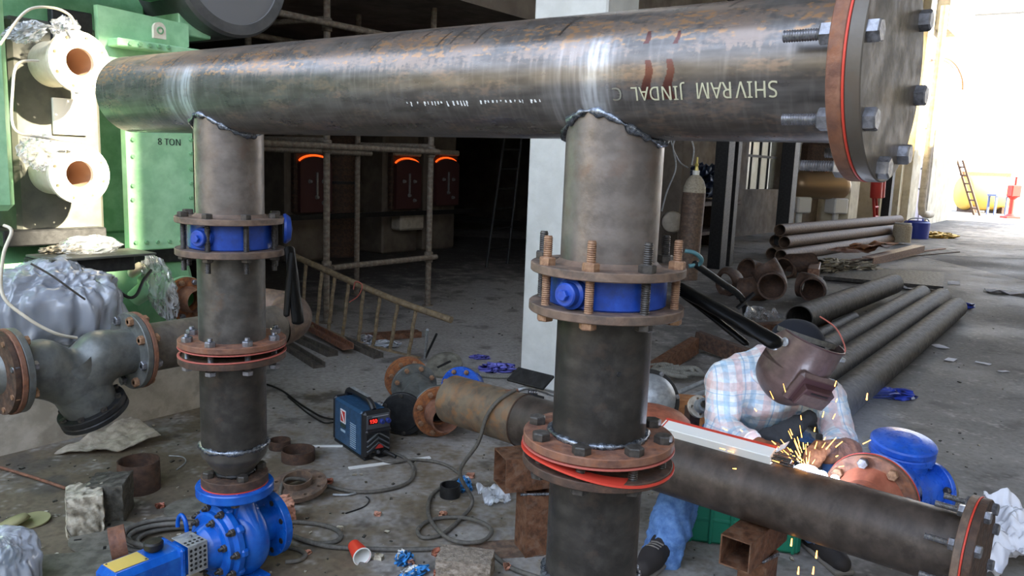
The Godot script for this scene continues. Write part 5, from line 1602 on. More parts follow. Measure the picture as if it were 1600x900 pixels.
	for k in 15:
		var a := -2.3 + 4.6 * k / 14
		col.append(inv * (neck + Vector3(sin(a) * 0.075, -0.012 + 0.03 * cos(a) * -1.0, cos(a) * 0.07 - 0.01)))
	part(root, "collar", MB.new().tube(col, 0.017, 10).done(), M.shirt)
	for q in [[er.lerp(wr, 0.86), wr], [el.lerp(wl, 0.84), wl]]:
		var c := along(inv * q[0], inv * q[1])
		part(root, "cuff", MB.new().lathe([Vector2(0.036, -0.012), Vector2(0.043, -0.01), Vector2(0.044, 0.02), Vector2(0.036, 0.022)], 24, c).done(), M.shirt)
	# jeans
	var jb := [[hip, hr, 0.125, 0.1], [hip, hl, 0.125, 0.1], [hr, kr, 0.095, 0.073], [kr, kr.lerp(ar, 0.55), 0.073, 0.064], [kr.lerp(ar, 0.55), ar, 0.064, 0.066], [hl, kl, 0.095, 0.073], [kl, al, 0.073, 0.062]]
	part(root, "jeans", flesh(fit.call(jb), 0.01, 85.0, 0.022, 9.0, 7).done(), M.denim)
	# shoes
	for q in [[ar, Vector3(0.545, 0, -2.774) - ar], [al, Vector3(0.03, 0, 0.16)]]:
		var toe: Vector3 = q[1]
		toe.y = 0
		toe = toe.normalized()
		var heel: Vector3 = q[0] - toe * 0.03
		heel.y = 0.05
		var sh := part(root, "shoe", flesh(fit.call([[heel + Vector3(0, 0.0, 0), heel + toe * 0.12, 0.042, 0.042], [heel + toe * 0.12, heel + toe * 0.19 + Vector3(0, -0.012, 0), 0.042, 0.036], [heel, q[0] * Vector3(1, 0, 1) + Vector3(0, 0.075, 0), 0.044, 0.042]]), 0.01, 90.0).done(), M.shoe)
		part(sh, "sole", MB.new().box(Vector3(0.085, 0.02, 0.27), inv * Transform3D(Basis(toe.cross(Vector3.UP), Vector3.UP, -toe), heel * Vector3(1, 0, 1) + toe * 0.085 + Vector3(0, 0.011, 0)), 0.006).done(), M.grey_sole)
		for k in 4: part(sh, "lace", MB.new().tube([inv * (heel + toe * (0.06 + 0.02 * k) + Vector3(0, 0.042, 0) + toe.cross(Vector3.UP) * 0.025), inv * (heel + toe * (0.065 + 0.02 * k) + Vector3(0, 0.05, 0)), inv * (heel + toe * (0.06 + 0.02 * k) + Vector3(0, 0.042, 0) - toe.cross(Vector3.UP) * 0.025)], 0.004, 5).done(), M.grey_sole)
	# glove on the welding hand
	var gb := hand_bones(handl, 0.85, 1.5)
	gb.append([handl * Vector3(0, -0.06, 0), handl * Vector3(0, 0.0, 0), 0.05, 0.04])
	part(root, "glove", flesh(fit.call(gb), 0.0045, 190.0, 0.004, 20.0, 9).done(), M.glove)
	# dark apron flap across the lap
	part(root, "lap_cloth", flesh(fit.call([[Vector3(0.921, 0.39, -3.04), Vector3(1.043, 0.457, -3), 0.04, 0.04], [Vector3(1.043, 0.457, -3), Vector3(1.19, 0.545, -3.03), 0.04, 0.028], [Vector3(1.04, 0.423, -3.02), Vector3(1.2, 0.398, -3.02), 0.04, 0.045]]), 0.009, 90.0, 0.014, 9.0, 15).done(), M.dark_cloth)
	part(root, "cap", MB.new().lathe([Vector2(0.104, -0.02), Vector2(0.107, 0.02), Vector2(0.098, 0.06), Vector2(0.07, 0.092), Vector2(0.03, 0.106), Vector2(0, 0.108)], 28, inv * Transform3D(Basis(Vector3.RIGHT, 0.25), head + Vector3(0.015, 0.03, -0.025)), true).done(), M.navy_cloth)
	# mask
	var mk := thing("welding_mask", "brown welding face mask with square lens box and silver side knob", "welding mask", frame2(head + fd * 0.015 + Vector3(0.0, -0.01, 0), fd, Vector3(0.3, 1, 0)))
	var sf := func(a: float, b: float) -> Vector3:
		var th := (a - 0.5) * 2.0 * 1.75
		var y := lerpf(-0.165, 0.14, b)
		var w := 1.0
		if y < -0.05: w = sqrt(maxf(0.0, 1.0 - pow((-0.05 - y) / 0.128, 2.0) * 0.92))
		if y > 0.06: w = 1.0 - 0.9 * pow((y - 0.06), 1.2)
		var cut := 1.0
		if y > 0.1: cut = 1.0 - (y - 0.1) * 4.0
		th *= cut
		return Vector3(sin(th) * 0.132 * w, y - 0.022 * (1 - cos(th)) * (1.0 if y > 0 else -0.4), cos(th) * 0.15 * w)
	part(mk, "shell", MB.new().grid(48, 36, sf).done(), M.helmet)
	var rim := []
	for k in 41: rim.append(sf.call(k / 40.0, 1.0))
	part(mk, "top_rim", MB.new().tube(rim, 0.004, 6).done(), M.helmet_trim)
	var bz := part(mk, "bezel", MB.new().box(Vector3(0.172, 0.14, 0.03), Transform3D(), 0.012).done(), M.helmet, Transform3D(Basis(Vector3.RIGHT, 0.12), Vector3(0.018, -0.035, 0.142)))
	part(bz, "recess", MB.new().box(Vector3(0.15, 0.118, 0.01), Transform3D(), 0.004).done(), M.helmet_trim, Transform3D(Basis(), Vector3(0, 0, 0.013)))
	var lb := part(bz, "lens_box", MB.new().box(Vector3(0.132, 0.086, 0.035), Transform3D(), 0.004).done(), M.helmet_trim, Transform3D(Basis(Vector3.RIGHT, 0.1), Vector3(0.008, -0.012, 0.026)))
	part(lb, "slot", MB.new().box(Vector3(0.075, 0.006, 0.003)).done(), M.rubber, Transform3D(Basis(), Vector3(0, 0.03, 0.018)))
	part(lb, "flap", MB.new().box(Vector3(0.126, 0.056, 0.006), Transform3D(), 0.002).done(), M.helmet, Transform3D(Basis(), Vector3(0, -0.01, 0.018)))
	for s in [-1.0, 1.0]:
		part(mk, "knob", MB.new().lathe([Vector2(0, 0), Vector2(0.016, 0), Vector2(0.018, 0.006), Vector2(0.012, 0.01), Vector2(0.008, 0.028), Vector2(0.004, 0.03), Vector2(0, 0.03)], 16).done(), M.galv, along(Vector3(s * 0.124, 0.085, 0.05), Vector3(s, 0.09, 0.25)))
	part(mk, "headband", MB.new().lathe([Vector2(0.112, -0.01), Vector2(0.114, 0.01)], 32, Transform3D(Basis(Vector3.RIGHT, -0.35), Vector3(0, 0.1, -0.02))).done(), M.cable)
	part(mk, "cord", MB.new().tube(spline([Vector3(0.0, 0.2, -0.02), Vector3(0.06, 0.19, 0.02), Vector3(0.1, 0.15, 0.07), Vector3(0.098, 0.125, 0.095)], 6), 0.003, 6).done(), M.red_gasket_pale)
	# electrode holder in the glove, rod running to the arc
	var arc: Vector3 = lp(1.52, 0.09, -0.068)
	var eh := thing("electrode_holder", "black electrode holder gripped in the brown glove", "electrode holder", Transform3D(Basis(), handl * Vector3(0, 0.07, 0.03)))
	var ei := eh.transform.affine_inverse()
	var hp: Vector3 = handl * Vector3(0.0, 0.08, 0.03)
	var hd := (Vector3(0.1, 0.25, -0.3)).normalized()
	part(eh, "handle", MB.new().tube([ei * (hp + hd * 0.1), ei * hp, ei * (hp - hd * 0.06)], 0.013, 12).done(), M.rubber)
	part(eh, "rod", MB.new().tube([ei * (hp - hd * 0.05), ei * arc], 0.003, 6).done(), M.bolt_dark)
	# arc: small glowing bead with its light
	var gl := thing("welding_arc_light", "dazzling blue-white welding arc at the branch joint", "welding arc", Transform3D(Basis(), arc))
	part(gl, "glow", MB.new().lathe([Vector2(0, -0.024), Vector2(0.024, -0.018), Vector2(0.036, 0), Vector2(0.024, 0.018), Vector2(0, 0.026)], 14, Transform3D(Basis(LX, Vector3.UP, LZ).scaled_local(Vector3(1.3, 0.8, 1)), Vector3.ZERO), true).done(), M.arc_core)
	part(gl, "molten_drop", MB.new().lathe([Vector2(0, -0.014), Vector2(0.011, -0.009), Vector2(0.015, 0), Vector2(0.011, 0.009), Vector2(0, 0.014)], 12, Transform3D(Basis(), LX * 0.1 + Vector3(0, -0.006, -0.02)), true).done(), M.arc_core)
	part(gl, "molten_drop", MB.new().lathe([Vector2(0, -0.012), Vector2(0.018, -0.006), Vector2(0.022, 0), Vector2(0.016, 0.009), Vector2(0, 0.012)], 12, Transform3D(Basis(), LX * 0.05 + Vector3(0, -0.002, -0.01)), true).done(), M.arc_core)
	var om := OmniLight3D.new()
	om.name = "welding_arc_lamp"
	om.light_color = Color(0.8, 0.88, 1.0)
	om.light_energy = 0.1
	om.light_size = 0.02
	om.omni_range = 30.0
	om.omni_attenuation = 2.0
	om.shadow_enabled = true
	gl.add_child(om)
	om.position = Vector3(0, 0.002, 0)
	# sparks
	var rg := RandomNumberGenerator.new()
	rg.seed = 21
	for k in 64:
		var p: Vector3
		var d: Vector3
		if k < 42:
			d = Vector3(rg.randf_range(-1.0, 0.35), rg.randf_range(0.1, 1.0), rg.randf_range(-0.4, 0.4)).normalized()
			p = arc + d * rg.randf_range(0.03, 0.12)
		else:
			d = Vector3(rg.randf_range(-1.0, 0.9), rg.randf_range(-0.1, 1.0), rg.randf_range(-0.5, 0.15)).normalized()
			p = arc + d * rg.randf_range(0.12, 0.3)
		var l := rg.randf_range(0.008, 0.03) * (1.9 if k < 12 else 1.0)
		var r := rg.randf_range(0.001, 0.0021)
		single("spark", "orange spark flying up from the welding arc", "spark", MB.new().tube([p, p + d * l * 0.5, p + d * l], r, 6, false, r * 0.4).done(), M.spark, Transform3D(), "sparks of the welding arc")
	for q in [Vector3(0.949, 0.294, -2.45), Vector3(1.035, 0.255, -2.45), Vector3(1.03, 0.198, -2.45), Vector3(1.353, 0.67, -2.9), Vector3(0.981, 0.196, -2.45)]:
		single("spark", "orange spark falling away from the arc past the low pipe", "spark", MB.new().tube([q, q + Vector3(0, 0.012, 0), q + Vector3(0, 0.026, 0)], 0.003, 6, false, 0.0015).done(), M.spark, Transform3D(), "sparks of the welding arc")
	# smoke curling off the weld
	var fog := FogVolume.new()
	fog.name = numbered("weld_smoke")
	fog.shape = RenderingServer.FOG_VOLUME_SHAPE_ELLIPSOID
	fog.size = Vector3(0.26, 0.36, 0.22)
	var fm := FogMaterial.new()
	fm.albedo = Color(0.75, 0.8, 0.9)
	fm.density = 0.4
	fog.material = fm
	add_child(fog)
	fog.position = arc + Vector3(0.2, 0.14, -0.08)
	fog.set_meta("label", "thin blue-grey smoke rising off the welding arc")
	fog.set_meta("category", "smoke")
	# crate he sits on
	var cr := thing("plastic_crate", "dark green plastic crate the welder sits on, seen under pipe", "crate", Transform3D(Basis(Vector3.UP, -0.2), Vector3(0.97, 0, -3.06)))
	part(cr, "tub", MB.new().box(Vector3(0.46, 0.2, 0.32), Transform3D(Basis(), Vector3(0, 0.105, -0.1)), 0.012).done(), M.crate_green)
	for k in 6: part(cr, "rib", MB.new().box(Vector3(0.012, 0.19, 0.012), Transform3D(), 0.002).done(), M.crate_green, Transform3D(Basis(), Vector3(-0.2 + k * 0.08, 0.105, 0.065)))
	part(cr, "rim", MB.new().box(Vector3(0.49, 0.03, 0.35), Transform3D(Basis(), Vector3(0, 0.205, -0.1)), 0.006).done(), M.crate_green)
	part(cr, "side_rib", MB.new().box(Vector3(0.47, 0.014, 0.33), Transform3D(Basis(), Vector3(0, 0.11, -0.1)), 0.003).done(), M.crate_green)

func frame2(at: Vector3, fwd: Vector3, up: Vector3) -> Transform3D:
	var z := fwd.normalized()
	var y := (up - z * up.dot(z)).normalized()
	return Transform3D(Basis(y.cross(z), y, z), at)

func cable_on_floor(label: String, pts: Array, r: float, m: Material, nm := "welding_cable") -> void:
	single(nm, label, "cable", MB.new().tube(spline(pts, 8), r, 8).done(), m)

func short_ring(label: String, at: Vector3, r: float, h: float, m: Material, basis := Basis(), wall := 0.006) -> void:
	single("pipe_ring", label, "pipe ring", MB.new().lathe(pipe_prof(r, wall, h), 40).done(), m, Transform3D(basis, at))

func inverter() -> void:
	var fl: Vector3 = Vector3(-0.704, 0, -3.774)
	var fr: Vector3 = Vector3(-0.593, 0, -3.883)
	var z := (fl - Vector3(-0.927, 0, -4.064)).normalized()
	var x := z.cross(Vector3.UP) * -1.0
	var L := 0.37
	var W := 0.15
	var H := 0.235
	var c := fl + x * W / 2 - z * L / 2
	var root := thing("welding_inverter", "blue welding inverter with black front showing red digits 150", "welding machine", Transform3D(Basis(x, Vector3.UP, z), c))
	part(root, "case", MB.new().box(Vector3(W, H, L - 0.06), Transform3D(Basis(), Vector3(0, H / 2 + 0.012, -0.01)), 0.012).done(), M.welder_blue)
	part(root, "front_panel", MB.new().box(Vector3(W + 0.004, H + 0.008, 0.045), Transform3D(Basis(), Vector3(0, H / 2 + 0.014, L / 2 - 0.022)), 0.014).done(), M.black_plastic)
	part(root, "rear_panel", MB.new().box(Vector3(W + 0.004, H + 0.008, 0.035), Transform3D(Basis(), Vector3(0, H / 2 + 0.014, -L / 2 + 0.018)), 0.014).done(), M.black_plastic)
	part(root, "base_rail", MB.new().box(Vector3(W - 0.01, 0.014, L - 0.02), Transform3D(Basis(), Vector3(0, 0.007, 0)), 0.003).done(), M.black_plastic)
	var zf := L / 2 + 0.001
	var dp := part(root, "control_plate", MB.new().box(Vector3(W - 0.022, 0.075, 0.006), Transform3D(Basis(), Vector3(0, H - 0.035, zf)), 0.003).done(), mat("panel_grey", C("4c4f55"), 0.5))
	part(dp, "display", MB.new().box(Vector3(0.05, 0.03, 0.004), Transform3D(Basis(), Vector3(-0.03, H - 0.03, zf + 0.004)), 0.001).done(), mat("display_dark", C("3a0c0c"), 0.2))
	part(dp, "display_digits", text_mesh("150", 0.026, 0.001), M.digit_red, Transform3D(Basis(), Vector3(-0.03, H - 0.03, zf + 0.0068)))
	for k in 2:
		part(dp, "knob", MB.new().lathe([Vector2(0, 0), Vector2(0.014, 0), Vector2(0.012, 0.016), Vector2(0.009, 0.018), Vector2(0, 0.018)], 20).done(), M.knob_blue, Transform3D(Basis(Vector3.RIGHT, PI / 2), Vector3(0.018 + 0.034 * k, H - 0.037, zf + 0.002)))
	part(dp, "print_strip", MB.new().box(Vector3(0.09, 0.005, 0.001), Transform3D(Basis(), Vector3(0.01, H - 0.008, zf + 0.0035))).done(), mat("strip_grey", C("9a9da2"), 0.6))
	# bulging brow under the plate and chevron slats
	part(root, "brow", MB.new().box(Vector3(W - 0.008, 0.024, 0.022), Transform3D(Basis(), Vector3(0, H - 0.085, zf + 0.002)), 0.009).done(), M.black_plastic)
	for k in 6:
		for s in [-1.0, 1.0]:
			part(root, "chevron_slat", MB.new().box(Vector3(0.078, 0.007, 0.01), Transform3D(Basis(), Vector3(s * 0.035, 0, 0)), 0.001).done(), M.iron_black if k % 2 else mat("slat_grey", C("5d6065"), 0.4), Transform3D(Basis(Vector3.BACK, -s * 0.6), Vector3(0, 0.142 - k * 0.013, zf + 0.003)))
	var tr := [Vector2(-0.024, 0.008), Vector2(0.024, 0.008), Vector2(0.006, -0.012), Vector2(-0.006, -0.012)]
	part(root, "red_badge", MB.new().prism(tr, 0.003).done(), M.red_paint, Transform3D(Basis(Vector3.RIGHT, PI / 2), Vector3(0.004, 0.07, zf + 0.009)))
	for k in 2:
		part(root, "socket", MB.new().lathe([Vector2(0, 0), Vector2(0.016, 0), Vector2(0.016, 0.012), Vector2(0.009, 0.012), Vector2(0.009, 0.004), Vector2(0, 0.004)], 20).done(), M.rubber, Transform3D(Basis(Vector3.RIGHT, PI / 2), Vector3(-0.035 + 0.07 * k, 0.036, zf)))
	part(root, "gas_port", MB.new().lathe([Vector2(0, 0), Vector2(0.009, 0), Vector2(0.009, 0.01), Vector2(0, 0.01)], 14).done(), M.bolt_steel, Transform3D(Basis(Vector3.RIGHT, PI / 2), Vector3(0, 0.04, zf)))
	part(root, "cable_plug", MB.new().tube([Vector3(0.035, 0.036, zf + 0.005), Vector3(0.045, 0.034, zf + 0.05), Vector3(0.058, 0.028, zf + 0.08)], 0.013, 14, false, 0.01).done(), M.rubber)
	# handle
	part(root, "handle", MB.new().tube(spline([Vector3(0, H + 0.012, -L / 2 + 0.02), Vector3(0, H + 0.045, -L / 2 + 0.05), Vector3(0, H + 0.052, 0.0), Vector3(0, H + 0.042, L / 2 - 0.09), Vector3(0, H + 0.01, L / 2 - 0.05)], 6), 0.016, 12).done(), M.black_plastic)
	part(root, "handle_strip", MB.new().box(Vector3(0.022, 0.004, 0.2), Transform3D(Basis(), Vector3(0, H + 0.067, -0.01)), 0.0015).done(), M.galv)
	# side: vents and badge
	var xs := -W / 2 - 0.0012
	for k in 12: part(root, "vent", MB.new().box(Vector3(0.003, 0.005, 0.065), Transform3D(), 0.001).done(), mat("vent_light", C("8fa7b8"), 0.5), Transform3D(Basis(), Vector3(xs, 0.16 - k * 0.011, 0.06)))
	var bd := part(root, "badge", MB.new().box(Vector3(0.002, 0.07, 0.06)).done(), M.white_print, Transform3D(Basis(), Vector3(xs, 0.17, -0.055)))
	part(bd, "badge_red", MB.new().box(Vector3(0.002, 0.056, 0.048)).done(), M.red_paint, Transform3D(Basis(), Vector3(-0.001, 0, 0)))
	part(bd, "badge_slash", MB.new().box(Vector3(0.002, 0.062, 0.009), Transform3D(Basis(Vector3.RIGHT, -0.6), Vector3.ZERO)).done(), M.white_print, Transform3D(Basis(), Vector3(-0.002, 0, 0)))
	part(bd, "badge_foot", MB.new().box(Vector3(0.002, 0.02, 0.06)).done(), M.lettering_dark, Transform3D(Basis(), Vector3(0, -0.05, 0)))
	part(bd, "badge_line", MB.new().box(Vector3(0.002, 0.012, 0.05)).done(), mat("badge_pale", C("9db4c4"), 0.6), Transform3D(Basis(), Vector3(0, -0.078, 0)))

func loose_strainer() -> void:
	var a: Vector3 = Vector3(-0.635, 0.142, -4.82)
	var b: Vector3 = Vector3(-0.382, 0.142, -4.2)
	var d := (b - a).normalized()
	var root := thing("flanged_strainer", "grey strainer with rusty flanges and black bonnet lying on the floor", "strainer", along(a, b))
	var L := a.distance_to(b)
	for q in [[-0.02, M.rust_orange], [0.012, M.rust_orange], [0.16, M.cast_grey], [L - 0.03, M.cast_grey], [L + 0.0, M.rust_orange]]:
		part(root, "flange", MB.new().lathe(flange_prof(0.14, 0.06, 0.024), 48, Transform3D(Basis(), Vector3(0, q[0], 0))).done(), q[1])
	part(root, "body", MB.new().lathe([Vector2(0.075, 0.02), Vector2(0.09, L * 0.4), Vector2(0.075, L - 0.03)], 36, Transform3D(), true).done(), M.cast_grey)
	part(root, "stub", MB.new().lathe([Vector2(0.085, L + 0.02), Vector2(0.08, L + 0.06), Vector2(0.078, L + 0.15), Vector2(0.07, L + 0.15), Vector2(0.07, L + 0.03)], 36).done(), M.rust)
	part(root, "inlet_stub", MB.new().lathe([Vector2(0.07, -0.02), Vector2(0.07, -0.1), Vector2(0.05, -0.1)], 32).done(), M.cast_grey)
	var inv := root.transform.affine_inverse()
	var bc: Vector3 = Vector3(-0.569, 0.125, -4.184)
	var mid := a.lerp(b, 0.45)
	var lg := along(inv * mid, inv * bc)
	var ln := mid.distance_to(bc)
	part(root, "leg", MB.new().lathe([Vector2(0.085, 0), Vector2(0.082, ln)], 32, lg).done(), M.cast_grey)
	var bo := part(root, "bonnet", MB.new().lathe([Vector2(0.08, 0), Vector2(0.12, 0), Vector2(0.122, 0.004), Vector2(0.122, 0.022), Vector2(0.118, 0.026), Vector2(0.094, 0.028), Vector2(0.09, 0.036), Vector2(0, 0.038)], 40).done(), M.iron_black, lg * Transform3D(Basis(), Vector3(0, ln - 0.01, 0)))
	for k in 6: part(bo, "bolt", hexm(0.012, 0.012).done(), M.bolt_dark, Transform3D(Basis(), Vector3(cos(k * PI / 3) * 0.106, 0.024, sin(k * PI / 3) * 0.106)))
	for k in 8:
		var t := TAU * (k + 0.4) / 8
		part(root, "bolt", hexm(0.015, 0.02).done(), M.bolt_rust, Transform3D(Basis(), Vector3(cos(t) * 0.116, L + 0.024, sin(t) * 0.116)))
		part(root, "bolt", hexm(0.015, 0.02).done(), M.bolt_rust, Transform3D(Basis(), Vector3(cos(t) * 0.116, 0.036, sin(t) * 0.116)))
		part(root, "bolt", hexm(0.015, 0.02).done(), M.bolt_rust, Transform3D(Basis(), Vector3(cos(t) * 0.116, 0.184, sin(t) * 0.116)))

func floor_tools() -> void:
	inverter()
	loose_strainer()
	# blue flanged valve behind the rusty pipe end
	var vc: Vector3 = Vector3(-0.281, 0.135, -4.692)
	var vd := Vector3(-0.35, 0.1, 1.0).normalized()
	var bv := thing("flanged_valve", "blue flange of a valve with rusty bolts behind the rusty pipe end", "valve", along(vc, vc + vd))
	part(bv, "flange", MB.new().lathe(flange_prof(0.132, 0.05, 0.022), 48).done(), M.strainer_blue)
	part(bv, "neck", MB.new().lathe([Vector2(0.07, 0.02), Vector2(0.062, 0.08), Vector2(0.06, 0.16), Vector2(0.05, 0.16)], 32, Transform3D(), true).done(), M.cast_grey)
	part(bv, "body", MB.new().lathe([Vector2(0.09, 0.0), Vector2(0.1, -0.08), Vector2(0.08, -0.16), Vector2(0, -0.18)], 32, Transform3D(), true).done(), M.strainer_blue)
	for k in 8: part(bv, "bolt", MB.new().add(hexm(0.015, 0.014)).add(rod(0.008, 0, 0.03, 0.004)).done(), M.bolt_rust, Transform3D(Basis(), Vector3(cos(TAU * (k + 0.4) / 8) * 0.108, 0.022, sin(TAU * (k + 0.4) / 8) * 0.108)))
	# black wafer valve with its lever
	var wc: Vector3 = Vector3(-0.46, 0.07, -5.478)
	var wv := thing("wafer_valve", "dusty black round valve with slotted top and upright chrome lever", "valve", Transform3D(Basis(Vector3(1, 0, 0.3).normalized(), 0.5) * Basis(Vector3.UP, 0.2), wc))
	part(wv, "body", MB.new().lathe([Vector2(0, 0.02), Vector2(0.1, 0.02), Vector2(0.128, 0.01), Vector2(0.13, -0.03), Vector2(0.11, -0.05), Vector2(0, -0.05)], 40).done(), M.plate_dusty)
	part(wv, "slot", MB.new().box(Vector3(0.11, 0.004, 0.022), Transform3D(), 0.0015).done(), M.rubber, Transform3D(Basis(Vector3.UP, 0.35), Vector3(0.0, 0.022, 0.02)))
	var wi := wv.transform.affine_inverse()
	part(wv, "lever", MB.new().tube([wi * Vector3(-0.632, 0.03, -5.798), wi * Vector3(-0.597, 0.294, -5.6)], 0.011, 8).done(), M.galv)
	part(wv, "lever_grip", MB.new().tube([wi * Vector3(-0.632, 0.03, -5.798), wi * Vector3(-0.531, 0.264, -5.6)], 0.009, 8).done(), M.rubber)
	# loose rings and flanges on the floor
	short_ring("small brown pipe ring beside the white stick left of inverter", Vector3(-1.169, 0, -3.922), 0.055, 0.045, M.rust_dark)
	short_ring("wider brown pipe ring nearest the loose flange", Vector3(-1.033, 0, -3.774), 0.082, 0.055, M.rust_dark)
	short_ring("short dark pipe ring beside the blue wrapper and cable loop", Vector3(-0.245, 0, -3.408), 0.046, 0.055, M.iron_black)
	short_ring("tall dark pipe ring standing against the stone blocks", Vector3(-1.629, 0, -3.355), 0.088, 0.135, M.rust_dark)
	short_ring("rusty ring standing on edge on the slotted disc", Vector3(-1.436, 0.062, -2.719), 0.062, 0.055, M.rust, Basis(Vector3.UP, 0.5) * Basis(Vector3.BACK, -PI / 2 + 0.12))
	var lf := thing("loose_flange", "rusty loose weld-neck flange lying under the cable near the pump", "flange", Transform3D(Basis(Vector3(1, 0, 0.4).normalized(), 0.16), Vector3(-0.922, 0.03, -3.366)))
	part(lf, "plate", holed(0.128, 0.062, 0.02, 8, 0.103, 0.009, 0.2), M.rust_plate)
	part(lf, "hub", MB.new().lathe([Vector2(0.062, 0.02), Vector2(0.066, 0.05), Vector2(0.06, 0.05), Vector2(0.06, 0.0)], 36).done(), M.rust_plate)
	var sd := thing("slotted_disc", "thin dusty steel disc with oval slots flat on the floor", "steel disc", Transform3D(Basis(Vector3.UP, 0.4), Vector3(-1.534, 0.006, -2.884)))
	part(sd, "disc", MB.new().lathe([Vector2(0, 0), Vector2(0.132, 0), Vector2(0.132, 0.006), Vector2(0, 0.006)], 44).done(), M.plate_dusty)
	for k in 4: part(sd, "slot", MB.new().box(Vector3(0.026, 0.001, 0.011), Transform3D(), 0.0004).done(), M.rubber, Transform3D(Basis(Vector3.UP, k * PI / 2), Vector3(cos(k * PI / 2) * 0.1, 0.0066, -sin(k * PI / 2) * 0.1)))
	single("steel_disc", "grey disc plate half under the blue pump's discharge", "steel disc", MB.new().lathe([Vector2(0, 0), Vector2(0.11, 0), Vector2(0.11, 0.006), Vector2(0, 0.006)], 40).done(), M.plate_dusty, Transform3D(Basis(), Vector3(-1.318, 0.004, -3.168)))
	single("steel_disc", "yellowish oval disc lying flat at left edge", "steel disc", MB.new().lathe([Vector2(0, 0), Vector2(0.062, 0), Vector2(0.062, 0.005), Vector2(0, 0.005)], 32).done(), M.olive_disc, Transform3D(Basis(Vector3.RIGHT, 0.1), Vector3(-1.89, 0.008, -3)))
	single("steel_disc", "yellowish disc leaning over another at left edge", "steel disc", MB.new().lathe([Vector2(0, 0), Vector2(0.06, 0), Vector2(0.05, 0.02), Vector2(0, 0.025)], 32, Transform3D(), true).done(), M.olive_disc, Transform3D(Basis(Vector3.BACK, 0.35), Vector3(-1.93, 0.02, -2.942)))
	# stones and bricks
	single("stone_block", "pale broken concrete block left of the tall pipe ring", "stone block", rock(Vector3(0.13, 0.17, 0.16), 3, 0.14, 0.93, 8), M.stone_pale, Transform3D(Basis(Vector3.UP, 0.5), Vector3(-1.658, 0.075, -2.963)))
	single("stone_block", "dark stone block behind the pale concrete block", "stone block", rock(Vector3(0.14, 0.17, 0.16), 6, 0.1, 0.95, 8), M.stone_dark, Transform3D(Basis(Vector3.UP, 0.2), Vector3(-1.619, 0.078, -3.082)))
	single("brick", "pink broken brick between the pump and the loose flange", "brick", rock(Vector3(0.13, 0.09, 0.11), 9, 0.14, 0.92, 10), M.brick_pink, Transform3D(Basis(Vector3.UP, 0.5), Vector3(-0.937, 0.04, -3.092)))
	single("brick", "worn grey brick in the foreground beside cable loop", "brick", rock(Vector3(0.2, 0.09, 0.12), 12, 0.06, 0.97, 12), M.brick_grey, Transform3D(Basis(Vector3.UP, -0.12), Vector3(-0.131, 0.042, -2.706)))
	# cup
	var cp := thing("paper_cup", "crushed red paper cup with brown print lying on its side", "cup", along(Vector3(-0.566, 0.035, -2.842), Vector3(-0.51, 0.028, -2.751)))
	part(cp, "wall", MB.new().lathe([Vector2(0.024, 0.0), Vector2(0.034, 0.085), Vector2(0.0325, 0.085), Vector2(0.023, 0.004), Vector2(0, 0.004), Vector2(0, 0), Vector2(0.024, 0)], 32).done(), M.cup_red)
	part(cp, "rim", MB.new().lathe([Vector2(0.0325, 0.084), Vector2(0.0355, 0.085), Vector2(0.0355, 0.089), Vector2(0.0325, 0.089)], 32).done(), M.white_gloss)
	part(cp, "lining", MB.new().lathe([Vector2(0.0322, 0.0855), Vector2(0.0225, 0.006), Vector2(0, 0.006)], 32).done(), M.white_gloss)
	part(cp, "print", MB.new().lathe([Vector2(0.0275, 0.028), Vector2(0.0325, 0.066)], 8, Transform3D(), false, 1.0, 2.2).done(), M.cup_print)
	part(cp, "print_band", MB.new().lathe([Vector2(0.0297, 0.042), Vector2(0.0312, 0.053)], 8, Transform3D(), false, 1.1, 2.1).done(), M.brass_plate)
	# wrappers
	for q in [[Vector3(-0.185, 0.02, -3.497), Vector3(0.09, 0.05, 0.05), 71, "torn sky-blue wrapper beside the short dark ring"], [Vector3(-0.368, 0.015, -2.791), Vector3(0.05, 0.04, 0.06), 72, "small crumpled blue wrapper right of the paper cup"], [Vector3(-0.315, 0.012, -2.697), Vector3(0.09, 0.03, 0.05), 73, "blue and white wrapper at the bottom edge"]]:
		var wr := thing("wrapper", q[3], "wrapper", Transform3D(Basis(Vector3.UP, q[2]), q[0]))
		part(wr, "foil", crumple(q[1], q[2], 0.8, 20, 12, 2.0), M.sky_wrapper)
		part(wr, "inner_foil", crumple(q[1] * 0.7, q[2] + 5, 0.8, 16, 10, 2.0), M.white_gloss, Transform3D(Basis(), Vector3(0.012, 0.008, 0.008)))
	# white sticks
	single("white_stick", "thin white strip behind the small brown ring", "strip", MB.new().box(Vector3(0.3, 0.006, 0.018)).done(), M.white_gloss, Transform3D(Basis(Vector3.UP, 0.12), Vector3(-1.003, 0.004, -3.957)))
	single("white_stick", "white strip on the floor in front of inverter", "strip", MB.new().box(Vector3(0.42, 0.006, 0.024)).done(), M.white_gloss, Transform3D(Basis(Vector3.UP, 0.45), Vector3(-0.572, 0.004, -3.769)))
	single("white_stick", "white strip half hidden behind the pink brick", "strip", MB.new().box(Vector3(0.22, 0.006, 0.02)).done(), M.white_gloss, Transform3D(Basis(Vector3.UP, 0.6), Vector3(-1.103, 0.004, -3.339)))
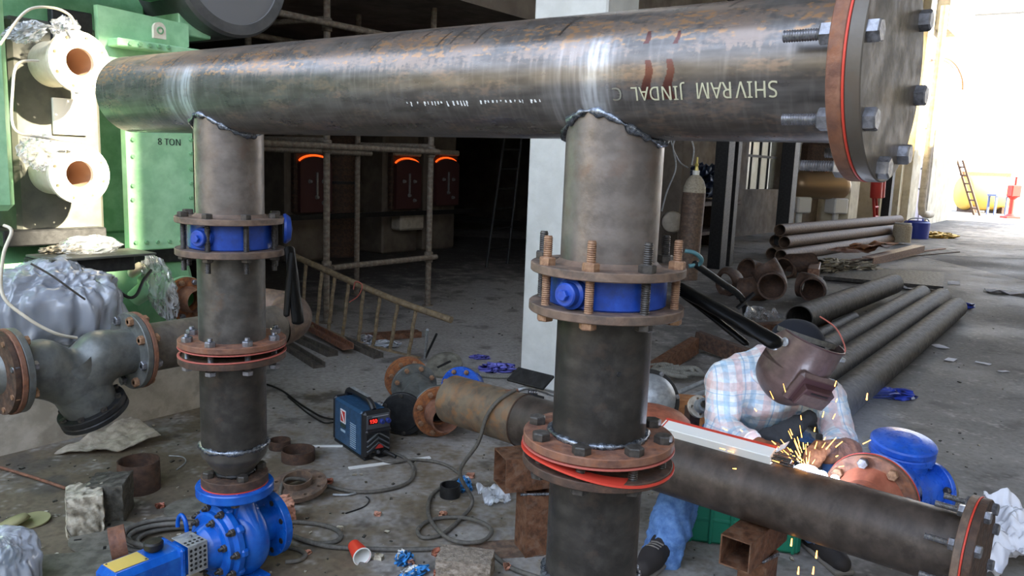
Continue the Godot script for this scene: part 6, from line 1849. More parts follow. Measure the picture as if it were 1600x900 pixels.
	# cables
	cable_on_floor("grey welding cable looping from inverter round to the pump", [Vector3(-0.617, 0.03, -3.846), Vector3(-0.537, 0.01, -3.853), Vector3(-0.455, 0.01, -3.723), Vector3(-0.445, 0.01, -3.533), Vector3(-0.546, 0.01, -3.42), Vector3(-0.686, 0.01, -3.393), Vector3(-0.843, 0.02, -3.441), Vector3(-0.936, 0.055, -3.406), Vector3(-0.983, 0.06, -3.361), Vector3(-0.974, 0.03, -3.271), Vector3(-0.906, 0.01, -3.111), Vector3(-0.874, 0.01, -3.054)], 0.0085, M.cable)
	cable_on_floor("grey earth lead falling from the clamp into loops on the floor", [lp(0.3, BR + 0.014, 0.0), lp(0.275, 0.085, 0.085), lp(0.25, 0.02, 0.124), lp(0.22, -0.1, 0.14), lp(0.15, -0.24, 0.17), Vector3(-0.136, 0.05, -3.257), Vector3(-0.174, 0.012, -3.171), Vector3(-0.241, 0.012, -3.012), Vector3(-0.314, 0.012, -2.973), Vector3(-0.345, 0.012, -3.037), Vector3(-0.305, 0.012, -3.129), Vector3(-0.201, 0.012, -3.168), Vector3(-0.095, 0.03, -3.097), Vector3(-0.045, 0.02, -3.035), Vector3(-0.083, 0.02, -2.943), Vector3(-0.183, 0.02, -2.935), Vector3(-0.263, 0.022, -3.024), Vector3(-0.322, 0.012, -3.208), Vector3(-0.322, 0.012, -3.394), Vector3(-0.25, 0.012, -3.54), Vector3(-0.204, 0.012, -3.606)], 0.0085, M.cable)
	cable_on_floor("dark cable running from inverter past the white strip to the blue wrapper", [Vector3(-0.682, 0.02, -3.812), Vector3(-0.57, 0.012, -3.757), Vector3(-0.449, 0.012, -3.804), Vector3(-0.317, 0.012, -3.766), Vector3(-0.229, 0.012, -3.659), Vector3(-0.196, 0.012, -3.583)], 0.0075, M.cable)
	cable_on_floor("grey cable from the pump along the floor to the grey brick", [Vector3(-0.884, 0.01, -3.071), Vector3(-0.776, 0.01, -3.063), Vector3(-0.683, 0.01, -3.024), Vector3(-0.641, 0.01, -2.961), Vector3(-0.662, 0.01, -2.91), Vector3(-0.747, 0.01, -2.898), Vector3(-0.836, 0.01, -2.955), Vector3(-0.784, 0.026, -2.895), Vector3(-0.679, 0.012, -2.873), Vector3(-0.554, 0.01, -2.867), Vector3(-0.381, 0.01, -2.87), Vector3(-0.23, 0.01, -2.893)], 0.0095, M.cable)
	cable_on_floor("short cable bend at the pump's suction flange", [Vector3(-0.8, 0.01, -2.743), Vector3(-0.756, 0.01, -2.756), Vector3(-0.74, 0.01, -2.796), Vector3(-0.767, 0.01, -2.834), Vector3(-0.824, 0.01, -2.86)], 0.0085, M.cable)
	cable_on_floor("cable passing under the grey brick to the right riser", [Vector3(-0.047, 0.012, -2.878), Vector3(0.016, 0.012, -2.783), Vector3(0.069, 0.012, -2.735), Vector3(0.157, 0.012, -2.687)], 0.009, M.cable)
	cable_on_floor("black mains lead behind inverter crossing the floor", [Vector3(-0.973, 0.05, -4.263), Vector3(-1.081, 0.015, -4.414), Vector3(-1.252, 0.008, -4.636), Vector3(-1.449, 0.008, -4.912), Vector3(-1.593, 0.008, -5.041)], 0.006, M.rubber, "mains_lead")
	cable_on_floor("second black lead behind inverter", [Vector3(-0.96, 0.05, -4.209), Vector3(-1.038, 0.012, -4.313), Vector3(-1.175, 0.006, -4.49), Vector3(-1.373, 0.006, -4.787)], 0.005, M.rubber, "mains_lead")
	# coil of grey cable behind the pump: one lead wound in flat loops
	var coil := []
	for k in 73:
		var a := TAU * k / 12.0 + 0.6
		var rr := 1.0 + 0.16 * sin(k * 0.31)
		coil.append(Vector3(-1.27 + cos(a) * 0.17 * rr + sin(k * 0.12) * 0.02, 0.012 + 0.0075 * (k / 12) , -2.86 + sin(a) * 0.11 * rr))
	cable_on_floor("coil of grey cable lying behind the blue pump", coil, 0.0095, M.cable, "cable_coil")
	# sheet, board, rod, wires
	single("canvas_sheet", "stiff pale canvas sheet thrown on the floor before the plinth", "canvas", sheet(Vector3(-2.21, 0, -3.702), Vector3(-2.048, 0.04, -4.152), Vector3(-1.786, 0.02, -3.932), Vector3(-1.92, 0, -3.75), 14, 0.035, 5.0, 26, 22), M.canvas)
	single("timber_board", "dusty flat board in the foreground beside the pump", "board", MB.new().box(Vector3(0.36, 0.02, 0.2), Transform3D(), 0.003).done(), M.plate_dusty, Transform3D(Basis(Vector3.UP, 0.25), Vector3(-1.49, 0.012, -2.653)))
	single("steel_rod", "thin rusty rod lying on the floor from the left edge", "rod", MB.new().tube([Vector3(-2.381, 0.02, -3.509), Vector3(-2.14, 0.015, -3.407), Vector3(-1.927, 0.012, -3.305)], 0.007, 8).done(), M.rust)
	single("bent_wire", "bent piece of bare wire left of the left riser", "wire", MB.new().tube(spline([Vector3(-1.667, 0.005, -3.747), Vector3(-1.596, 0.005, -3.737), Vector3(-1.554, 0.005, -3.673), Vector3(-1.556, 0.005, -3.575)], 6), 0.003, 6).done(), M.galv)
	single("bent_wire", "curled grey strap end in front of inverter", "wire", MB.new().tube(spline([Vector3(-0.765, 0.006, -3.359), Vector3(-0.695, 0.006, -3.366), Vector3(-0.654, 0.006, -3.405)], 6), 0.006, 6).done(), M.galv)
	single("bent_wire", "thin curved wire on the bare floor left of centre", "wire", MB.new().tube(spline([Vector3(-0.67, 0.004, -3.181), Vector3(-0.607, 0.004, -3.251), Vector3(-0.595, 0.004, -3.318), Vector3(-0.616, 0.004, -3.357)], 6), 0.003, 6).done(), M.iron_black)
	single("plastic_bag", "milky plastic bag with green content at lower left corner", "plastic bag", drape(Vector3(0.24, 0.26, 0.22), 77, 0.07), M.plastic_sheen, Transform3D(Basis(), Vector3(-1.685, 0.085, -2.481)))
	single("bag_content", "green bundle inside the milky bag at lower left", "bundle", crumple(Vector3(0.16, 0.14, 0.14), 78, 0.2, 20, 12, 2.0), M.teal_paint, Transform3D(Basis(), Vector3(-1.697, 0.075, -2.498)))
	single("plastic_scrap", "sheet of clear plastic on the floor behind inverter", "plastic sheet", crumple(Vector3(0.2, 0.06, 0.2), 79, 0.6, 26, 14, 2.6), M.plastic_film, Transform3D(Basis(), Vector3(-0.763, 0.025, -4.543)))
	single("plastic_scrap", "torn dirty plastic sheet beside the left pipe stand", "plastic sheet", sheet(Vector3(-0.125, 0, -3.454), Vector3(0.006, 0.02, -3.508), Vector3(0.037, 0, -3.365), Vector3(-0.069, 0, -3.288), 33, 0.05, 12.0, 18, 18), M.plastic_milky)
	single("base_sheet", "rusty flat sheet under the left pipe stand", "steel sheet", MB.new().box(Vector3(0.3, 0.004, 0.14)).done(), M.rust_plate, Transform3D(Basis(Vector3.UP, 0.2), Vector3(0.002, 0.003, -2.92)))

func bar(nm: String, label: String, cat: String, kind: String, a: Vector3, b: Vector3, w: float, h: float, t: float, m: Material, twist := 0.0, group := "") -> void:
	single(nm, label, cat, MB.new().prism(section(kind, w, h, t), a.distance_to(b)).done(), m, along(a, b, twist), group)

func back_left() -> void:
	# scaffold
	var sc := thing("scaffold", "grey tube scaffold frame standing in the dark bay", "scaffold", Transform3D(Basis(EW, Vector3.UP, EU), B(-5.55, 0, 5.3)))
	var si := sc.transform.affine_inverse()
	var posts := [B(-5.55, 0, 4.72), B(-5.52, 0, 6.04), B(-6.52, 0, 5.97), B(-6.5, 0, 4.6)]
	for p in posts:
		part(sc, "post", MB.new().lathe([Vector2(0.03, 0), Vector2(0.03, 2.98)], 14, si * Transform3D(Basis(), p)).done(), M.scaffold)
		part(sc, "foot", MB.new().lathe([Vector2(0, 0), Vector2(0.06, 0), Vector2(0.06, 0.012), Vector2(0, 0.012)], 14, si * Transform3D(Basis(), p)).done(), M.scaffold)
	var hs := [Vector3(-1.294, 0.516, -7.53).y, Vector3(-1.256, 1.586, -7.582).y, Vector3(-1.541, 2.616, -7.194).y]
	for h in hs:
		var lo: bool = h == hs[0]
		var a := B(-5.47, h, 4.72 if lo else 3.6)
		var b := B(-5.47, h, 6.1)
		part(sc, "rail", MB.new().tube([si * a, si * b], 0.028, 12).done(), M.scaffold)
		if not lo: part(sc, "rail", MB.new().tube([si * B(-6.45, h - 0.04, 4.3), si * B(-6.45, h - 0.04, 6.1)], 0.028, 12).done(), M.scaffold)
		for p in [posts[0], posts[1]]:
			var q: Vector3 = si * (p + Vector3(0, h, 0))
			part(sc, "coupler", MB.new().lathe([Vector2(0.03, -0.06), Vector2(0.045, -0.05), Vector2(0.045, -0.01), Vector2(0.036, 0.0), Vector2(0.045, 0.01), Vector2(0.045, 0.05), Vector2(0.03, 0.06)], 12, Transform3D(Basis(), q)).done(), M.scaffold)
		if not lo:
			for p in [[posts[0], posts[3]], [posts[1], posts[2]]]:
				part(sc, "transom", MB.new().tube([si * (p[0] + Vector3(0, h + 0.05, 0)), si * (p[1] + Vector3(0, h + 0.05, 0))], 0.026, 10).done(), M.scaffold)
	# ladder lying on its edge
	var ld := thing("bamboo_ladder", "old bamboo ladder lying on its long edge before the scaffold", "ladder", Transform3D(Basis(), Vector3(-1.234, 0, -6.317)))
	var li := ld.transform.affine_inverse()
	part(ld, "rail", MB.new().tube(spline([li * Vector3(-1.921, 0.646, -6.821), li * Vector3(-1.362, 0.515, -6.41), li * Vector3(-0.889, 0.413, -6.063), li * Vector3(-0.438, 0.345, -5.732)], 8), 0.026, 12).done(), M.bamboo)
	part(ld, "rail", MB.new().tube(spline([li * Vector3(-1.683, 0.058, -6.646), li * Vector3(-1.358, 0.012, -6.408), li * Vector3(-0.996, -0.007, -6.142), li * Vector3(-0.689, -0.012, -5.916)], 8), 0.024, 12).done(), M.bamboo)
	var rungs := [[Vector3(-1.763, 0.6, -6.705), Vector3(-1.806, 0.091, -6.737)], [Vector3(-1.597, 0.562, -6.583), Vector3(-1.65, 0.059, -6.622)], [Vector3(-1.468, 0.531, -6.489), Vector3(-1.531, 0.032, -6.535)], [Vector3(-1.331, 0.498, -6.387), Vector3(-1.39, 0.006, -6.431)], [Vector3(-1.191, 0.472, -6.285), Vector3(-1.234, -0.005, -6.317)], [Vector3(-1.037, 0.434, -6.172), Vector3(-1.101, -0.035, -6.219)], [Vector3(-0.878, 0.41, -6.055), Vector3(-0.95, -0.039, -6.108)], [Vector3(-0.725, 0.386, -5.942), Vector3(-0.782, -0.022, -5.984)]]
	for r in rungs:
		var pts := []
		for k in 7: pts.append(li * (r[0].lerp(r[1], k / 6.0) + EU * 0.004 * sin(k * 2.1)))
		part(ld, "rung", MB.new().tube(pts, 0.015, 10).done(), M.bamboo)
	part(ld, "twine", MB.new().tube(spline([li * Vector3(-1.278, 0.449, -6.312), li * Vector3(-1.255, 0.515, -6.294), li * Vector3(-1.195, 0.493, -6.25), li * Vector3(-1.23, 0.405, -6.276), li * Vector3(-1.314, 0.338, -6.338)], 5), 0.005, 6).done(), M.red_gasket_pale)
	# fallen channels
	bar("steel_channel", "dark steel channel nearest the left riser's elbow", "channel", "channel", Vector3(-1.848, 0, -6.236), Vector3(-1.357, 0, -5.52), 0.09, 0.04, 0.006, M.old_pipe, PI)
	bar("steel_channel", "grey steel channel lying between two others by the ladder", "channel", "channel", Vector3(-1.947, 0, -6.609), Vector3(-1.34, 0, -5.866), 0.09, 0.04, 0.006, M.old_pipe, PI)
	bar("steel_channel", "rusty steel channel on top of grey ones by the ladder", "channel", "channel", Vector3(-1.826, 0.05, -6.769), Vector3(-1.232, 0.05, -5.905), 0.09, 0.045, 0.006, M.rust, PI)
	bar("steel_channel", "dark channel end poking out under the ladder", "channel", "channel", Vector3(-1.411, 0, -6.406), Vector3(-0.989, 0, -5.862), 0.08, 0.04, 0.006, M.old_pipe, PI)
	single("timber_piece", "brown timber offcut lying behind the ladder rungs", "timber", MB.new().box(Vector3(0.5, 0.05, 0.12), Transform3D(), 0.004).done(), M.tube_rust, Transform3D(Basis(Vector3.UP, 0.5), Vector3(-1.001, 0.026, -6.559)))
	single("pale_strip", "pale strip of board on the dark floor by scaffold foot", "strip", MB.new().box(Vector3(0.9, 0.03, 0.06)).done(), M.stone_pale, Transform3D(Basis(Vector3.UP, 0.12), Vector3(-3.014, 0.016, -12.503)))
	# litter
	single("blue_litter", "violet-blue rag flower shape on the floor near pillar", "rag", crumple(Vector3(0.2, 0.05, 0.12), 91, 0.9, 26, 12, 2.2), M.blue_litter, Transform3D(Basis(), Vector3(-0.09, 0.018, -5.643)))
	single("blue_litter", "small violet-blue scrap beyond the rag", "rag", crumple(Vector3(0.12, 0.03, 0.07), 92, 0.8, 20, 10, 2.2), M.blue_litter, Transform3D(Basis(), Vector3(-0.227, 0.012, -5.976)))
	cable_on_floor("grey rope lying from the blue valve to the pillar", [Vector3(-0.226, 0.015, -5.456), Vector3(-0.134, 0.015, -5.418), Vector3(-0.021, 0.015, -5.418), Vector3(0.078, 0.015, -5.466)], 0.014, M.rope, "rope")
	single("plastic_scrap", "white plastic scrap on the floor under the ladder", "plastic scrap", crumple(Vector3(0.22, 0.05, 0.1), 93, 0.8, 22, 10, 2.4), M.plastic_milky, Transform3D(Basis(), Vector3(-1.014, 0.02, -6.246)))
	single("plastic_scrap", "white shred of plastic left of timber offcut", "plastic scrap", crumple(Vector3(0.12, 0.06, 0.08), 94, 0.8, 20, 10, 2.4), M.plastic_milky, Transform3D(Basis(), Vector3(-1.188, 0.02, -6.404)))
	# furnaces at the back
	var fdoor := []
	for k in 13:
		var a := PI * k / 12
		fdoor.append(Vector2(cos(a) * 0.28, -0.23 - sin(a) * 0.11))
	fdoor.append(Vector2(-0.28, 0.43)); fdoor.append(Vector2(0.28, 0.43))
	var labs := ["maroon furnace door left of the scaffold's tall post, glowing above", "maroon furnace door in the middle with pale ledge below", "maroon furnace door beside the scaffold's right post"]
	var spots := [Vector3(-2.889, 1.145, -11.27), Vector3(-1.791, 1.154, -12.766), Vector3(-1.237, 1.191, -13.519)]
	for i in 3:
		var p: Vector3 = spots[i]
		var fu := thing("furnace", labs[i], "furnace", Transform3D(Basis(EW, Vector3.UP, EU), Vector3(p.x, 0, p.z)))
		part(fu, "casing", MB.new().box(Vector3(0.8, 2.6, 1.2), Transform3D(Basis(), Vector3(0, 1.3, -0.65)), 0.03).done(), M.wall_dark)
		part(fu, "surround", MB.new().box(Vector3(0.64, 0.9, 0.1), Transform3D(Basis(), Vector3(0, p.y, 0.0)), 0.02).done(), M.rust_dark)
		var dr := part(fu, "door", MB.new().prism(fdoor, 0.06).done(), mat("maroon", C("4a2a2a"), 0.7), Transform3D(Basis(Vector3.RIGHT, PI / 2), Vector3(0, p.y, 0.06)))
		for q in [[-0.12, 0.0], [0.12, 0.0], [0.0, 0.22], [0.12, 0.3]]: part(dr, "stud", MB.new().lathe([Vector2(0, 0), Vector2(0.03, 0), Vector2(0.02, 0.04), Vector2(0, 0.04)], 8).done(), M.galv, Transform3D(Basis(), Vector3(q[0], 0.06, q[1])))
		part(dr, "latch", MB.new().box(Vector3(0.02, 0.03, 0.35)).done(), M.galv, Transform3D(Basis(), Vector3(0, 0.07, 0.05)))
		var arc := []
		for k in 13:
			var a := PI * (0.12 + 0.76 * k / 12)
			arc.append(Vector3(cos(a) * 0.28, p.y + 0.24 + sin(a) * 0.12, 0.07))
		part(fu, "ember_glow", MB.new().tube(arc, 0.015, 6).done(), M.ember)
		part(fu, "fire_lip", MB.new().add(MB.new().box(Vector3(0.6, 0.09, 0.12), Transform3D(Basis(), Vector3(0, p.y + 0.44, 0.05)), 0.02)).done(), M.stone_pale)
		if i == 1: part(fu, "ledge", MB.new().box(Vector3(0.54, 0.3, 0.24), Transform3D(Basis(), Vector3(0.02, p.y - 0.62, 0.08)), 0.03).done(), M.plinth_grey)
	var bo := thing("boiler", "big rusty boiler shell behind the scaffold in the dark", "boiler", Transform3D(Basis(EW, Vector3.UP, EU), Vector3(Vector3(-2.399, 0.988, -11.937).x, 0, Vector3(-2.399, 0.988, -11.937).z)))
	part(bo, "shell", MB.new().lathe([Vector2(0, 0), Vector2(0.34, 0), Vector2(0.34, 2.3), Vector2(0.25, 2.6), Vector2(0, 2.7)], 36).done(), M.rust_dark, Transform3D(Basis(), Vector3(0, 0, -0.4)))
	part(bo, "hoop", MB.new().lathe(flange_prof(0.36, 0.33, 0.04), 36).done(), M.iron_black, Transform3D(Basis(), Vector3(0, 1.1, -0.4)))
	part(bo, "hoop", MB.new().lathe(flange_prof(0.36, 0.33, 0.04), 36).done(), M.iron_black, Transform3D(Basis(), Vector3(0, 2.1, -0.4)))
	bar("steel_angle", "dark pipe run low in front of the furnaces", "pipe", "angle", B(-8.7, 0.7, 5.0), B(-8.7, 0.7, 10.8), 0.07, 0.07, 0.01, M.iron_black)
	# leaning ladder at the back, left of the pillar
	var l2 := thing("steel_ladder", "dark narrow ladder leaning in shadow left of white pillar", "ladder", Transform3D(Basis(), Vector3(-0.363, 0, -11.378)))
	var l2i := l2.transform.affine_inverse()
	var la := [Vector3(-0.381, 0, -11.372), Vector3(-0.142, 2.512, -12.4)]
	var lb := [Vector3(-0.082, 0, -11.91), Vector3(0.103, 2.538, -12.6)]
	part(l2, "rail", MB.new().tube([l2i * la[0], l2i * la[1]], 0.022, 8).done(), M.iron_black)
	part(l2, "rail", MB.new().tube([l2i * lb[0], l2i * lb[1]], 0.022, 8).done(), M.iron_black)
	for k in 8: part(l2, "rung", MB.new().tube([l2i * la[0].lerp(la[1], 0.1 + k * 0.115), l2i * lb[0].lerp(lb[1], 0.1 + k * 0.115)], 0.015, 8).done(), M.iron_black)
	slab("post_bay", -4.95, -4.75, 0, 8, 8.55, 8.75, M.iron_black)

func elbow_mesh(r: float, bend: float) -> ArrayMesh:
	var m := MB.new()
	for rr in [r, r * 0.86]:
		var pts := []
		for k in 11:
			var a := PI / 2 * k / 10
			pts.append(Vector3(bend * cos(a) - bend, 0, bend * sin(a)))
		m.tube(pts, rr, 22, true)
	for e in 2:
		var xf := Transform3D(Basis(Vector3.RIGHT, -PI / 2), Vector3.ZERO) if e == 0 else Transform3D(Basis(Vector3.BACK, PI / 2), Vector3(-bend, 0, bend))
		m.lathe([Vector2(r * 0.86, 0), Vector2(r, 0)], 22, xf)
	return m.done()

func back_right() -> void:
	# gas cylinder and hoses
	var gp: Vector3 = Vector3(2.421, 0, -10.966)
	var gc := thing("gas_cylinder", "rusty brown gas cylinder standing at the bay edge", "gas cylinder", Transform3D(Basis(Vector3.BACK, -0.02), gp))
	part(gc, "bottle", MB.new().lathe([Vector2(0, 0), Vector2(0.15, 0), Vector2(0.155, 0.02), Vector2(0.155, 1.2)], 32).done(), M.rust_plate)
	part(gc, "shoulder", MB.new().lathe([Vector2(0.155, 1.2), Vector2(0.148, 1.27), Vector2(0.12, 1.36), Vector2(0.075, 1.42), Vector2(0.045, 1.44)], 32, Transform3D(), true).done(), M.stone_pale)
	part(gc, "collar", MB.new().lathe([Vector2(0.045, 1.43), Vector2(0.05, 1.5), Vector2(0.03, 1.5)], 16).done(), M.white_gloss)
	part(gc, "valve", MB.new().lathe([Vector2(0.03, 1.5), Vector2(0.022, 1.55), Vector2(0.03, 1.58), Vector2(0.016, 1.6), Vector2(0.014, 1.68), Vector2(0, 1.68)], 12).done(), M.brass_plate)
	single("gas_hose", "thin pale hose rising in a loop from gas cylinder", "hose", MB.new().tube(spline([Vector3(2.372, 1.569, -10.9), Vector3(2.38, 1.809, -10.9), Vector3(2.244, 2.016, -10.9), Vector3(2.101, 1.841, -10.9), Vector3(2.158, 1.527, -10.9), Vector3(2.04, 1.198, -10.8), Vector3(1.97, 0.942, -10.7)], 8), 0.012, 6).done(), M.galv)
	single("gas_hose", "second thin hose left of gas cylinder", "hose", MB.new().tube(spline([Vector3(2.344, 1.533, -11), Vector3(2.225, 1.633, -11.1), Vector3(2.098, 1.932, -11.1), Vector3(2.206, 2.152, -11.1), Vector3(2.373, 2.029, -11.1)], 8), 0.01, 6).done(), M.galv)
	single("round_cover", "pale round cover leaning behind gas cylinder", "cover", MB.new().lathe([Vector2(0, 0), Vector2(0.16, 0), Vector2(0.13, 0.05), Vector2(0, 0.07)], 24, Transform3D(), true).done(), M.plinth_grey, along(Vector3(2.256, 0.756, -11.4), Vector3(1.947, 0.846, -10)))
	single("steel_rack", "low dark steel rack behind gas cylinder", "rack", MB.new().box(Vector3(1.4, 0.9, 0.5), Transform3D(), 0.02).done(), M.iron_black, bt(-6.2, 0.45, 10.2))
	# stacked long pipes
	var labs := ["long dusty pipe lowest in front of the far stack", "long dusty pipe in the second row of the far stack", "long dusty pipe third in the far stack", "topmost long dusty pipe of the far stack", "long dusty pipe at the back of the far stack"]
	var rows := [[-4.0, 0.1], [-4.24, 0.1], [-4.12, 0.3], [-4.3, 0.49], [-4.45, 0.27]]
	for i in 5:
		var ln := 7.6 - i * 0.15
		single("long_pipe", labs[i], "pipe", MB.new().lathe(pipe_prof(0.11, 0.012, ln), 24).done(), M.rust_plate, along(B(rows[i][0] - 0.35, rows[i][1], 13.7 + i * 0.25), B(rows[i][0] + 0.25, rows[i][1], 21.3)), "pipes in the far stack")
	# pile of elbows
	var em := elbow_mesh(0.155, 0.23)
	var es := [[1143,432,0.14,0.5,0.0,"leftmost rusty elbow of the pile, open end forward"], [1168,425,0.14,2.2,0.3,"rusty elbow second from the left in the pile"], [1203,438,0.14,-0.6,0.2,"rusty elbow at the front of the pile"], [1192,410,0.36,1.2,0.9,"rusty elbow lying on top of the pile"], [1224,424,0.2,3.4,0.5,"rusty elbow right of the topmost one"], [1262,415,0.14,-1.2,0.1,"rusty elbow at the back right of the pile"], [1240,436,0.14,0.9,0.0,"rightmost rusty elbow beside the square bar"]]
	for e in es: pass
	var pts := [Vector3(2.694, 0.16, -9.939), Vector3(3.285, 0.16, -11.1), Vector3(3.06, 0.16, -9.499), Vector3(2.753, 0.5, -8.695), Vector3(3.937, 0.16, -11.433), Vector3(4.628, 0.16, -12.253), Vector3(3.559, 0.16, -9.73)]
	for i in 7: single("pipe_elbow", es[i][5], "elbow", em, M.rust_dark, Transform3D(Basis.from_euler(Vector3(es[i][4], es[i][3], 0.1)), pts[i]), "elbows in the pile")
	single("square_bar", "rusty square bar lying right of the elbows", "bar", MB.new().box(Vector3(1.1, 0.16, 0.16), Transform3D(), 0.01).done(), M.tube_rust, Transform3D(Basis(EW, Vector3.UP, EU) * Basis(Vector3.UP, 0.25), Vector3(4.557, 0.08, -11.931)))
	# scrap angles and sheets
	bar("steel_angle", "long rusty angle bar lying in front of the pipe stack", "angle bar", "angle", Vector3(4.509, 0.02, -12.676), Vector3(9.495, 0.02, -17.42), 0.1, 0.1, 0.012, M.rust)
	bar("steel_angle", "rusty angle bar propped below the tin can", "angle bar", "angle", Vector3(6.246, 0.12, -13.713), Vector3(8.139, 0.2, -15.709), 0.2, 0.14, 0.012, M.tube_rust)
	bar("steel_angle", "thin angle bar reaching farthest right on the aisle floor", "angle bar", "angle", Vector3(5.983, 0.02, -13.99), Vector3(9.439, 0.02, -16.759), 0.07, 0.07, 0.01, M.rust_dark)
	single("scrap_sheet", "rusty bent sheet lying under the tin can", "sheet", sheet(Vector3(5.583, 0.1, -14.152), Vector3(6.313, 0.25, -14.421), Vector3(7.375, 0.2, -15.3), Vector3(6.056, 0.1, -13.916), 41, 0.1, 1.5, 12, 10, 0.01), M.rust)
	single("scrap_sheet", "brown curled sheet left of the tin can", "sheet", sheet(Vector3(6.132, 0.15, -14.521), Vector3(6.985, 0.3, -15.011), Vector3(7.231, 0.25, -14.88), Vector3(6.263, 0.15, -14.147), 42, 0.12, 1.5, 12, 10, 0.01), M.cardboard)
	single("checker_plate", "large dark steel plate flat on the aisle floor", "steel plate", MB.new().prism([Vector2(-0.9, -0.75), Vector2(0.95, -0.6), Vector2(1.25, 0.5), Vector2(-0.6, 0.75)], 0.05).done(), M.black_pipe, Transform3D(Basis(EW, Vector3.UP, EU), Vector3(5.608, 0.02, -11.617)))
	single("stone_pile", "small heap of pale rubble beside the elbows", "rubble", crumple(Vector3(0.9, 0.2, 0.4), 45, 0.7, 40, 16, 4.0), M.stone_pale, Transform3D(Basis(), Vector3(5.147, 0.07, -12.483)))
	# can, drum, scraps
	var cn := thing("tin_can", "pale dented tin can standing among the scrap", "can", Transform3D(Basis(), Vector3(8.945, 0.05, -18.338)))
	part(cn, "wall", MB.new().lathe([Vector2(0, 0), Vector2(0.2, 0), Vector2(0.2, 0.36), Vector2(0.17, 0.42), Vector2(0, 0.42)], 28).done(), M.stone_pale)
	part(cn, "lid", MB.new().lathe(flange_prof(0.175, 0.14, 0.03), 28).done(), M.galv, Transform3D(Basis(), Vector3(0, 0.41, 0)))
	var bd := thing("blue_drum", "squat blue plastic drum beside the lilac door", "drum", Transform3D(Basis(), Vector3(10.297, 0, -20.393)))
	part(bd, "tub", MB.new().lathe([Vector2(0, 0), Vector2(0.3, 0), Vector2(0.31, 0.4), Vector2(0.26, 0.44), Vector2(0.26, 0.42), Vector2(0, 0.42)], 28).done(), M.drum_blue)
	part(bd, "handle", MB.new().tube(spline([Vector3(0.3, 0.36, 0), Vector3(0.2, 0.5, 0.1), Vector3(-0.2, 0.5, 0.1), Vector3(-0.3, 0.36, 0)], 6), 0.015, 6).done(), M.galv)
	single("straw_heap", "small yellow straw heap right of the blue drum", "straw", crumple(Vector3(0.9, 0.16, 0.5), 46, 0.7, 36, 14, 5.0), M.tank_yellow, Transform3D(Basis(), Vector3(11, 0.05, -20.873)))
	single("conduit", "grey drain pipe down the pier ending in an elbow", "drain pipe", MB.new().tube([B(-4.4, 6.5, 26.7), B(-4.4, 3.0, 26.7), B(-4.4, 0.7, 26.7), B(-4.38, 0.5, 26.8), B(-4.3, 0.42, 27.05), B(-4.3, 0.42, 27.8)], 0.11, 14).done(), M.plinth_grey)
	single("wall_cable", "thin dark cable drooping down the bright far wall", "cable", MB.new().tube(spline([Vector3(11.294, 4.705, -23.148), Vector3(13.122, 5.265, -25.636), Vector3(14.623, 5.374, -27.68), Vector3(15.728, 5.109, -29.185), Vector3(16.006, 4.754, -29.563)], 6), 0.03, 6).done(), M.rust)
	single("steel_beam", "pale beam spanning the yard at the top right", "beam", MB.new().box(Vector3(0.5, 0.4, 5.0), Transform3D(), 0.02).done(), M.galv, along(Vector3(19.46, 8.79, -36), Vector3(22.806, 9.101, -36)) * Transform3D(Basis(Vector3.RIGHT, PI / 2), Vector3(0, 2.5, 0)))
	# machinery in the far bay
	var tk := thing("air_tank", "brassy horizontal tank with brown compressor head in far bay", "tank", Transform3D(Basis(Vector3.UP, 0.25), Vector3(6.935, 1.147, -18.396) * Vector3(1, 0, 1)))
	part(tk, "tank", MB.new().lathe([Vector2(0, -0.75), Vector2(0.2, -0.72), Vector2(0.3, -0.62), Vector2(0.32, -0.5), Vector2(0.32, 0.5), Vector2(0.3, 0.62), Vector2(0.2, 0.72), Vector2(0, 0.75)], 32, Transform3D(Basis(Vector3.UP, Vector3.RIGHT, Vector3.FORWARD), Vector3(0, 1.28, 0)), true).done(), mat("tin_brass", C("9c8468"), 0.35, 0.6))
	for x in [-0.5, 0.45]:
		part(tk, "block", MB.new().box(Vector3(0.36, 0.36, 0.4), Transform3D(), 0.03).done(), M.white_gloss, Transform3D(Basis(), Vector3(x, 0.82, 0.1)))
		part(tk, "leg", MB.new().lathe([Vector2(0.07, 0), Vector2(0.07, 0.66)], 12).done(), M.white_gloss, Transform3D(Basis(), Vector3(x, 0, 0.1)))
	part(tk, "compressor", MB.new().box(Vector3(0.7, 0.55, 0.4), Transform3D(Basis(), Vector3(-0.1, 1.95, 0)), 0.06).done(), M.rust_dark)
	for x in [-0.25, 0.05]: part(tk, "cylinder_head", MB.new().lathe([Vector2(0.14, 0), Vector2(0.16, 0.1), Vector2(0.13, 0.12), Vector2(0.16, 0.2), Vector2(0.13, 0.22), Vector2(0.15, 0.34), Vector2(0, 0.36)], 16).done(), M.rust_dark, Transform3D(Basis(), Vector3(x, 2.2, 0.05)))
	for x in [-0.3, 0.1]: part(tk, "fitting", MB.new().lathe([Vector2(0.05, 0), Vector2(0.05, 0.16), Vector2(0, 0.16)], 10).done(), M.rust, Transform3D(Basis(), Vector3(x, 1.56, 0.1)))
	part(tk, "gauge_post", MB.new().tube([Vector3(-0.62, 1.4, 0.1), Vector3(-0.62, 2.45, 0.1)], 0.02, 8).done(), M.galv)
	part(tk, "gauge", MB.new().box(Vector3(0.16, 0.16, 0.04), Transform3D(Basis(Vector3.BACK, 0.6), Vector3(-0.62, 2.5, 0.12)), 0.02).done(), M.white_gloss)
	single("tarpaulin", "crumpled blue tarpaulin in the dim far bay", "tarpaulin", crumple(Vector3(1.4, 0.6, 0.7), 47, 0.5, 36, 18, 2.2), mat("tarp_blue", C("3a4a6a"), 0.6), bt(-6.2, 1.25, 14.6))
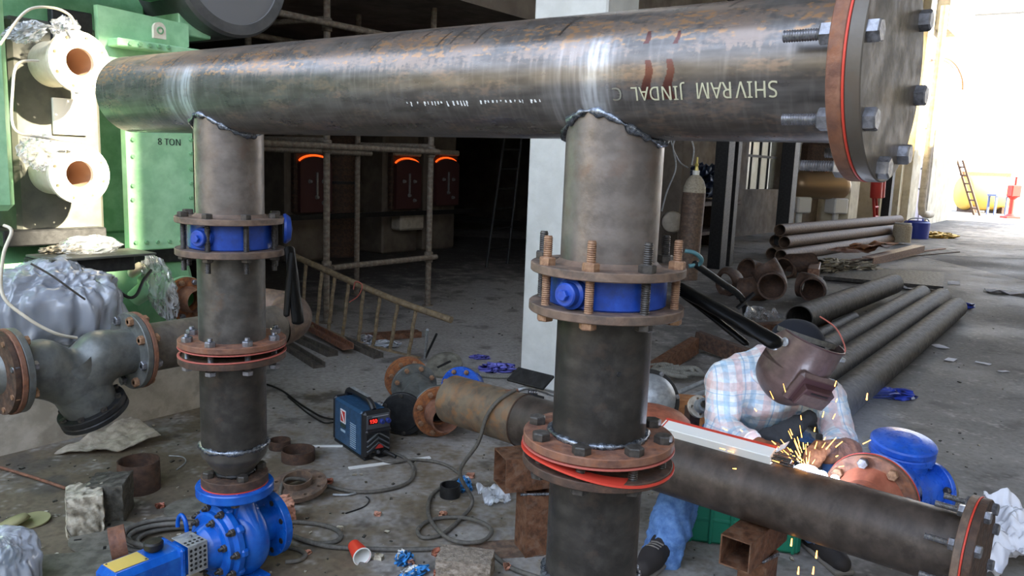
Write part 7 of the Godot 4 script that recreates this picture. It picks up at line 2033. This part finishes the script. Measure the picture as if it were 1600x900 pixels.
	single("work_bench", "dark cluttered bench under the blue tarpaulin", "bench", MB.new().box(Vector3(2.0, 0.08, 0.8), Transform3D(Basis(), Vector3(0, 0.9, 0)), 0.01).box(Vector3(0.08, 0.9, 0.7), Transform3D(Basis(), Vector3(-0.9, 0.45, 0))).box(Vector3(0.08, 0.9, 0.7), Transform3D(Basis(), Vector3(0.9, 0.45, 0))).box(Vector3(1.8, 0.06, 0.7), Transform3D(Basis(), Vector3(0, 0.35, 0))).done(), M.rust_dark, bt(-6.2, 0, 14.5))
	var rf := thing("red_cabinet", "pair of red extinguishers on a red trolley by the pier", "fire extinguisher", bt(-4.75, 0, 21.9))
	for x in [-0.16, 0.18]: part(rf, "extinguisher", MB.new().lathe([Vector2(0, 0), Vector2(0.14, 0), Vector2(0.14, 0.42), Vector2(0.08, 0.5), Vector2(0.03, 0.52), Vector2(0.03, 0.58), Vector2(0, 0.58)], 18).done(), M.red_paint, Transform3D(Basis(Vector3.BACK, 0.2), Vector3(x, 1.0, 0.1)))
	for x in [-0.2, 0.12]: part(rf, "trolley_rail", MB.new().tube([Vector3(x + 0.45, 0.0, 0.1), Vector3(x, 1.0, 0.05)], 0.035, 8).done(), M.red_paint)
	for k in 3: part(rf, "trolley_rung", MB.new().tube([Vector3(-0.1 + 0.12 * k, 0.75 - k * 0.25, 0.08), Vector3(0.25 + 0.12 * k, 0.75 - k * 0.25, 0.08)], 0.03, 6).done(), M.red_paint)
	# far yard
	var yt := thing("yellow_tank", "yellow tank standing in sunlight beyond the far wall", "tank", Transform3D(Basis(), Vector3(22.765, 0, -39.074)))
	part(yt, "shell", MB.new().lathe([Vector2(0, -1.1), Vector2(0.75, -1.05), Vector2(0.85, -0.9), Vector2(0.85, 0.9), Vector2(0.75, 1.05), Vector2(0, 1.1)], 28, Transform3D(Basis(Vector3.UP, Vector3.RIGHT, Vector3.FORWARD), Vector3(0, 0.95, 0)), true).done(), M.tank_yellow)
	part(yt, "top_beam", MB.new().box(Vector3(2.3, 0.2, 0.4), Transform3D(Basis(), Vector3(0, 1.85, 0)), 0.02).done(), M.cardboard)
	for x in [-0.7, 0.7]: part(yt, "saddle", MB.new().box(Vector3(0.2, 0.3, 1.4)).done(), M.rust_dark, Transform3D(Basis(), Vector3(x, 0.15, 0)))
	var yl := thing("step_ladder", "dark ladder leaning against the yellow tank", "ladder", Transform3D(Basis(), Vector3(20.595, 0, -35.815)))
	for z in [0.0, 0.45]: part(yl, "rail", MB.new().tube([Vector3(0, 0.0, z), Vector3(-0.9, 2.4, z - 0.3)], 0.05, 8).done(), M.rust_dark)
	for k in 6: part(yl, "rung", MB.new().tube([Vector3(-0.13 * k - 0.1, 0.3 + 0.36 * k, -0.05 * k), Vector3(-0.13 * k - 0.1, 0.3 + 0.36 * k, 0.42 - 0.05 * k)], 0.04, 6).done(), M.rust_dark)
	var bt2 := thing("work_table", "blue-grey table in the sunlit yard", "table", Transform3D(Basis(), Vector3(22.397, 0, -36.899)))
	part(bt2, "top", MB.new().box(Vector3(1.0, 0.1, 0.7), Transform3D(Basis(), Vector3(0, 0.9, 0)), 0.01).done(), M.table_blue)
	for q in [[-0.42, -0.28], [0.42, -0.28], [-0.42, 0.28], [0.42, 0.28]]: part(bt2, "leg", MB.new().box(Vector3(0.08, 0.88, 0.08)).done(), M.table_blue, Transform3D(Basis(), Vector3(q[0], 0.44, q[1])))
	var rs := thing("red_stand", "red vice stand in the sunlit yard at right edge", "stand", Transform3D(Basis(), Vector3(21.077, 0, -33.979)))
	part(rs, "base", MB.new().box(Vector3(0.6, 0.08, 0.5), Transform3D(Basis(), Vector3(0, 0.04, 0)), 0.01).done(), M.red_paint)
	part(rs, "column", MB.new().lathe([Vector2(0.25, 0.08), Vector2(0.1, 0.2), Vector2(0.1, 0.8), Vector2(0.2, 0.9), Vector2(0, 0.9)], 14).done(), M.red_paint)
	part(rs, "head", MB.new().box(Vector3(0.4, 0.5, 0.4), Transform3D(Basis(), Vector3(0.02, 1.15, 0)), 0.04).done(), M.red_paint)
	part(rs, "spindle", MB.new().tube([Vector3(0.05, 1.3, 0), Vector3(0.05, 1.75, 0)], 0.05, 8).done(), M.red_paint)
	# long black pipes on the aisle floor
	var pl := [[-1.17, 0.112, 0.112, 4.7, 9.9, "near black pipe, rightmost of the long row on the floor"], [-1.42, 0.112, 0.112, 4.8, 10.6, "black pipe second from the right in the floor row"], [-1.68, 0.1, 0.1, 4.9, 10.9, "black pipe third from the right in the floor row"], [-1.93, 0.06, 0.06, 5.2, 8.6, "short thin black pipe left in the floor row"], [-2.1, 0.2, 0.125, 7.3, 10.7, "thick black pipe lying at the left of the floor row"]]
	for q in pl:
		single("long_pipe", q[5], "pipe", MB.new().lathe(pipe_prof(q[2], 0.01, q[4] - q[3]), 36).done(), M.black_pipe, along(B(q[0], q[1], q[3]), B(q[0] + (0.12 if q[2] == 0.125 else 0.0), q[1], q[4])), "black pipes on the aisle floor")
	# steel frames, rope and oddments between riser and welder
	bar("steel_channel", "rusty channel frame member left of the rope", "channel", "channel", Vector3(0.995, 0, -5.568), Vector3(1.531, 0.1, -6.289), 0.13, 0.07, 0.008, M.tube_rust, PI / 2)
	bar("steel_channel", "rusty channel running behind the welder's shoulder", "channel", "channel", Vector3(1.526, 0.12, -6.436), Vector3(1.912, 0.05, -6.02), 0.13, 0.07, 0.008, M.rust_dark, PI / 2)
	bar("steel_angle", "flat rusty bar behind the welding mask", "angle bar", "angle", Vector3(2.257, 0.06, -7.387), Vector3(3.245, 0.06, -7.895), 0.12, 0.1, 0.01, M.tube_rust)
	var rp := []
	for k in 60:
		var a := k * 0.62
		rp.append(Vector3(1.166, 0.03, -5.552) + Vector3(cos(a) * (0.1 + 0.06 * sin(k * 0.37)) + 0.1 * sin(k * 0.11), 0.02 * (k % 5) * 0.5 + 0.015, sin(a) * (0.09 + 0.05 * sin(k * 0.53))))
	single("rope_pile", "tangled heap of thick grey rope left of welder", "rope", MB.new().tube(spline(rp, 5), 0.017, 8).done(), M.rope)
	for q in [[Vector3(1.044, 0.08, -4.89), Vector3(1.357, 0.12, -5.186), "upper grey tube lying beside the rope"], [Vector3(1.102, 0.06, -4.866), Vector3(1.372, 0.08, -5.095), "lower grey tube lying beside the rope"]]:
		single("grey_tube", q[2], "tube", MB.new().tube([q[0], q[1]], 0.016, 10).done(), M.galv)
	single("timber_block", "orange-brown timber baulk left of welder's elbow", "timber", MB.new().box(Vector3(0.42, 0.17, 0.12), Transform3D(), 0.006).done(), M.cardboard, Transform3D(Basis(Vector3.UP, -0.15), Vector3(1.071, 0.086, -4.557)))
	var cv := thing("check_valve", "grey domed valve body with black bolted rim behind the riser", "valve", along(Vector3(0.786, 0.261, -4.2), Vector3(0.861, 0.429, -3.9)))
	part(cv, "dome", MB.new().lathe([Vector2(0.13, -0.06), Vector2(0.14, 0.0), Vector2(0.12, 0.05), Vector2(0.06, 0.085), Vector2(0, 0.09)], 36, Transform3D(), true).done(), M.galv)
	part(cv, "rim", MB.new().lathe(flange_prof(0.165, 0.13, 0.022), 40, Transform3D(Basis(), Vector3(0, -0.02, 0))).done(), M.rubber)
	part(cv, "body", MB.new().lathe([Vector2(0.13, -0.06), Vector2(0.12, -0.2), Vector2(0, -0.2)], 32).done(), M.galv)
	for k in 6: part(cv, "bolt", hexm(0.014, 0.014).done(), M.bolt_steel, Transform3D(Basis(), Vector3(cos(k * PI / 3) * 0.148, 0.002, sin(k * PI / 3) * 0.148)))
	var gb := thing("gear_bracket", "cream perforated metal bracket beside the dished cap", "bracket", Transform3D(Basis(Vector3.UP, 0.3), Vector3(0.83, 0.48, -3.35)))
	part(gb, "plate", holed(0.05, 0.014, 0.016, 4, 0.034, 0.007), M.canvas, Transform3D(Basis(Vector3.RIGHT, 1.1), Vector3.ZERO))
	part(gb, "hub", MB.new().lathe([Vector2(0.018, 0), Vector2(0.03, 0.02), Vector2(0.03, 0.06), Vector2(0.018, 0.06)], 20).done(), M.galv, Transform3D(Basis(Vector3.RIGHT, 1.1), Vector3.ZERO))
	part(gb, "stand", MB.new().box(Vector3(0.05, 0.5, 0.05)).done(), M.rust_dark, Transform3D(Basis(), Vector3(0, -0.26, -0.04)))
	# dark pole with teal hook
	var hk := thing("hook_pole", "long black pole with a teal hook leaning behind the right valve", "pole", Transform3D(Basis(), Vector3(2.399, 0, -7.864)))
	var hi := hk.transform.affine_inverse()
	part(hk, "pole", MB.new().tube(spline([hi * Vector3(1.517, 0.729, -6.6), hi * Vector3(1.795, 0.559, -6.8), hi * Vector3(2.061, 0.378, -7), hi * Vector3(2.34, 0.02, -7.754)], 6), 0.03, 10).done(), M.iron_black)
	part(hk, "hook", MB.new().tube(spline([hi * Vector3(1.408, 0.844, -6.5), hi * Vector3(1.487, 0.831, -6.5), hi * Vector3(1.561, 0.775, -6.55), hi * Vector3(1.555, 0.726, -6.6), hi * Vector3(1.471, 0.706, -6.6)], 6), 0.018, 10).done(), M.teal_paint)
	part(hk, "strap", MB.new().box(Vector3(0.2, 0.02, 0.06)).done(), M.iron_black, Transform3D(Basis(Vector3.BACK, 0.8), hi * Vector3(2.09, 0.367, -7)))
	single("plastic_scrap", "dark clear film draped behind the black pole", "plastic sheet", sheet(Vector3(2.013, 0.25, -6.694), Vector3(2.175, 0.3, -6.699), Vector3(2.768, 0.05, -7.917), Vector3(2.333, 0.02, -7.534), 55, 0.1, 5.0, 14, 12), M.plastic_film)

func debris() -> void:
	# crumpled paper sheets at the right edge
	var q := [[Vector3(2.227, 0.05, -3.274), Vector3(0.24, 0.14, 0.2), 61, "crumpled white paper uppermost at right edge"], [Vector3(2.109, 0.04, -3.061), Vector3(0.24, 0.1, 0.22), 62, "crumpled grey-white paper in the middle at right edge"], [Vector3(1.964, 0.03, -2.885), Vector3(0.24, 0.08, 0.16), 63, "flat printed paper lowest at right edge"]]
	for p in q: single("paper_sheet", p[3], "paper", sheet(Vector3(-p[1].x, 0, -p[1].z) * 0.6, Vector3(p[1].x, 0.1, -p[1].z * 0.8) * 0.6, Vector3(p[1].x * 0.9, 0, p[1].z) * 0.6, Vector3(-p[1].x, 0.05, p[1].z * 0.8) * 0.6, p[2], 0.11, 7.0, 26, 26, 0.002), M.white_paper, Transform3D(Basis(Vector3.UP, p[2]), p[0] * Vector3(1, 0, 1)))
	# scraps on the aisle floor
	var scraps := [[Vector3(5.598, 0, -10.836), "white paper strip below the big dark plate", 0.35], [Vector3(5.005, 0, -11.593), "white paper scrap left of the big dark plate", 0.2], [Vector3(6.866, 0, -10.703), "pale yellow paper at the far right of aisle", 0.4], [Vector3(3.721, 0, -6.544), "white scrap right of the near black pipe", 0.09], [Vector3(3.948, 0, -6.471), "white scrap farther right on bare floor", 0.07], [Vector3(3.964, 0, -6.205), "smallest white scrap at right on bare floor", 0.05], [Vector3(3.905, 0, -7.047), "white scrap touching the near black pipe's shadow", 0.1], [Vector3(10.922, 0.01, -20.909), "white scrap beside the straw heap", 0.2], [Vector3(6.499, 0, -11.601), "white scrap at the plate's right corner", 0.2]]
	for i in scraps.size():
		var s: float = scraps[i][2]
		single("paper_scrap", scraps[i][1], "paper scrap", sheet(Vector3(-s, 0, -s * 0.3), Vector3(s * 0.8, 0, -s * 0.5), Vector3(s, 0, s * 0.3), Vector3(-s * 0.7, 0, s * 0.45), 100 + i, s * 0.12, 6.0, 6, 6), M.white_paper, Transform3D(Basis(Vector3.UP, i * 1.3), scraps[i][0]))
	single("blue_litter", "blue cloth scrap at the near black pipe's far end", "rag", crumple(Vector3(0.5, 0.08, 0.2), 95, 0.7, 20, 10, 2.0), M.drum_blue, Transform3D(Basis(), Vector3(5.209, 0.03, -9.334)))
	single("blue_litter", "blue cloth scrap under the near black pipe", "rag", crumple(Vector3(0.3, 0.06, 0.16), 96, 0.7, 20, 10, 2.0), M.drum_blue, Transform3D(Basis(), Vector3(2.633, 0.025, -5.332)))
	# brick chips, each its own
	var chips := [[Vector3(-0.534, 0.008, -3.179), "reddish brick chip on bare floor below inverter"], [Vector3(-0.258, 0.008, -3.203), "orange chip inside the cable loop"], [Vector3(-0.345, 0.008, -2.787), "red chip beside the small blue wrapper"], [Vector3(-0.165, 0.01, -3.63), "red chip above the blue wrapper"], [Vector3(-0.741, 0.008, -2.825), "red chip right of the pump's flange"], [Vector3(0.023, 0.012, -2.769), "orange brick chip right of the grey brick"], [Vector3(-0.464, 0.01, -2.808), "pale stone chip right of the paper cup"], [Vector3(-0.249, 0.01, -2.86), "brown chip at the grey brick's corner"], [Vector3(-0.236, 0.012, -2.703), "brown stone chip at the bottom edge"], [Vector3(-0.664, 0.008, -3.03), "white chip inside the cable bend near the pump"], [Vector3(-1.458, 0.008, -3.178), "red flake beside the half-hidden disc"], [Vector3(-0.814, 0.006, -3.507), "pink chip left of the inverter's cable"]]
	for i in chips.size():
		var m: Material = [M.brick_pink, M.stone_pale, M.oxide_red][0 if i < 6 else (1 if i in [6, 9] else 2)]
		single("brick_chip", chips[i][1], "chip", rock(Vector3(0.035, 0.02, 0.026) * (0.8 + 0.1 * (i % 4)), 200 + i, 0.4, 0.6, 3), m, Transform3D(Basis(Vector3.UP, i), chips[i][0]))
	# grit: beyond counting
	var rg := RandomNumberGenerator.new()
	rg.seed = 5
	var tones := [["dark_grit", "dark slag grit scattered over the concrete floor", M.stone_dark, 500], ["pale_grit", "pale cement crumbs scattered over the concrete floor", M.stone_pale, 450]]
	for t in tones:
		var mm := MultiMesh.new()
		mm.transform_format = MultiMesh.TRANSFORM_3D
		mm.mesh = rock(Vector3(0.014, 0.007, 0.01), 7, 0.5, 0.5, 2)
		mm.instance_count = t[3]
		for i in t[3]:
			var d := rg.randf_range(2.6, 9.0) if i % 3 else rg.randf_range(2.6, 4.5)
			var x := rg.randf_range(-0.7, 0.65) * d
			var sc := rg.randf_range(0.3, 1.5) * rg.randf_range(0.4, 1.2)
			mm.set_instance_transform(i, Transform3D(Basis(Vector3.UP, rg.randf() * TAU).scaled(Vector3(sc, sc * 0.7, sc * rg.randf_range(0.6, 1.8))), Vector3(x, 0.002, -d)))
		var mi := MultiMeshInstance3D.new()
		mi.name = t[0]
		mi.multimesh = mm
		mi.material_override = t[2]
		add_child(mi)
		tag(mi, t[1], "grit")
		mi.set_meta("kind", "stuff")
